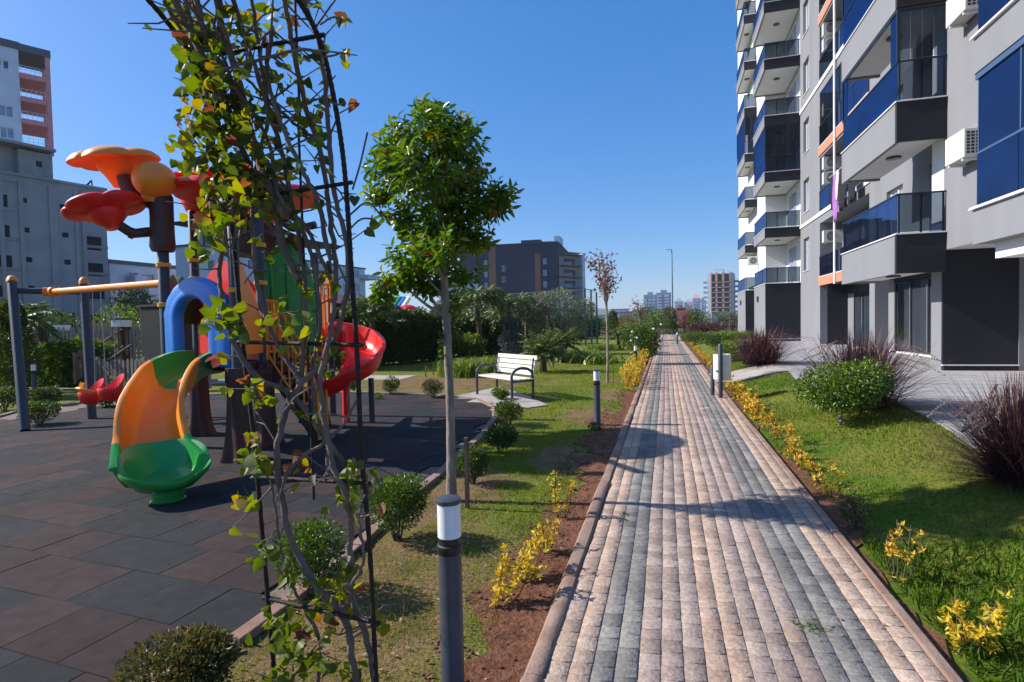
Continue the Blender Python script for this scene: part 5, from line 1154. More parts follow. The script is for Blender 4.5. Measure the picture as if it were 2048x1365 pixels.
# plain brown moulded monkey heads under the roof
def monkey(c, r, yaw, arms=True):
    q = MB(); q.ball(c, r, n=16, sc=(1, 1, .95)); f = (-fwd*math.cos(yaw)-right*math.sin(yaw)); s = UPV.cross(f).normalized()
    q.ball(c+s*r*1.0, r*.3, n=8); q.ball(c-s*r*1.0, r*.3, n=8)
    h = tp(q, 'monkey_head', 'p_brown', smooth=80)
    q = MB(); q.ball(c+f*r*.72-UPV*r*.28, r*.52, n=12, sc=(1, 1, .75)); o = tp(q, 'muzzle', 'p_yellow', h, smooth=80)
    for sg in (-1, 1):
        q = MB(); q.ball(c+f*r*.82+UPV*r*.32+s*sg*r*.28, r*.17, 0, 8); q.ball(c+f*r*.96+UPV*r*.32+s*sg*r*.27, r*.08, 1, 6); o = tp(q, 'eye', ['flower_w', 'black'], h, smooth=80)
    if arms: q = MB(); q.tube(spl([c-UPV*r, c-UPV*r*1.6+right*.15, c-UPV*r*1.2+right*.45], 8), .05, 8); o = tp(q, 'arm', 'p_brown', h, smooth=60)
monkey(pd(437, 408, 7.6), .15, .5); monkey(pd(566, 425, 7.6), .14, -.4)

# ---- swing set joined to the tower side: its own thing
sa, sb = G(50, 865), G(184, 840)
bm_ = (sa+sb)/2; sw = empty('swing_frame', (bm_.x, bm_.y, 0), 'grey steel swing frame with orange caps and an orange top beam at the left edge', 'swing frame'); SWI = Matrix.Translation(-sw.location)
def swp(q, nm, mm, par=None, **k): o = q.build(nm, mm, None, **k); o.parent = par or sw; o.matrix_parent_inverse = SWI if par is None else Matrix.Identity(4); return o
ta, tb = pd(24, 566, 9.9), pd(168, 570, 10.35)
for a, t in ((sa, ta), (sb, tb)):
    q = MB(); q.tube([a+UPV*.02, t], .072, 16); o = swp(q, 'leg', 'post', smooth=40); c = MB(); dd = (t-a).normalized(); c.tube([t-dd*.0, t+dd*.07, t+dd*.13, t+dd*.155], [.08, .08, .05, .01], 16); swp(c, 'cap', 'p_orange', o, smooth=50)
q = MB(); ca_, cb_ = pd(28, 582, 9.9), pd(170, 584, 10.35); q.tube([ca_, cb_], .055, 14); swp(q, 'cross_bar', 'post', smooth=40)
J = pd(104, 584, 9.75); E1 = Vector((P1.x, P1.y, 2.22))
q = MB(); q.tube([J, E1-(E1-J).normalized()*.07], .052, 14); swp(q, 'top_beam', 'p_orange', smooth=40)
q = MB(); q.tube([J-(E1-J).normalized()*.07, J+(E1-J).normalized()*.12], .085, 12); q.tube([J-(cb_-ca_).normalized()*.12, J+(cb_-ca_).normalized()*.12], .075, 12); swp(q, 'joint', 'p_orange', smooth=40)
def baby_swing(px, py, d, label, yellow):
    c = pd(px, py, d); t = (E1-J); k = max(0, min(1, ((c-J).dot(t))/t.length_squared)); hang = J+t*k
    c = Vector((hang.x+(c.x-hang.x)*.15, hang.y+(c.y-hang.y)*.15, c.z)); root = empty('baby_swing', c, label, 'swing seat', 'baby swings on the swing frame')
    ax = (t.normalized()*Vector((1, 1, 0))).normalized(); ay = Vector((-ax.y, ax.x, 0)); ay = -ay if ay.dot(fwd) > 0 else ay
    def mk(q, nm, mm, **kk): o = q.build(nm, mm, root, **kk); return o
    n = 28; vs_ = []
    prof = [(.0, -.13), (.55, -.13), (.85, -.10), (1.0, .0), (1.04, .05), (.98, .07), (.9, .03), (.8, -.05), (.5, -.09), (0, -.09)]
    for f, h in prof:
        for j in range(n):
            a = 2*math.pi*j/n; bk = max(0, -math.sin(a)); vs_.append(ax*(.19*f*math.cos(a))+ay*(.17*f*math.sin(a))+UPV*(h+(.20*bk**1.2 if f > .84 else 0)))
    q = MB(); q.add(vs_, [(i*n+j, i*n+(j+1) % n, (i+1)*n+(j+1) % n, (i+1)*n+j) for i in range(len(prof)-1) for j in range(n)]); mk(q, 'seat', 'p_red', smooth=60)
    if yellow:
        q = MB(); q.tube(spl([ax*.17+UPV*.07+ay*.02, ax*.1+ay*.16+UPV*.13, -ax*.1+ay*.16+UPV*.13, -ax*.17+UPV*.07+ay*.02], 12), .022, 8); q.tube([ay*.155+UPV*.14, ay*.12-UPV*.06], .025, 8)
        for s in (-.06, 0, .06): q.tube([ax*s+ay*.14+UPV*.12, ax*s*1.2+ay*.1+UPV*.22], .02, 6)
        mk(q, 'safety_bar', 'p_yellow', smooth=60)
    hl = hang-c
    for s in (-1, 1):
        q = MB(); a = ax*s*.17+UPV*.06; b = Vector((0, 0, hl.z))+ax*s*.24; nn = 34
        for i in range(nn):
            p0 = a+(b-a)*(i/nn); p1 = a+(b-a)*((i+1.15)/nn); q.bar(p0, p1, .012 if i % 2 else .005, .005 if i % 2 else .012)
        mk(q, 'chain', 'pole')
    return root
baby_swing(178, 792, 8.9, 'red baby swing with a yellow safety bar hanging nearer the left post', True)
baby_swing(212, 785, 8.4, 'plain red high backed baby swing hanging nearer the play tower', False)

# ================================================================== STREET FURNITURE
def bollard(p, label, h=.86, par=None):
    root = empty('bollard_lamp', p, label, 'bollard light', 'bollard lights along the path')
    q = MB(); q.lathe([(.075, 0), (.075, .012), (.052, .016), (.05, .02), (.05, h-.235)], (0, 0, 0), 28, cap=False); q.build('post', 'bollard', root, smooth=35)
    q = MB(); q.lathe([(.0505, h-.235), (.054, h-.23), (.054, h-.20), (.046, h-.195), (.046, h-.165)], (0, 0, 0), 28, cap=False); q.build('neck', 'black', root, smooth=35)
    q = MB(); q.lathe([(.0, h-.164), (.050, h-.164), (.050, h-.022), (.0, h-.022)], (0, 0, 0), 28, cap=False); q.build('lamp_cover', 'lampw', root, smooth=35)
    q = MB(); q.lathe([(.053, h-.021), (.053, h-.004), (.047, h), (0, h)], (0, 0, 0), 28, cap=False); q.build('cap', 'bollard', root, smooth=35)
    return root
b0 = bollard(Vector((-.90, 2.16, 0)), 'nearest grey bollard light with an opal cover, large in the foreground beside the left kerb', .86)
b0.scale = (1.0, 1.0, 1.0)
bollard(G(1195, 852), 'second bollard light along the left kerb, on the grass past the bench', .86)
bollard(G(1272, 748), 'third bollard light along the left kerb, beside the golden shrubs and thin tree', .86)
bollard(G(70, 800), 'bollard light standing behind the left leg of the swing frame', .86)
bollard(G(1355, 690), 'far small bollard light by the right kerb near the path end', .8)
# bench
A_, B_ = G(948, 797), G(1037, 808); C_, D_ = G(984, 778), G(1072, 800)
be = empty('park_bench', (A_+B_+C_+D_)/4, 'white slatted park bench with curved dark grey tube armrests on the lawn beside the playground', 'bench')
fx_ = ((B_-A_)+(D_-C_)).normalized(); L_ = (B_-A_).length; by = Vector((-fx_.y, fx_.x, 0))
if by.dot(C_-A_) < 0: by = -by
dep = .52; L_ = 1.55; X0 = -L_/2
for s in (-1, 1):
    q = MB(); f = fx_*(s*L_/2*.93)
    q.tube([f-by*dep/2, f-by*dep/2+UPV*.50]+[f+by*(-dep/2*math.cos(t))+UPV*(.50+.17*math.sin(t)) for t in np.linspace(.15, math.pi-.15, 12)]+[f+by*dep/2+UPV*.50, f+by*dep/2], .028, 12)
    o = q.build('side_frame', 'post', be, smooth=40)
    q = MB(); q.tube([f-by*dep/2+UPV*.40, f+by*dep/2+UPV*.40], .02, 8); q.tube([f+by*dep*.40+UPV*.40, f+by*(dep*.55)+UPV*.86], .018, 8); q.build('brace', 'post', be, smooth=40)
for i in range(4):
    y = -dep/2+.015+i*.125; q = MB(); q.fbox((0, 0, .425), fx_, by, X0, -X0, y, y+.112, 0, .028); q.build('seat_slat', 'wood_w', be, bevel=.006)
for i in range(4):
    z = .50+i*.105; yy = dep*.44+(z-.40)*.26; q = MB(); q.fbox((0, 0, z), fx_, by, X0, -X0, yy, yy+.024, 0, .093); q.build('back_slat', 'wood_w', be, bevel=.006)
# litter bin
bp = Vector((1.05, 11.75, .036)); bi = empty('litter_bin', bp, 'white metal litter bin hung between two dark grey posts at the right kerb', 'litter bin')
for i, (s, hh) in enumerate(((0, 1.06), (.0, .6))):
    q = MB(); q.tube([(-.02 if i == 0 else -.14, -.20 if i == 0 else .20, -.02), (-.02 if i == 0 else -.14, -.20 if i == 0 else .20, hh-.02), (-.02 if i == 0 else -.14, -.20 if i == 0 else .20, hh)], [.042, .042, .03], 18); q.build('post', 'bollard', bi, smooth=40)
q = MB(); n = 28; vs_ = []
prof = [(.155, .34), (.163, .345), (.168, .36), (.168, .84), (.158, .85), (.158, .36)]
q.lathe(prof, (.03, 0, 0), 32, cap=False); q.lathe([(0, .345), (.158, .345)], (.03, 0, 0), 32, cap=False); bo = q.build('bin_body', 'bin', bi, smooth=40)
q = MB(); q.lathe([(.157, .80), (.157, .835), (0, .84)], (.03, 0, 0), 32, cap=False); q.build('lid', 'wood_d', bo, smooth=40)
def textcurve(body, size, loc, rot, m, parent, ext=.001):
    c = bpy.data.curves.new('lettering', 'FONT'); c.body = body; c.size = size; c.extrude = ext; c.align_x = 'CENTER'; c.materials.append(M[m]); o = bpy.data.objects.new('lettering', c); COL.objects.link(o); o.location = loc; o.rotation_euler = rot; o.parent = parent; return o
q = MB()
for i, w_ in enumerate((.05, .07, .03)):                # small worn dark print, unreadable at this distance
    t0 = math.radians(225+i*9)
    for t in np.linspace(t0, t0+rad(7), 4): q.box(.03+.1695*math.cos(t)-.003, .03+.1695*math.cos(t)+.003, .1695*math.sin(t)-.003, .1695*math.sin(t)+.003, .50, .515+.012*((i+int(t*40)) % 3))
q.build('worn_print', 'frame_d', bo)
# tall lamp post
lp_ = Vector((*PD(1345, 662, 62)[:2], 0)); h_ = PD(1342, 500, 62).z
lm = empty('street_lamp', lp_, 'very tall thin grey street lamp at the far end of the path', 'lamp post')
q = MB(); q.tube([(0, 0, -.1), (0, 0, 1.2), (0, 0, h_)], [.16, .14, .07], 12); q.build('pole', 'pole', lm, smooth=40)
q = MB(); q.tube([(0, 0, h_-.05), (-.18, 0, h_+.02), (-.3, 0, h_+.02)], .045, 8); o = q.build('arm', 'pole', lm, smooth=40); q = MB(); q.box(-.62, -.28, -.12, .12, h_-.03, h_+.07); q.build('lamp_head', 'white_trim', o)
# stake by the near tree
st = G(935, 1018); sk = MB(); sk.box(-.016, .016, -.016, .016, 0, .62); o = sk.build('tree_stake', 'bark_d'); o.location = st; tag(o, 'short rusty stake standing in the grass beside the round tree trunk', 'stake')
# fences and the things behind the playground
def fence(name, label, A, B, h, m, gap=.13, wd=.07, post_every=1.8, pointed=True, z0=0.0, rails=(.25, .8), pm=None):
    A = Vector((*A[:2], z0)); B = Vector((*B[:2], z0)); u = (B-A).normalized(); W = (B-A).length; v = Vector((-u.y, u.x, 0)); root = empty(name, (A+B)/2, label, 'fence'); inv = Matrix.Translation(-root.location); rg = random.Random(len(label))
    q = MB(); x = .05
    while x < W-.05:
        hh = h*(1+rg.uniform(-.04, .03)); sk = rg.uniform(-.006, .006); a = A+u*x; P = lambda dx, dy, z: a+u*(dx+sk*z*3)+v*dy+Vector((0, 0, z))
        if pointed: out = [(-wd/2, .05), (wd/2, .05), (wd/2, hh-.06), (0, hh), (-wd/2, hh-.06)]
        else: out = [(-wd/2, .05), (wd/2, .05), (wd/2, hh), (-wd/2, hh)]
        k = len(out); q.add([P(dx, -.012, z) for dx, z in out]+[P(dx, .012, z) for dx, z in out], [tuple(range(k)), tuple(range(k, 2*k))[::-1]]+[(i, k+i, k+(i+1) % k, (i+1) % k) for i in range(k)]); x += gap
    o = q.build('picket_panel', m); o.parent = root; o.matrix_parent_inverse = inv
    for r_ in rails: q = MB(); q.fbox(A, u, v, 0, W, .014, .05, h*r_-.035, h*r_+.035); o = q.build('rail', pm or m); o.parent = root; o.matrix_parent_inverse = inv
    for i in range(int(W/post_every)+1): q = MB(); q.fbox(A+u*min(W, i*post_every), u, v, -.04, .04, .052, .13, 0, h+.03); o = q.build('post', pm or m); o.parent = root; o.matrix_parent_inverse = inv
    return root
fence('picket_fence', 'weathered grey picket fence running behind the hedge and swing frame', PD(-60, 650, 21), PD(285, 650, 19.5), 1.75, 'wood_g', .17, .10, rails=(.45, .85))
fence('picket_fence', 'tall brown slatted fence in front of the low white block at the left', PD(180, 650, 23), PD(335, 650, 22), 1.95, 'wood_b', .22, .09, pointed=False)
fence('picket_fence', 'low pointed picket fence beside the garden path behind the swings', PD(186, 650, 15.2), PD(345, 650, 14.2), .85, 'wood_g', .155, .085, rails=(.3, .75))
fence('picket_fence', 'low pointed picket fence seen through the blue arch behind the play tower', PD(347, 650, 14.1), PD(430, 650, 14.3), .85, 'wood_g', .15, .085, rails=(.3, .75))
fence('iron_fence', 'dark low railing with a brown top board behind the long hedge', PD(905, 650, 34), PD(1110, 650, 38), 2.05, 'frame_d', .3, .04, pointed=False, rails=(.35, .98), pm='wood_b')
fence('iron_fence', 'dark railing at the right side of the path end before the gazebo', Vector((1.2, 60.5, 0)), Vector((7.5, 60.5, 0)), 1.0, 'wood_d', .25, .05, pointed=False)
fence('picket_fence', 'brown slatted garden fence between the stone pillar and the building corner', PD(1437, 650, 62), PD(1500, 650, 64), 1.7, 'wood_b', .3, .14, pointed=False, z0=.1)
fence('iron_fence', 'dark low railing left of the path end below the gazebo roof', Vector((-7.5, 60.5, 0)), Vector((-1.0, 60.5, 0)), 1.0, 'wood_d', .25, .05, pointed=False)
def lantern(px, py, d, h, label):
    p = PD(px, 650, d); p.z = 0; root = empty('wall_lantern', p, label, 'lantern', 'square lanterns on the fence pillars'); z = PD(px, py, d).z
    q = MB(); q.box(-.14, .14, -.14, .14, 0, z-.22); q.build('pillar', 'wood_d', root); q = MB(); q.box(-.2, .2, -.2, .2, z-.12, z+.12); q.build('lamp_cover', 'lampw', root, bevel=.02); q = MB(); q.box(-.23, .23, -.23, .23, z+.121, z+.16); q.build('cap', 'frame_d', root)
    q = MB(); q.box(-.17, .17, -.17, .17, z-.219, z-.121); q.build('base', 'frame_d', root)
lantern(80, 650, 18.5, 0, 'square white lantern on a pillar between the two swing posts'); lantern(124, 656, 21.4, 0, 'small square lantern behind the picket fence right of the first lantern'); lantern(243, 647, 18, 0, 'square white lantern on a dark pillar above the stair rails'); lantern(990, 632, 33, 0, 'small white lantern on the far railing behind the blue conifer')
lantern(882, 637, 32, 0, 'small white lantern on the far railing left of the round tree trunk')
# timber stair rails (towards the garden path)
root = empty('stair_railing', PD(195, 700, 16.5), 'brown timber handrails sloping down towards the garden path', 'handrail'); inv = Matrix.Translation(-root.location)
def rp(q, nm, mm): o = q.build(nm, mm); o.parent = root; o.matrix_parent_inverse = inv
for (a, b) in (((150, 722, 15), (250, 655, 18)), ((155, 764, 15), (250, 690, 18)), ((215, 722, 14.8), (262, 690, 17)), ((158, 762, 14.9), (250, 700, 17))): q = MB(); q.bar(PD(*a), PD(*b), .05, .05); rp(q, 'handrail', 'wood_d')
for px, y0, y1, d in ((151, 706, 768, 15), (163, 700, 764, 15.3), (190, 690, 740, 16), (225, 665, 720, 17), (235, 655, 712, 17.5), (250, 650, 710, 18)): q = MB(); q.bar(PD(px, y0, d), PD(px+2, y1, d), .09, .09, up=Vector((0, 1, 0))); rp(q, 'post', 'wood_b')
# dark cabinet behind the tower
A_ = PD(281, 650, 16.0); B_ = PD(326, 650, 15.6); A_.z = B_.z = 0; u_ = (B_-A_).normalized(); v_ = Vector((-u_.y, u_.x, 0)); o = MB(); zt = PD(300, 614, 15.8).z
root = empty('garden_shed', (A_+B_)/2, 'narrow dark brown shed panel standing between the fences left of the blue arch', 'shed')
q = MB(); q.fbox((A_-B_)/2, u_, v_, 0, (B_-A_).length, 0, 1.2, 0, zt); q.build('wall', 'wood_d', root); q = MB(); q.fbox((A_-B_)/2, u_, v_, .08, (B_-A_).length-.08, -.03, -.002, .7, zt-.1); q.build('door', 'dark_fill', root); q = MB(); q.fbox((A_-B_)/2, u_, v_, -.06, (B_-A_).length+.06, -.06, 1.26, zt+.002, zt+.06); q.build('roof', 'wood_d', root)
# stone pillar
p = PD(1429, 690, 58); root = empty('stone_pillar', (p.x, p.y, 0), 'pale stone gate pillar left of the brown slatted fence', 'pillar'); q = MB(); q.box(-.32, .32, -.32, .32, .0, 2.3); q.build('shaft', 'terrace', root, bevel=.02); q = MB(); q.box(-.38, .38, -.38, .38, 2.302, 2.42); q.build('cap', 'white_b', root)
# gazebo with brown tiled roof at the path end
def gazebo(px, d, w_, label, base=650):
    c = PD(px, 650, d); c.z = 0; root = empty('gazebo', c, label, 'gazebo'); hw = w_/2
    for sx in (-1, 1):
        for sy in (-1, 1): q = MB(); q.box(sx*hw*.8-.1, sx*hw*.8+.1, sy*hw*.8-.1, sy*hw*.8+.1, 0, 2.2); q.build('post', 'wood_d', root)
    q = MB(); q.add([(-hw, -hw, 2.05), (hw, -hw, 2.05), (hw, hw, 2.05), (-hw, hw, 2.05), (-hw*.25, -hw*.25, 2.85), (hw*.25, -hw*.25, 2.85), (hw*.25, hw*.25, 2.85), (-hw*.25, hw*.25, 2.85)], [(0, 1, 5, 4), (1, 2, 6, 5), (2, 3, 7, 6), (3, 0, 4, 7), (4, 5, 6, 7), (3, 2, 1, 0)])
    q.add([(-hw*.3, -hw*.3, 2.95), (hw*.3, -hw*.3, 2.95), (hw*.3, hw*.3, 2.95), (-hw*.3, hw*.3, 2.95), (0, 0, 3.35)], [(0, 1, 4), (1, 2, 4), (2, 3, 4), (3, 0, 4), (3, 2, 1, 0)]); q.box(-hw*.22, hw*.22, -hw*.22, hw*.22, 2.84, 2.96)
    q.build('roof', 'roof_r', root); q = MB(); q.box(-hw*.8, hw*.8, -hw*.82, -hw*.78, .5, .95); q.build('bench_rail', 'wood_d', root)
gazebo(1336, 72, 5.2, 'brown gazebo with a two tier roof directly behind the cypress at the path end'); gazebo(1362, 70, 4.6, 'brown gazebo right of the lamp post at the path end')
# teal sports cage
root = empty('sports_cage', PD(1180, 650, 40)*Vector((1, 1, 0)), 'tall teal steel mesh sports cage right of the dark violet block', 'sports cage'); inv = Matrix.Translation(-root.location)
cg = [PD(1168, 650, 36), PD(1172, 650, 40), PD(1180, 650, 34), PD(1190, 650, 42), PD(1196, 650, 46)]
for i, (px, d, py) in enumerate(((1171, 36, 577), (1183, 36.5, 580), (1194, 38, 585))):
    p = PD(px, 650, d); p.z = 0; zt = PD(px, py, d).z; q = MB(); q.bar(p, Vector((p.x, p.y, zt)), .10, .10, up=Vector((0, 1, 0))); o = q.build('cage_post', 'cage'); o.parent = root; o.matrix_parent_inverse = inv
a = PD(1171, 650, 36); b = PD(1194, 650, 38); a.z = b.z = 0; c = PD(905, 650, 44); c.z = 0; zt = PD(1171, 579, 36).z
q = MB()
for (p0, p1) in ((a, b), (a, c)):
    for z in (.1, 2.0, zt): q.bar(p0+UPV*z, p1+UPV*z, .05, .05)
    n = int((p1-p0).length/(.35)); 
    for i in range(n+1): p = p0+(p1-p0)*i/n; q.bar(p, p+UPV*zt, .012, .012, up=Vector((0, 1, 0)))
    for z in np.arange(.4, zt, .35): q.bar(p0+UPV*z, p1+UPV*z, .012, .012)
o = q.build('mesh_panel', 'cage'); o.parent = root; o.matrix_parent_inverse = inv
# second playground behind the hedge: striped slide, red dome, red roof
root = empty('water_slide', PD(765, 650, 42)*Vector((1, 1, 0)), 'distant slide with yellow green blue and white stripes above the long hedge', 'slide'); inv = Matrix.Translation(-root.location)
a0, b0_ = PD(760, 640, 42), PD(790, 596, 44); 
for i, m_ in enumerate(('p_yellow', 'p_green', 'p_blue', 'white_trim')):
    dx = right*(.36*i); q = MB(); q.bar(a0+dx, b0_+dx, .34, .3); o = q.build('lane', m_); o.parent = root; o.matrix_parent_inverse = inv
p = PD(815, 626, 40); q = MB(); q.ball((0, 0, 0), .75, n=12, sc=(1, 1, .6)); q.lathe([(.1, 0), (.1, -3)], (0, 0, 0), 8); o = q.build('play_dome', 'p_red', smooth=60); o.location = p; o.location.z = PD(815, 622, 40).z; tag(o, 'small red dome above the hedge left of the round tree trunk', 'play dome')
A_ = PD(640, 650, 46); B_ = PD(738, 650, 52); A_.z = B_.z = 0; u_ = (B_-A_).normalized(); v_ = Vector((-u_.y, u_.x, 0)); z0_ = PD(690, 607, 48).z; z1_ = PD(690, 583, 48).z; wl = (B_-A_).length
root = empty('pavilion', (A_+B_)/2, 'long pavilion with a dark red sloping roof behind the red spiral slide', 'pavilion')
q = MB(); o0 = (A_-B_)/2; q.add([o0+UPV*z0_-v_*.5, o0+u_*wl+UPV*z0_-v_*.5, o0+u_*wl+v_*3+UPV*z1_, o0+v_*3+UPV*z1_, o0+v_*6+UPV*z0_, o0+u_*wl+v_*6+UPV*z0_], [(0, 1, 2, 3), (3, 2, 5, 4), (0, 3, 4), (1, 5, 2), (0, 4, 5, 1)]); q.build('roof', 'roof_r', root); q = MB(); q.fbox(o0, u_, v_, .3, wl-.3, .5, 5.5, 0, z0_-.02); q.build('wall', 'wood_d', root)

# ================================================================== PLANTS
def ellip(rng, n, c, r, shell=.45):
    d = unit(rng.normal(size=(n, 3))); k = rng.random(n)**shell; return np.array(c)+d*np.array(r)*k[:, None], d
def root_at(name, p, label, cat, group=None): return empty(name, Vector(p), label, cat, group)
def child(q, nm, mm, root, **k):
    o = q.build(nm, mm, None, **k); o.parent = root; o.matrix_parent_inverse = Matrix.Translation(-root.location); return o
# ---- round ficus with two-storey crown, the main tree
tb_ = G(903, 1000); D0_ = 4.98
root = root_at('round_tree', tb_, 'glossy leaved round headed tree with a smooth pale trunk beside the playground', 'tree')
trunk = [pd(903, 1003, D0_), pd(902, 900, D0_), pd(900, 800, D0_+.01), pd(896, 710, D0_), pd(893, 640, D0_), pd(889, 570, D0_), pd(886, 500, D0_), pd(884, 430, D0_), pd(882, 350, D0_), pd(878, 270, D0_)]
q = MB(); tr = spl(trunk, 34); rr_ = lerp_list([.050, .041, .038, .037, .039, .036, .031, .026, .018, .008], 34); q.tube(tr, rr_, 16, lump=.035)
lobes = [((855, 285, -.05), (100, 68), 40), ((905, 262, .10), (70, 45), 22), ((790, 335, -.1), (62, 62), 24), ((925, 330, .0), (66, 62), 26), ((965, 400, .05), (66, 42), 22), ((1005, 388, .0), (28, 26), 6), ((760, 390, .0), (30, 28), 6), ((850, 350, .3), (80, 60), 18), ((850, 350, -.35), (80, 60), 20),
         ((880, 462, .0), (80, 44), 24), ((942, 475, .05), (50, 40), 13), ((832, 520, -.05), (66, 46), 20), ((795, 560, .0), (46, 34), 10), ((850, 572, .1), (52, 30), 10), ((925, 545, .1), (42, 32), 7), ((880, 480, .3), (60, 60), 14), ((870, 500, -.3), (60, 56), 16), ((857, 222, 0), (34, 22), 5), ((760, 585, 0), (30, 18), 4), ((905, 605, .05), (24, 24), 3), ((805, 435, .0), (46, 34), 8), ((925, 430, .1), (50, 40), 9), ((860, 415, .1), (60, 34), 10)]
S_px = D0_/F
rng = np.random.default_rng(17); tips = []; TC = []
br_n = 0
for (px, py, dz), (rx, ry), nt_ in lobes:
    c = PD(px, py, D0_+dz); zc = c.z; j = min(range(len(tr)), key=lambda i: abs(tr[i].z-(zc-.32))); j = max(15, j); s = tr[j]
    if nt_ > 9: q.tube(spl([s, s+(c-s)*.45+UPV*(-.03), c], 8), lerp_list([.020, .006], 8), 8, lump=.05)
    P_, dd = ellip(rng, int(nt_*2.0), (0, 0, 0), (rx*S_px, min(rx, ry)*S_px*1.0, ry*S_px), .30)
    for p, d in zip(P_, dd):
        w_ = c+right*p[0]+fwd*p[1]*1.5+UPV*p[2]; o_ = right*d[0]+fwd*d[1]+UPV*d[2]; tips.append(w_); TC.append(o_)
        if rng.random() < .45: m_ = c+(w_-c)*.3; q.tube([m_, m_+(w_-m_)*.5+UPV*.015, w_], [.006, .004, .003], 5, cap=False)
child(q, 'trunk', 'bark', root, smooth=60)
C = []; Dd = []; R_ = []
for t_, o_ in zip(tips, TC):
    ax = (o_+UPV*.5+Vector(rng.normal(size=3))*.3).normalized(); a1 = ax.orthogonal().normalized(); a2 = ax.cross(a1); n = rng.integers(9, 14); tone = rng.random()
    young = rng.random() < .10
    for k in range(n):
        f = k/n; an = k*2.4; s = t_-ax*(.13*f); d_ = (a1*math.cos(an)+a2*math.sin(an))*(.8+.3*f)+ax*(.75-1.0*f)-UPV*(.35*rng.random()+.1)
        C.append(s); Dd.append(d_); R_.append(np.clip((.75 if young else .12)+.45*tone*.8+rng.normal()*.1, 0, .985))
n = len(C); rl = np.array(R_); rl[rng.random(n) < .004] = 1.0
o = leaves9('crown', C, Dd, rng.uniform(.065, .108, n), rng.uniform(.030, .043, n), 'l_ficus', rng=rng, rnd=rl, heart=False, cup=.16, curl=.2); o.parent = root; o.matrix_parent_inverse = Matrix.Translation(-root.location)
C = []; Dd = []
for k in range(26): an = k*2.4; s = pd(888, 690, D0_-.05)+UPV*(.10-.009*k); C.append(s); Dd.append(-right*.9+fwd*(-.4+.8*rng.random())+UPV*(.4-.05*k)+Vector(rng.normal(size=3))*.3)
o = leaves('trunk_shoot', C, Dd, .07, .03, 'l_bush', rng=rng, fold=.2); o.parent = root; o.matrix_parent_inverse = Matrix.Translation(-root.location)

# ---- climbing vine on a rebar arch
ar = root_at('rebar_arch', G(650, 1420)+Vector((0, 0, 0)), 'dark rusty rebar garden arch curving up and over at the left foreground', 'garden arch')
Rr = [pd(760, 1460, 2.1), pd(752, 1352, 2.1), pd(739, 1091, 2.1), pd(723, 905, 2.1), pd(715, 720, 2.1), pd(704, 560, 2.1), pd(696, 430, 2.1), pd(688, 330, 2.09), pd(675, 237, 2.06), pd(654, 132, 2.02), pd(631, 61, 1.96), pd(596, 0, 1.88), pd(530, -90, 1.76), pd(400, -200, 1.6)]
Rl = [pd(555, 1420, 2.33), pd(547, 1330, 2.33), pd(526, 1086, 2.33), pd(508, 879, 2.33), pd(489, 720, 2.33), pd(474, 560, 2.33), pd(461, 420, 2.32), pd(446, 303, 2.3), pd(428, 210, 2.27), pd(402, 140, 2.23), pd(367, 87, 2.18), pd(296, 0, 2.05), pd(180, -110, 1.9), pd(20, -230, 1.7)]
def ground_extend(P):
    p = P[0].copy(); p.z = -.1; return [p]+P
def arch_over(P):                                        # carry the arch over to its other leg behind the camera
    t = (P[-1]-P[-2]).normalized(); h = Vector((-.43*right.x-.9*fwd.x, -.43*right.y-.9*fwd.y, 0)).normalized(); a = P[-1]
    return P+[a+h*.35+UPV*.12, a+h*.8+UPV*.1, a+h*1.15-UPV*.2, a+h*1.35-UPV*.8, Vector(((a+h*1.4).x, (a+h*1.4).y, 0))]
for nm, P in (('upright', Rr), ('upright', Rl)):
    pts = spl(arch_over(ground_extend(P)), 260); q = MB(); rr_ = [.0088+(.0016 if i % 2 else 0) for i in range(260)]; q.tube(pts, rr_, 8)
    child(q, nm, 'rebar', ar, smooth=80)
def at_y(P, py):
    best = None; S = spl(P, 300); best = min(S, key=lambda p: abs(proj_y(p)-py)); return best
def proj_y(p):
    v_ = CAM_R.transposed() @ (p-Vector((0, 0, H))); return 682.5-F*v_.y/-v_.z
for ya, yb in ((1197, 1250), (955, 965), (688, 692), (402, 366), (118, 72)):
    a, b = at_y(Rl, ya), at_y(Rr, yb); e = (b-a).normalized()*.03; n = 60; q = MB(); q.tube([a-e+(b-a+e*2)*i/n for i in range(n+1)], [.0075+(.0014 if i % 2 else 0) for i in range(n+1)], 8); child(q, 'rung', 'rebar', ar, smooth=80)
for (a, b) in (((600, 236, 2.25), (588, -40, 2.1)), ((438, 300, 2.3), (436, -60, 2.1)), ((628, 1000, 2.2), (596, 236, 2.25))):
    q = MB(); q.tube([PD(*a), PD(*b)], .005, 6); child(q, 'tie_rod', 'rebar', ar)
vn = root_at('climbing_vine', G(640, 1420), 'twisted bare vine stems with yellowing leaves climbing the rebar arch', 'climbing plant')
rng = np.random.default_rng(23); rv = random.Random(23)
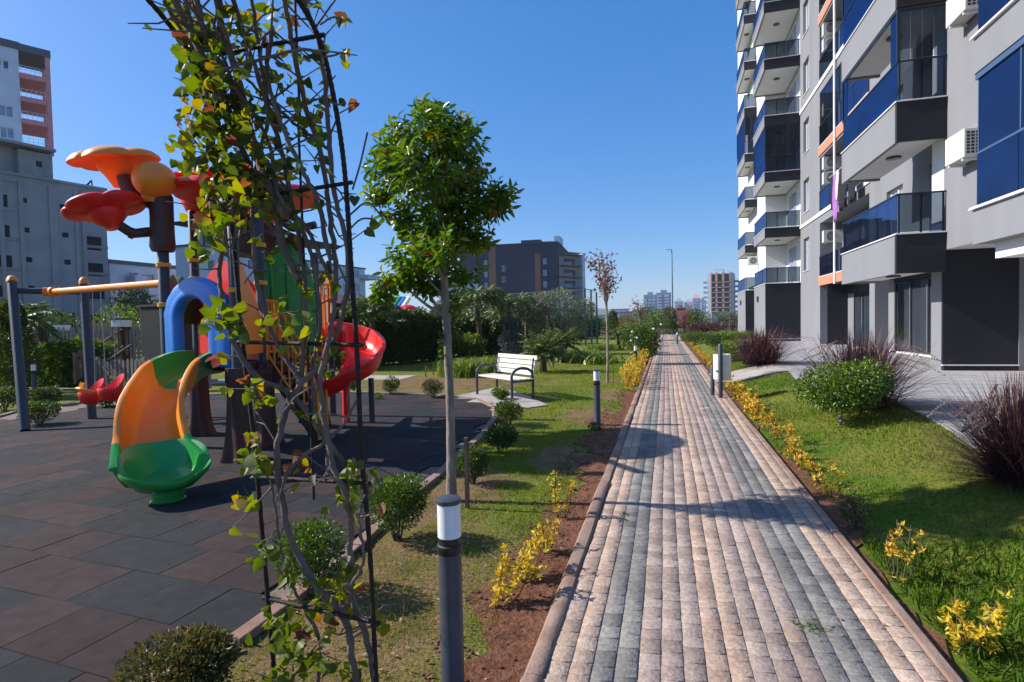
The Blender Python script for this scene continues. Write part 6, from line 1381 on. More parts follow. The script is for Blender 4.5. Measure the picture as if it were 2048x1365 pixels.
stems = [([(720, 1450), (700, 1320), (690, 1240), (640, 1180), (590, 1090), (568, 1000), (560, 900), (572, 820), (600, 760), (612, 660), (604, 540), (585, 420), (555, 300), (520, 180), (485, 60), (450, -60)], 2.22, .017, .010),
         ([(760, 1440), (735, 1280), (700, 1180), (706, 1060), (690, 990), (665, 940), (655, 850), (640, 770), (655, 660), (668, 560), (660, 430), (640, 320), (615, 210), (590, 100), (560, -40)], 2.16, .015, .011),
         ([(620, 1450), (640, 1300), (610, 1230), (575, 1140), (560, 1060), (545, 960)], 2.3, .010, .006),
         ([(655, 950), (650, 880), (620, 830), (570, 780), (520, 760), (478, 700), (450, 620), (443, 540), (455, 470), (440, 380), (420, 260), (395, 130), (340, 30), (300, -50)], 2.25, .014, .008),
         ([(598, 770), (650, 720), (690, 620), (700, 500), (672, 380), (662, 250), (640, 120), (610, 0), (590, -60)], 2.13, .013, .009),
         ([(560, 1000), (590, 930), (640, 890), (690, 850), (712, 800)], 2.2, .010, .007),
         ([(690, 1000), (690, 930), (640, 860), (625, 760), (640, 640), (618, 500), (560, 380), (500, 260), (450, 150), (400, 50), (370, -50)], 2.27, .012, .008),
         ([(600, 760), (560, 700), (520, 600), (500, 480), (510, 350), (540, 230), (520, 100), (500, -30)], 2.24, .011, .008),
         ([(660, 560), (610, 460), (560, 390), (530, 280), (470, 170), (430, 90), (370, 0)], 2.2, .010, .007),
         ([(470, 430), (500, 360), (470, 260), (440, 170), (400, 90), (350, 10), (320, -50)], 2.26, .017, .013), ([(575, 430), (560, 420), (520, 330), (495, 230), (470, 140), (445, 60), (420, -60)], 2.22, .021, .014), ([(590, 560), (560, 470), (540, 360), (500, 260), (455, 160), (420, 80), (390, -30)], 2.24, .018, .013),
         ([(560, 480), (530, 420), (510, 320), (470, 240), (430, 190), (400, 120), (380, 20), (350, -60)], 2.28, .012, .009), ([(540, 60), (530, 150), (560, 240), (600, 330), (640, 400), (665, 520)], 2.15, .009, .012), ([(640, 110), (600, 100), (520, 120), (450, 140)], 2.1, .007, .006), ([(660, 300), (600, 260), (540, 200), (470, 130), (420, 40)], 2.2, .008, .006),
         ([(640, 1300), (600, 1340), (560, 1420)], 2.25, .010, .008), ([(700, 1180), (730, 1120), (720, 1040), (735, 980)], 2.1, .009, .006)]
q = MB(); SP = []
for pts, d, r0, r1 in [(a_, b_, c_*.85, d_*.8) for a_, b_, c_, d_ in stems]:
    P = []
    for i, (x, y) in enumerate(pts): P.append(PD(x+rv.uniform(-6, 6), y, d*(1-.13*max(0, (250-y))/300)+rv.uniform(-.05, .05)))
    S = spl(P, len(pts)*6); n = len(S); S = [p+Vector((rv.gauss(0, .0025), rv.gauss(0, .0025), 0)) for p in S]
    q.tube(S, [a*(1+rv.uniform(-.08, .12)) for a in lerp_list([r0, r1], n)], 9); SP += S
twigs = []
for _ in range(260):
    s = rv.choice(SP); py = proj_y(s)
    if py > 700 and rv.random() < .35: continue
    L_ = rv.uniform(.06, .26); d = Vector((rv.gauss(0, 1), rv.gauss(0, 1), rv.gauss(.2, .7))).normalized(); e = s+d*L_; m_ = s+d*L_*.5+Vector((rv.gauss(0, .012), rv.gauss(0, .012), rv.gauss(0, .012)))
    q.tube([s, m_, e], [.0045, .0032, .002], 5); twigs.append(e)
    if rv.random() < .5: e2 = m_+Vector((rv.gauss(0, .05), rv.gauss(0, .05), rv.gauss(0.02, .05))); q.tube([m_, e2], [.003, .0016], 5); twigs.append(e2)
for (a, b, c_) in (((700, 430, 2.1), (735, 405, 2.05), (765, 435, 2.05)), ((705, 380, 2.1), (720, 330, 2.1), (735, 265, 2.1)), ((640, 50, 2.0), (665, 35, 2.0), (690, 42, 2.0)), ((640, 115, 2.0), (665, 112, 2.0), (685, 105, 2.0)), ((660, 205, 2.0), (680, 210, 2.0), (690, 202, 2.0)), ((480, 715, 2.3), (455, 712, 2.3), (432, 714, 2.3)), ((690, 470, 2.1), (720, 440, 2.1), (745, 438, 2.1))):
    q.tube(spl([PD(*a), PD(*b), PD(*c_)], 8), .0038, 5); twigs.append(PD(*c_))
child(q, 'stem', 'bark_vine', vn, smooth=70)
C = []; Dd = []; RL = []
def leafclump(px, py, rx, ry, n, d=2.2, tone=None, sp=.12):
    for _ in range(n):
        x = px+rv.gauss(0, rx*.5); y = py+rv.gauss(0, ry*.5); dd = d+rv.gauss(0, sp)
        C.append(PD(x, y, dd)); Dd.append(Vector((rv.gauss(0, .8), rv.gauss(0, .8), rv.gauss(-.45, .6)))); RL.append(rv.random() if tone is None else min(1, max(0, rv.gauss(tone, .16))))
for px, py, rx, ry, n in [(400, 70, 70, 60, 42), (385, 140, 40, 55, 24), (430, 180, 70, 70, 46), (400, 250, 50, 60, 34), (440, 300, 80, 60, 52), (500, 220, 70, 80, 44), (470, 370, 90, 50, 40), (560, 300, 60, 70, 26), (530, 400, 90, 50, 30), (480, 60, 70, 60, 28), (540, 40, 60, 60, 20), (560, 140, 60, 60, 18), (600, 210, 40, 60, 12), (640, 260, 20, 60, 9), (600, 340, 60, 50, 18), (370, 300, 25, 40, 14), (430, 440, 50, 50, 18), (520, 480, 90, 50, 16), (600, 430, 60, 60, 12), (345, 30, 40, 40, 10)]:
    leafclump(px, py, rx*.85, ry, int(n*(1.9 if px < 480 else .95 if py < 330 else .35)))
for px, py, rx, ry, n, t in [(500, 770, 25, 25, 14, .65), (528, 788, 18, 18, 8, .6), (432, 712, 10, 10, 5, .9), (515, 920, 38, 22, 22, .55), (590, 925, 18, 20, 10, .92), (500, 880, 20, 22, 10, .75), (488, 1000, 26, 14, 10, .7), (710, 950, 30, 36, 24, .45), (690, 990, 26, 34, 18, .6), (530, 1105, 34, 28, 20, .35), (580, 1155, 22, 22, 9, .3), (700, 1140, 26, 26, 9, .45), (640, 1215, 60, 26, 14, .6), (560, 1250, 50, 34, 22, .55), (600, 1310, 80, 40, 34, .5), (560, 1345, 60, 30, 20, .45), (690, 1200, 50, 26, 10, .7), (760, 1240, 20, 16, 5, .75), (700, 1335, 40, 30, 14, .6), (640, 1165, 40, 22, 10, .6), (415, 640, 26, 26, 10, .45), (470, 655, 36, 16, 9, .5), (400, 500, 28, 24, 10, .55), (445, 620, 30, 24, 9, .6), (600, 620, 60, 60, 18, .7), (540, 640, 30, 30, 8, .7), (740, 450, 10, 6, 1, .85), (690, 42, 6, 10, 3, .97), (685, 108, 6, 14, 4, .95), (635, 230, 12, 14, 6, .85), (600, 690, 50, 30, 8, .8), (690, 700, 18, 12, 4, .3), (650, 1260, 60, 40, 12, .8)]:
    leafclump(px, py, rx, ry, n, tone=t, sp=.07)
for e in twigs:
    if rv.random() < .45: C.append(e); Dd.append(Vector((rv.gauss(0, .7), rv.gauss(0, .7), rv.gauss(-.5, .5)))); RL.append(rv.random())
n = len(C); L_ = rng.uniform(.030, .058, n); o = leaves9('foliage', C, Dd, L_, L_*rng.uniform(.85, 1.12, n), 'l_vine', rng=rng, rnd=np.array(RL), cup=.25, curl=.3); o.parent = vn; o.matrix_parent_inverse = Matrix.Translation(-vn.location)

# ---- shrubs
def bush(p, r, h, label, n=2200, leaf=.022, m='l_bush', stems=7, name='round_shrub', cat='shrub', group=None, sd=0, flat=.0, top=None, lift=.12):
    rng = np.random.default_rng(sd+int(abs(p[0])*97+abs(p[1])*31)); root = empty(name, Vector(p), label, cat, group); q = MB(); rg = random.Random(sd+3)
    for i in range(stems):
        a = 2*math.pi*i/stems+rg.uniform(-.3, .3); q.tube(spl([(.02*math.cos(a), .02*math.sin(a), -.02), (r*.25*math.cos(a), r*.25*math.sin(a), h*.3), (r*.55*math.cos(a), r*.55*math.sin(a), h*.68)], 6), lerp_list([.009*h/.5, .004], 6), 6)
    q.build('stem', 'bark_d', root, smooth=60)
    nb = 7; ce = [((0, 0, h*.56), (r*.86, r*.86, h*.42))]
    for i in range(nb): a = rng.random()*6.28; ce.append(((r*.42*math.cos(a), r*.42*math.sin(a), h*(.42+.30*rng.random())), (r*.52, r*.52, h*.27)))
    C, Dd = [], []
    for i, (c, rr) in enumerate(ce):
        k = int(n*(.45 if i == 0 else .55/nb)); P, d = ellip(rng, k, c, rr, .28); C.append(P); Dd.append(d+rng.normal(size=d.shape)*.55+[0, 0, .45])
    C = np.concatenate(C); Dd = np.concatenate(Dd); C[:, 2] = np.maximum(C[:, 2], lift*h)
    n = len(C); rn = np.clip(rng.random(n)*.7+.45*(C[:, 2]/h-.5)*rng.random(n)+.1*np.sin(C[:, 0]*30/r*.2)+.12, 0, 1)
    leaves('foliage', C, Dd, rng.uniform(.7, 1.25, n)*leaf, rng.uniform(.42, .6, n)*leaf, m, root, rn, rng, simple=leaf < .03, fold=.2)
    return root
bush(GR(795, 1080), .25, .50, 'leafy round green shrub right of the rebar arch beside the playground kerb', 4200, .026)
bush(G(632, 1190), .24, .46, 'small round shrub directly behind the vine on the rebar arch', 3000, .026, sd=1)
bush(G(350, 1425), .25, .33, 'reddish green low shrub at the bottom edge beside the playground corner', 5200, .024, 'l_bush_o', sd=2)
bush(G(945, 968), .19, .40, 'dark round shrub on the kerb just right of the pale tree trunk', 2600, .026, 'l_hedge', sd=3)
bush(G(1002, 906), .24, .36, 'second dark shrub beyond the tree trunk along the playground kerb', 2200, .03, 'l_hedge', sd=4)
bush(G(1018, 850), .26, .40, 'round shrub in front of the right leg of the bench', 2200, .03, sd=5)
bush(G(1001, 800), .22, .26, 'small bright shrub under the bench seat', 1400, .035, 'l_hedge_b', sd=6)
bush(G(866, 797), .26, .42, 'small round shrub at the far rim of the playground left of the tree trunk', 1600, .035, 'l_bush_o', sd=7)
bush(G(783, 790), .22, .44, 'upright small shrub at the playground rim near the red spiral slide', 1200, .035, 'l_hedge', sd=8)
bush(G(96, 775), .34, .40, 'low dark shrub behind the swings nearest the garden path', 1300, .05, 'l_hedge', sd=9)
bush(G(95, 812), .30, .42, 'middle one of the low shrubs right of the left swing leg', 1300, .05, 'l_hedge', sd=10)
bush(G(80, 852), .33, .42, 'low shrub touching the rubber paving beside the left swing leg', 1500, .045, 'l_hedge', sd=11)
bush(G(8, 822), .38, .5, 'dark shrub at the left edge of the picture below the conifer', 1300, .05, 'l_hedge', sd=12)
bush(G(215, 815), .3, .35, 'dark shrub behind the baby swings at the foot of the right swing leg', 900, .05, 'l_hedge', sd=13)
bush(G(1190, 862), .13, .12, 'tiny reddish seedling shrub at the foot of the second bollard light', 260, .03, 'l_bush_o', stems=3, sd=14)
bush(G(755, 800), .16, .15, 'tiny green tuft at the kerb near the dark slide post', 200, .035, 'l_bush', stems=3, sd=15)
# topiary ball on a short pale stem (right lawn)
def standard(p, r, h, stem, label, n, leaf, m, sx=1.0, name='round_shrub', bark='bark', sd=0, cat='shrub', group=None, rad_=.022):
    rng = np.random.default_rng(sd+5); root = empty(name, Vector(p), label, cat, group); q = MB()
    q.tube(spl([(0, 0, -.03), (.012, 0, stem*.5), (0, .01, stem), (0, 0, stem+h*.3)], 10), lerp_list([rad_*1.2, rad_*.9, rad_*.6], 10), 10, lump=.05)
    for i in range(6): a = i*1.05; q.tube([(0, 0, stem), (r*.5*math.cos(a)*sx, r*.5*math.sin(a), stem+h*.45)], [rad_*.6, rad_*.25], 6)
    q.build('trunk', bark, root, smooth=60); nb = 9; ce = [((0, 0, stem+h*.45), (r*.8*sx, r*.8, h*.45))]
    for i in range(nb): a = rng.random()*6.28; ce.append(((r*.5*math.cos(a)*sx, r*.5*math.sin(a), stem+h*(.25+.45*rng.random())), (r*.48*sx, r*.45, h*.30)))
    C, Dd = [], []
    for i, (c, rr) in enumerate(ce): k = int(n*(.35 if i == 0 else .65/nb)); P, d = ellip(rng, k, c, rr, .3); C.append(P); Dd.append(d+rng.normal(size=d.shape)*.6+[0, 0, -.1])
    C = np.concatenate(C); Dd = np.concatenate(Dd); n = len(C); leaves('crown', C, Dd, rng.uniform(.7, 1.25, n)*leaf, rng.uniform(.5, .65, n)*leaf, m, root, rng.random(n), rng, simple=leaf < .03, fold=.2); return root
standard(GR(1680, 852), .58, .72, .20, 'wide leafy green shrub on a short pale stem on the right lawn', 5600, .045, 'l_hedge_b', 1.08, sd=1)
standard(GR(1430, 712), .46, .62, .35, 'round dark shrub on a thin stem behind the litter bin', 1500, .06, 'l_hedge', 1.1, sd=2)
bush(GR(1400, 700)+Vector((0, 6, 0)), .95, .85, 'wide low dark green shrub further along the right lawn', 1800, .08, 'l_hedge', sd=16)
bush(GR(1462, 725)+Vector((.1, 0, 0)), .7, .75, 'pale yellow green spiky shrub left of the first purple grass', 1400, .09, 'l_fern', sd=17)

# ---- purple fountain grass
def fountain(p, R, h, label, n=1500, plumes=26, sd=0, wd=.006, bias=(0, 0)):
    rng = np.random.default_rng(sd); root = empty('purple_fountain_grass', Vector(p), label, 'ornamental grass', 'purple fountain grasses on the terrace edge')
    K = 7; a = rng.uniform(0, 2*np.pi, n); th = np.radians(8+80*rng.random(n)**.75); Lb = (R*np.cos(th)+h*1.15*np.sin(th))*(.55+.6*rng.random(n)); b0 = rng.normal(size=(n, 2))*R*.15; dr = .10+.40*rng.random(n)
    dx, dy = np.cos(a), np.sin(a); V = []; t = np.linspace(0, 1, K)
    for i, s in enumerate(t):
        x = b0[:, 0]+(dx+bias[0])*Lb*np.cos(th)*s*(1+.25*s); y = b0[:, 1]+(dy+bias[1])*Lb*np.cos(th)*s*(1+.25*s); z = Lb*(np.sin(th)*s-dr*np.cos(th)**.5*s*s*.6); z = np.maximum(z, .01)
        w_ = wd*(1-s)**.7+.0006; V.append(np.stack([x-dy*w_, y+dx*w_, z], 1)); V.append(np.stack([x+dy*w_, y-dx*w_, z], 1))
    V = np.stack(V, 1).reshape(-1, 3); i0 = np.arange(n)[:, None]*(2*K); Fa = np.concatenate([i0+[2*k, 2*k+1, 2*k+3, 2*k+2] for k in range(K-1)], 1).reshape(-1, 4)
    np_mesh('blade', V, Fa, 'l_purple', np.repeat(rng.random(n), K-1), parent=root)
    C, Dd, q = [], [], MB()
    for k in range(plumes):
        an = rng.uniform(0, 6.28); o_ = R*rng.uniform(.5, 1.25); top = h*rng.uniform(.72, 1.12); u2 = Vector((math.cos(an)+bias[0], math.sin(an)+bias[1], 0))
        S = spl([(0, 0, .05), u2*o_*.35+UPV*top*.75, u2*o_*.75+UPV*top, u2*o_*1.08+UPV*(top*.96), u2*o_*1.35+UPV*(top*rng.uniform(.72, .9))], 26); q.tube(S[:19], .0015, 4, cap=False)
        for j in range(15, 26):
            f = (j-15)/10; rad2 = .012*math.sin(math.pi*min(1, f*.9+.12))
            for _ in range(30): v_ = Vector(rng.normal(size=3)).normalized(); C.append(S[j]+v_*.002); Dd.append((v_+(S[min(j+1, 25)]-S[j-1]).normalized()*2.2)*rad2*60)
    q.build('stalk', 'bark_d', root); C = np.array(C); Dd = np.array(Dd); n2 = len(C); leaves('plume', C, Dd, rng.uniform(.018, .032, n2), .0035, 'l_plume', root, rng.random(n2), rng, simple=True, fold=.1)
    return root
fountain(GR(1520, 730), 1.0, .80, 'purple fountain grass with pale plumes farthest away, before the charcoal wall', 1700, 22, 1, .010)
fountain(GR(1722, 815), .74, .90, 'purple fountain grass rising behind the wide leafy shrub', 1900, 24, 2, .008)
fountain(GR(2038, 965), .38, .70, 'large dark purple fountain grass nearest the camera at the right edge', 2600, 26, 3, .0045)
bush(GR(1405, 690)+Vector((1.0, 14, 0)), 1.6, 1.3, 'brownish purple feathery shrub mass beyond the low dark shrub', 1800, .16, 'l_purple', sd=18)

# ---- golden shrubs along the kerbs
def golden(p, r, h, n, leaf, m, label, sd, group, lean=(0, 0), parts=3):
    rng = np.random.default_rng(sd); root = empty('golden_shrub', Vector(p), label, 'shrub', group); C, Dd = [], []; q = MB()
    for k in range(parts):
        a = rng.uniform(0, 6.28); s0 = Vector((r*.3*math.cos(a), r*.3*math.sin(a), -.01)); s1 = Vector((r*.8*math.cos(a)+lean[0], r*.8*math.sin(a)+lean[1], h*rng.uniform(.7, 1))); q.tube(spl([s0, (s0+s1)/2+Vector(rng.normal(size=3))*.012, s1], 6), lerp_list([.005, .0025], 6), 5)
        m_ = n//parts
        for j in range(m_//5):
            f = rng.uniform(.25, 1.02); c = s0+(s1-s0)*f+Vector(rng.normal(size=3))*r*.26; ax = Vector((rng.normal(), rng.normal(), 1.1)).normalized(); a1 = ax.orthogonal().normalized(); a2 = ax.cross(a1)
            for i in range(5): C.append(c); Dd.append(a1*math.cos(i*1.257+j)+a2*math.sin(i*1.257+j)+ax*rng.uniform(.2, .9))
    q.build('stem', 'bark_d', root); C = np.array(C); n2 = len(C); leaves('foliage', C, Dd, rng.uniform(.75, 1.2, n2)*leaf, rng.uniform(.42, .55, n2)*leaf, m, root, rng.random(n2), rng, simple=False, fold=.22, droop=.2); return root
g1 = 'golden leaved shrubs in the left soil bed'; g2 = 'golden leaved shrubs along the right kerb'
golden(Vector((-.91, 2.85, 0)), .085, .30, 330, .034, 'l_gold', 'bright yellow shrub leaning over the red soil, nearest one on the left bed', 1, g1, (.07, .20), 4)
golden(Vector((-.84, 3.20, 0)), .08, .30, 300, .034, 'l_gold', 'bright yellow shrub just behind the nearest one on the left bed', 2, g1, (.03, .14), 4)
golden(Vector((-.80, 3.62, 0)), .07, .28, 230, .032, 'l_gold', 'bright yellow shrub, third along the red soil bed at the left', 3, g1, (.0, .06), 3)
golden(Vector((-.83, 4.35, 0)), .085, .36, 260, .030, 'l_gold', 'tall thin yellow shrub standing alone, fourth along the left soil bed', 4, g1, (.02, .0), 4)
ys_ = [12.6, 13.1, 13.6, 14.1, 14.6, 15.1, 15.7, 16.3, 17.0, 17.6, 18.3, 19.1, 20, 21, 22]
for i, y in enumerate(ys_): golden(Vector((-.82+.05*math.sin(i*2.2), y, 0)), .20, .52 if i < 6 else .6, 260, .055, 'l_gold' if i % 3 else 'l_amber', 'yellow shrub, %s in the dense row around the third bollard light' % ORD[i].replace(' nearest', '') if i else 'yellow shrub, first in the dense row before the third bollard light', 20+i, g1, (0, 0), 5)
golden(Vector((1.36, 3.0, 0)), .10, .26, 300, .034, 'l_gold', 'pale yellow shrub on the right kerb nearest the camera', 5, g2, (.03, .03), 4)
golden(Vector((1.34, 3.75, 0)), .12, .36, 150, .032, 'l_amber', 'sparse yellow shrub in the tree shadow, second along the right kerb', 6, g2, (.02, 0), 6)
bush(Vector((1.36, 4.6, .0)), .13, .26, 'small dark dull shrub in shade at the right kerb between yellow shrubs', 500, .026, 'l_bush_o', sd=30, stems=4)
for i, y in enumerate([5.35, 5.75, 6.3, 6.7, 7.1, 7.5, 7.9, 8.35, 8.8, 9.25, 9.7, 10.15, 10.6, 11.1, 11.6, 12.1, 12.6, 13.1, 13.7, 17.3, 17.9, 18.5, 19.1, 19.7, 20.4, 21.1, 21.9, 22.7, 23.6, 24.5, 25.5, 26.6, 27.8, 29, 30.4, 32, 33.8, 35.6]):
    golden(Vector((1.34+.04*math.sin(i*1.7)+.006*min(y, 20), y, 0)), .11 if y < 9 else .15, .25+.05*math.sin(i*2.9), 170 if y < 12 else 120, .034 if y < 9 else .055, 'l_gold' if (i % 4 == 0 and y < 8) else 'l_amber', 'amber yellow shrub on the right kerb, %s of the long row counted from the camera' % ORD[i+2].replace(' nearest', ''), 60+i, g2, (0, 0), 3 if y < 12 else 2)

# ---- hedges
def hedge(name, A, B, th, h, n, leaf, m, label, sd=0, base=.05, wob=.08):
    A = Vector((*A[:2], 0)); B = Vector((*B[:2], 0)); u = (B-A).normalized(); W = (B-A).length; v = Vector((-u.y, u.x, 0)); rng = np.random.default_rng(sd)
    if v.dot(A) < 0: v = -v
    root = empty(name, (A+B)/2, label, 'hedge'); inv = Matrix.Translation(-root.location)
    q = MB(); nx = int(W/.5)
    for i in range(nx): x = (i+.5)*.5; q.tube([A+u*x+v*th*.5, A+u*(x+rng.normal()*.1)+v*(th*.5+rng.normal()*.1)+UPV*h*.7], [.02, .01], 5)
    o = q.build('stem', 'bark_d'); o.parent = root; o.matrix_parent_inverse = inv
    f = rng.random(n); x = rng.random(n)*W; wv = wob*np.sin(x*1.9+1)+wob*.6*np.sin(x*4.3)+wob*.4*np.sin(x*9.1)
    face = rng.random(n); dep = rng.random(n)**2*.22
    yy = np.where(face < .62, dep-wv, rng.random(n)*th); zt = h+wv*1.2; z = np.where(face < .62, base+(zt-base)*rng.random(n), np.where(face < .92, zt-dep, base+(zt-base)*rng.random(n)))
    ed = face > .92; x = np.where(ed, np.where(rng.random(n) < .5, dep, W-dep), x)
    P = np.array(A)[None]+np.array(u)[None]*x[:, None]+np.array(v)[None]*yy[:, None]; P[:, 2] = z+rng.normal(size=n)*.04
    nrm = np.where((face < .62)[:, None], -np.array(v)[None], np.array([0, 0, 1.])[None]); D_ = nrm*.6+rng.normal(size=(n, 3))*.7+[0, 0, .25]
    o = leaves('foliage', P, D_, rng.uniform(.7, 1.3, n)*leaf, rng.uniform(.45, .65, n)*leaf, m, None, np.clip(rng.random(n)*.75+.3*(z/h > .85)*rng.random(n), 0, 1), rng, fold=.2); o.parent = root; o.matrix_parent_inverse = inv
    q = MB(); q.fbox(A, u, v, .25, W-.25, .3, th-.1, .1, h-.3); o = q.build('inner_core', 'bark_d'); o.parent = root; o.matrix_parent_inverse = inv  # one solid dark box filling the leaf shell
    return root
hedge('clipped_hedge', PD(655, 650, 19.5), PD(905, 650, 24.5), 1.3, 2.05, 15000, .12, 'l_hedge', 'long tall clipped dark green hedge behind the red slide and tree trunk', 1, .0)
hedge('clipped_hedge', PD(910, 650, 25.5), PD(1045, 650, 31), 1.3, 2.0, 8000, .13, 'l_hedge', 'dark hedge section behind the tall palm, right of the tree trunk', 2, .0)
hedge('leafy_hedge', PD(-60, 650, 16.5), PD(175, 650, 15.5), .9, 1.15, 6500, .13, 'l_hedge_b', 'large leaved bright hedge behind the left swing leg below the picket fence', 3)
hedge('clipped_hedge', PD(1040, 650, 45), PD(1200, 650, 52), 1.6, 1.9, 4500, .2, 'l_hedge', 'far hedge at the foot of the teal sports cage', 4)
hedge('clipped_hedge', PD(345, 650, 22), PD(640, 650, 23), 1.2, 1.8, 7000, .16, 'l_hedge', 'dark hedge seen through the climbing frame', 5)
for i, (px, py, r, h, d, m, lab) in enumerate([(935, 690, .9, 1.2, 23.5, 'l_hedge_b', 'loose bright shrub just right of the tree trunk before the dark hedge'), (250, 640, 1.8, 2.9, 27, 'l_hedge_b', 'tall leafy shrub showing above the slatted fence'), (110, 640, 1.3, 2.6, 25, 'l_hedge', 'rounded dark shrub above the picket fence between the swing legs'), (10, 650, 1.6, 2.0, 24, 'l_hedge', 'dark shrub above the picket fence at the left edge'), (1290, 650, 2.2, 2.6, 42, 'l_cypr', 'tall yellow green shrub left of the path end')]):
    c = PD(px, 650, d); c.z = 0; bush(c, r, h, lab, 1800, .14, m, sd=40+i)
# ---- palms
def palm(p, trunk_h, nf, fl, label, m='l_palm', sd=0, tr=.09, droop=.9, up=.9, name='palm_tree', leafw=.028, leafl=.36, npair=24, rough=True, group=None):
    rg = random.Random(sd); root = empty(name, Vector(p), label, 'palm tree', group); q = MB(); pts = []; rs = []
    for i in range(15): z = trunk_h*i/14; pts.append((.03*math.sin(z*2), .02*math.cos(z*1.4), z)); rs.append(tr*(1.25-.35*i/14)*(1.08 if i % 2 else .95))
    q.tube(pts, rs, 12, lump=.05); q.build('trunk', 'bark_d', root, smooth=50); C, Dd, Ls, R = [], [], [], MB()
    for k in range(nf):
        a = k*2.4+rg.uniform(-.2, .2); el = up*(1-k/nf*1.15)+rg.uniform(-.1, .1); L_ = fl*rg.uniform(.85, 1.1); u = Vector((math.cos(a), math.sin(a), 0)); P = []
        for j in range(13): s = j/12; P.append(Vector((0, 0, trunk_h))+u*L_*s*math.cos(el*.6)*(1-.12*s)+UPV*(L_*(math.sin(el)*s-droop*.75*s*s)))
        R.tube(P, lerp_list([.016, .004], 13), 5)
        for j in range(npair):
            s = .12+.86*j/npair; i0 = min(int(s*12), 11); q0 = P[i0]+(P[i0+1]-P[i0])*(s*12-i0); t = (P[i0+1]-P[i0]).normalized(); sd_v = t.cross(UPV).normalized()
            for sg in (-1, 1): C.append(q0); Dd.append(sd_v*sg*.9+t*.75+UPV*(.25 if rg.random() < .5 else -.25)-UPV*.25); Ls.append(leafl*(.55+.6*math.sin(math.pi*min(1, s+.12))))
    R.build('frond_rib', m, root); rng = np.random.default_rng(sd); n = len(C); leaves('frond', C, Dd, np.array(Ls), leafw, m, root, np.clip(rng.random(n), 0, 1), rng, simple=True, fold=.15, droop=.25); return root
def gp_(px, d): p = PD(px, 650, d); p.z = 0; return p
palm(gp_(1084, 17.6), .62, 34, 1.0, 'short bushy palm to the right of the bench', sd=1, tr=.10, leafl=.2, droop=.42, up=1.3)
palm(gp_(1119, 21.5), .75, 30, 1.05, 'second short palm behind the bushy palm right of the bench', sd=2, tr=.11, leafl=.22, droop=.42, up=1.3)
palm(gp_(958, 24), 2.75, 18, 1.9, 'tall slender palm with arching fronds in front of the dark violet block', sd=3, tr=.10, leafl=.45, droop=1.1, up=1.0, npair=28)
palm(gp_(745, 20), 2.2, 16, 1.3, 'slender palm in front of the long hedge near the red slide', sd=4, tr=.09, leafl=.4, droop=.8, up=1.3)
palm(gp_(30, 15.5), 1.9, 14, 1.5, 'feathery palm behind the left swing leg', sd=5, tr=.10, leafl=.4, droop=.9, up=1.1)
palm(gp_(1020, 27), 2.6, 16, 1.8, 'palm with drooping fronds left of the olive topiary', sd=6, tr=.10, leafl=.45, droop=1.1, up=.9)
palm(gp_(1236, 30), .9, 14, .9, 'small palm left of the thin tree far along the lawn', sd=7, tr=.09, leafl=.3)
# ---- olive topiary
c0 = gp_(1125, 27); root = empty('olive_tree', c0, 'silvery olive topiary with several clipped clouds beside the short palms', 'tree'); q = MB(); rng = np.random.default_rng(9); C, Dd = [], []
for px, py, r in ((1062, 622, 30), (1085, 606, 26), (1118, 607, 36), (1165, 618, 24), (1150, 655, 24), (1075, 650, 22)):
    c = PD(px, py, 27)-c0; rr = r*27/F; q.tube(spl([(0, 0, 0), (.1, 0, .5), Vector((c.x*.5, c.y*.5, c.z*.6)), c], 10), lerp_list([.11, .04], 10), 8, lump=.06); P, d = ellip(rng, 900, c, (rr, rr, rr*.8), .3); C.append(P); Dd.append(d+rng.normal(size=d.shape)*.5)
q.build('trunk', 'bark', root, smooth=60); C = np.concatenate(C); n = len(C); leaves('crown', C, np.concatenate(Dd), .16, .04, 'l_olive', root, rng.random(n), rng, simple=True)
# ---- blue conifer of stacked tiers, cypresses
def tiered(px, d, label, tiers, m, leaf, n, name='conifer', sd=0):
    c0 = gp_(px, d); root = empty(name, c0, label, 'conifer'); rng = np.random.default_rng(sd); C, Dd = [], []; q = MB(); q.tube([(0, 0, 0), (0, 0, tiers[-1][0])], [.06, .02], 8); q.build('trunk', 'bark_d', root)
    for z, r, h in tiers: P, dd = ellip(rng, n, (rng.normal()*.04, rng.normal()*.04, z), (r, r, h), .3); C.append(P); Dd.append(dd+rng.normal(size=dd.shape)*.4+[0, 0, .35])
    C = np.concatenate(C); k = len(C); leaves('crown', C, np.concatenate(Dd), leaf, leaf*.3, m, root, rng.random(k), rng, simple=True); return root
tiered(1022, 23, 'blue grey conifer trimmed into stacked tiers behind the bench', [(.35, .50, .35), (.85, .44, .30), (1.25, .36, .26), (1.62, .28, .22)], 'l_conif', .12, 800, sd=1)
tiered(20, 13.5, 'dark feathery conifer at the left edge behind the swing leg', [(.4, .55, .5), (.95, .5, .5), (1.5, .38, .5), (2.0, .24, .4)], 'l_cypr', .12, 1100, sd=2)
tiered(1339, 60, 'clipped green cypress column in the middle of the path end', [(.7, .75, .8), (1.5, .75, .8), (2.2, .62, .7)], 'l_cypr', .22, 700, 'cypress', 3)
tiered(1391, 58, 'rounded green cypress right of the lamp post', [(1.0, .9, .9), (1.8, .85, .8)], 'l_cypr', .25, 500, 'cypress', 4)
tiered(1226, 46, 'dark narrow cypress behind the thin tree at the far lawn', [(.6, .6, .7), (1.3, .5, .7), (1.9, .3, .5)], 'l_hedge', .2, 500, 'cypress', 5)
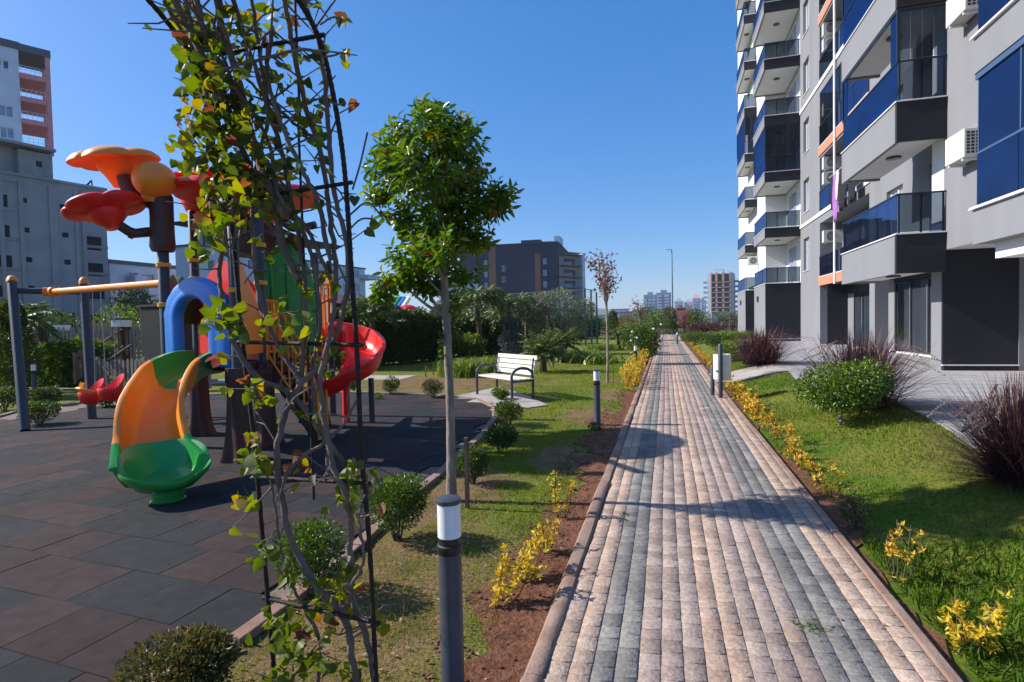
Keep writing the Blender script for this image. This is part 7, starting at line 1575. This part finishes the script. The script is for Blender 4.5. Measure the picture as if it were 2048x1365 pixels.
# ---- thin young trees with reddish crowns
def thin_tree(p, h, r, label, sd, n=330, leaf=.11, m='l_red'):
    rg = random.Random(sd); root = empty('young_tree', Vector(p), label, 'tree'); q = MB(); q.tube(spl([(0, 0, 0), (.02, 0, h*.3), (0, .02, h*.6)], 10), lerp_list([.035, .025], 10), 8, lump=.04); C, Dd = [], []
    for k in range(26):
        a = rg.uniform(0, 6.28); e = Vector((r*math.cos(a)*rg.uniform(.2, 1), r*math.sin(a)*rg.uniform(.2, 1), h*rg.uniform(.72, 1.0))); s = Vector((0, .01, h*rg.uniform(.54, .62))); m_ = (s+e)/2+Vector((-e.x*.15, -e.y*.15, .03)); q.tube(spl([s, m_, e], 6), lerp_list([.012, .004], 6), 5)
        for j in range(n//26): f = rg.uniform(.45, 1.05); C.append(s+(e-s)*f+Vector((rg.gauss(0, .06), rg.gauss(0, .06), rg.gauss(0, .06)))); Dd.append(Vector((rg.gauss(0, 1), rg.gauss(0, 1), rg.gauss(0, 1))))
    q.build('trunk', 'bark', root, smooth=60); rng = np.random.default_rng(sd); n2 = len(C); leaves('crown', C, Dd, leaf, leaf*.45, m, root, rng.random(n2), rng, simple=True); return root
thin_tree(G(1215, 766), 3.45, .52, 'thin young tree with a sparse reddish crown on the lawn left of the third bollard', 1)
thin_tree(gp_(1279, 34), 3.0, .6, 'small far young tree with a reddish crown before the blue towers', 2, 220, .14)
q = MB(); q.bar((0, 0, 0), (0, 0, .55), .012, .012, up=Vector((0, 1, 0))); o = q.build('tree_stake', 'bark_d'); o.location = G(1227, 764); tag(o, 'thin wire stake beside the foot of the thin reddish young tree', 'stake')
# ---- rose bush and mixed greenery along the far left of the path
for i, (px, d, r, h, m, lab) in enumerate([(1291, 19.5, .62, 1.55, 'l_rose', 'tall rose bush with white flowers leaning over the left kerb'), (1275, 25, .9, 1.4, 'l_rose', 'broad green rose bush behind the white flowered one'), (1262, 33, 1.1, 1.5, 'l_hedge_b', 'low green bush further back on the left lawn edge')]):
    c = gp_(px, d); b_ = bush(c, r, h, lab, 2200, .09, m, sd=50+i, name='rose_bush')
    if i == 0:
        q = MB(); rg = random.Random(2)
        for _ in range(7): a = rg.uniform(0, 6.28); q.ball((r*.9*math.cos(a), r*.9*math.sin(a), h*rg.uniform(.5, .95)), .045, n=5, sc=(1, 1, .7))
        q.build('flower', 'flower_w', b_)
# strap-leaved lime plants
def strap(p, r, h, n, label, sd, m='l_fern', wd=.016):
    rng = np.random.default_rng(sd); root = empty('strap_leaf_plant', Vector(p), label, 'plant'); a = rng.uniform(0, 6.28, n); b = rng.normal(size=(n, 2))*r*.5; K = 5; V = []; out = r*(.2+.7*rng.random(n)); hh = h*(.6+.5*rng.random(n))
    for s in np.linspace(0, 1, K):
        x = b[:, 0]+np.cos(a)*out*s**1.4; y = b[:, 1]+np.sin(a)*out*s**1.4; z = hh*(1.6*s-.75*s*s); w_ = wd*(1-s)**.6+.001; V += [np.stack([x-np.sin(a)*w_, y+np.cos(a)*w_, z], 1), np.stack([x+np.sin(a)*w_, y-np.cos(a)*w_, z], 1)]
    V = np.stack(V, 1).reshape(-1, 3); i0 = np.arange(n)[:, None]*2*K; Fa = np.concatenate([i0+[2*k, 2*k+1, 2*k+3, 2*k+2] for k in range(K-1)], 1).reshape(-1, 4); np_mesh('foliage', V, Fa, m, np.repeat(rng.random(n), K-1), parent=root); return root
strap(G(935, 752), .62, .62, 500, 'lime strap leaved plant left of the bench, nearest the tree trunk', 1); strap(G(975, 744), .6, .6, 420, 'lime strap leaved plant directly behind the bench', 2); strap(gp_(905, 17), .5, .55, 300, 'lime strap leaved plant just right of the tree trunk', 3)
for i, (px, py) in enumerate(((1165, 703), (1185, 712), (1205, 690), (1150, 712))): strap(gp_(px, (24, 21, 30, 22)[i]), .9, .42, 260, ['pale lime ground plant right of the second short palm', 'pale lime ground plant on the lawn left of the thin tree', 'pale lime ground plant behind the thin young tree', 'pale lime ground plant hugging the second short palm'][i], 10+i, wd=.03)
strap(PX(1465, 660, 4.6)*Vector((1, 1, 0)) if False else Vector((3.6, 38, .27)), 1.6, .6, 500, 'bright lime plants on the strip before the far building corner', 30, wd=.04)
# weeds between the pavers
def weed(px, py, label, sd, r=.06, n=60):
    p = G(px, py, .036); rng = np.random.default_rng(sd); P = rng.normal(size=(n, 3))*[r, r*.6, .004]; P[:, 2] = np.abs(P[:, 2])+.002; root = empty('path_weed', p, label, 'weed'); leaves('foliage', P, rng.normal(size=(n, 3))*[1, 1, .3]+[0, 0, .25], rng.uniform(.012, .028, n), .008, 'l_bush', root, rng.random(n), rng, simple=True)
weed(1620, 1255, 'green weed growing between grey pavers at the lower right of the path', 1); weed(1250, 1030, 'tiny weed between pavers near the left kerb', 2, .025, 30)
# ---- shrubs and trees along the far boundary
rg = random.Random(31); k = 0
for px, d, r, h, m, lab in [(1205, 66, 2.0, 2.2, 'l_hedge', 'distant dark bush right of the teal cage'), (1245, 70, 2.4, 2.0, 'l_red', 'distant reddish bush below the hill'), (1265, 74, 2.2, 2.3, 'l_hedge_b', 'distant green bush under the small salmon house'), (1303, 66, 1.6, 3.4, 'l_cypr', 'distant yellow green tree left of the gazebo'), (1312, 62, 1.2, 2.4, 'l_hedge', 'distant dark bush at the left corner of the gazebo'), (1376, 63, 1.3, 2.3, 'l_red', 'distant brown bush beside the right gazebo'), (1408, 66, 1.6, 2.2, 'l_olive', 'distant grey green bush right of the rounded cypress'), (1425, 72, 1.5, 2.6, 'l_cypr', 'distant bright bush above the stone pillar'), (1448, 76, 1.8, 2.9, 'l_hedge_b', 'distant yellow green tree below the brick striped tower'), (1466, 74, 1.6, 2.3, 'l_hedge', 'distant dark bush beside the building corner'), (1180, 60, 2.0, 2.0, 'l_hedge', 'distant bush inside the sports cage'), (1350, 90, 2.2, 3.0, 'l_red', 'distant reddish tree behind the gazebos'), (1145, 40, 1.0, 1.2, 'l_purple', 'purple leaved bush beside the second short palm')]:
    bush(gp_(px, d), r, h, lab, 700, .22, m, sd=80+k, name='distant_bush', cat='bush', stems=4); k += 1
for px, d, h, lab in [(890, 60, 4.5, 'leafy tree behind the far railing left of the dark violet block'), (1060, 70, 4, 'tree at the foot of the dark violet block'), (925, 66, 3.6, 'small tree before the low white block'), (700, 60, 4.2, 'tree behind the red roofed pavilion'), (830, 58, 3.6, 'tree behind the red play dome'), (270, 48, 5.5, 'tree in front of the low white block'), (620, 55, 4, 'tree behind the climbing frame in front of the long white block')]:
    standard(gp_(px, d), h*.35, h*.6, h*.4, lab, 1300, .26, 'l_hedge', 1.1, 'distant_tree', 'bark_d', sd=int(px), cat='tree', rad_=.12)

# ================================================================== HAZE
q = MB(); q.box(-2600, 2600, -400, 4100, -4.5, 140); hz_ = q.build('haze', [])
hm = bpy.data.materials.new('air'); hm.use_nodes = True; hn = hm.node_tree; hn.nodes.clear()
ho = hn.nodes.new('ShaderNodeOutputMaterial'); pv = hn.nodes.new('ShaderNodeVolumePrincipled'); pv.inputs['Color'].default_value = (.78, .88, 1, 1); pv.inputs['Density'].default_value = .0002; pv.inputs['Anisotropy'].default_value = .0
hn.links.new(pv.outputs[0], ho.inputs['Volume']); hz_.data.materials.append(hm); hz_['kind'] = 'stuff'
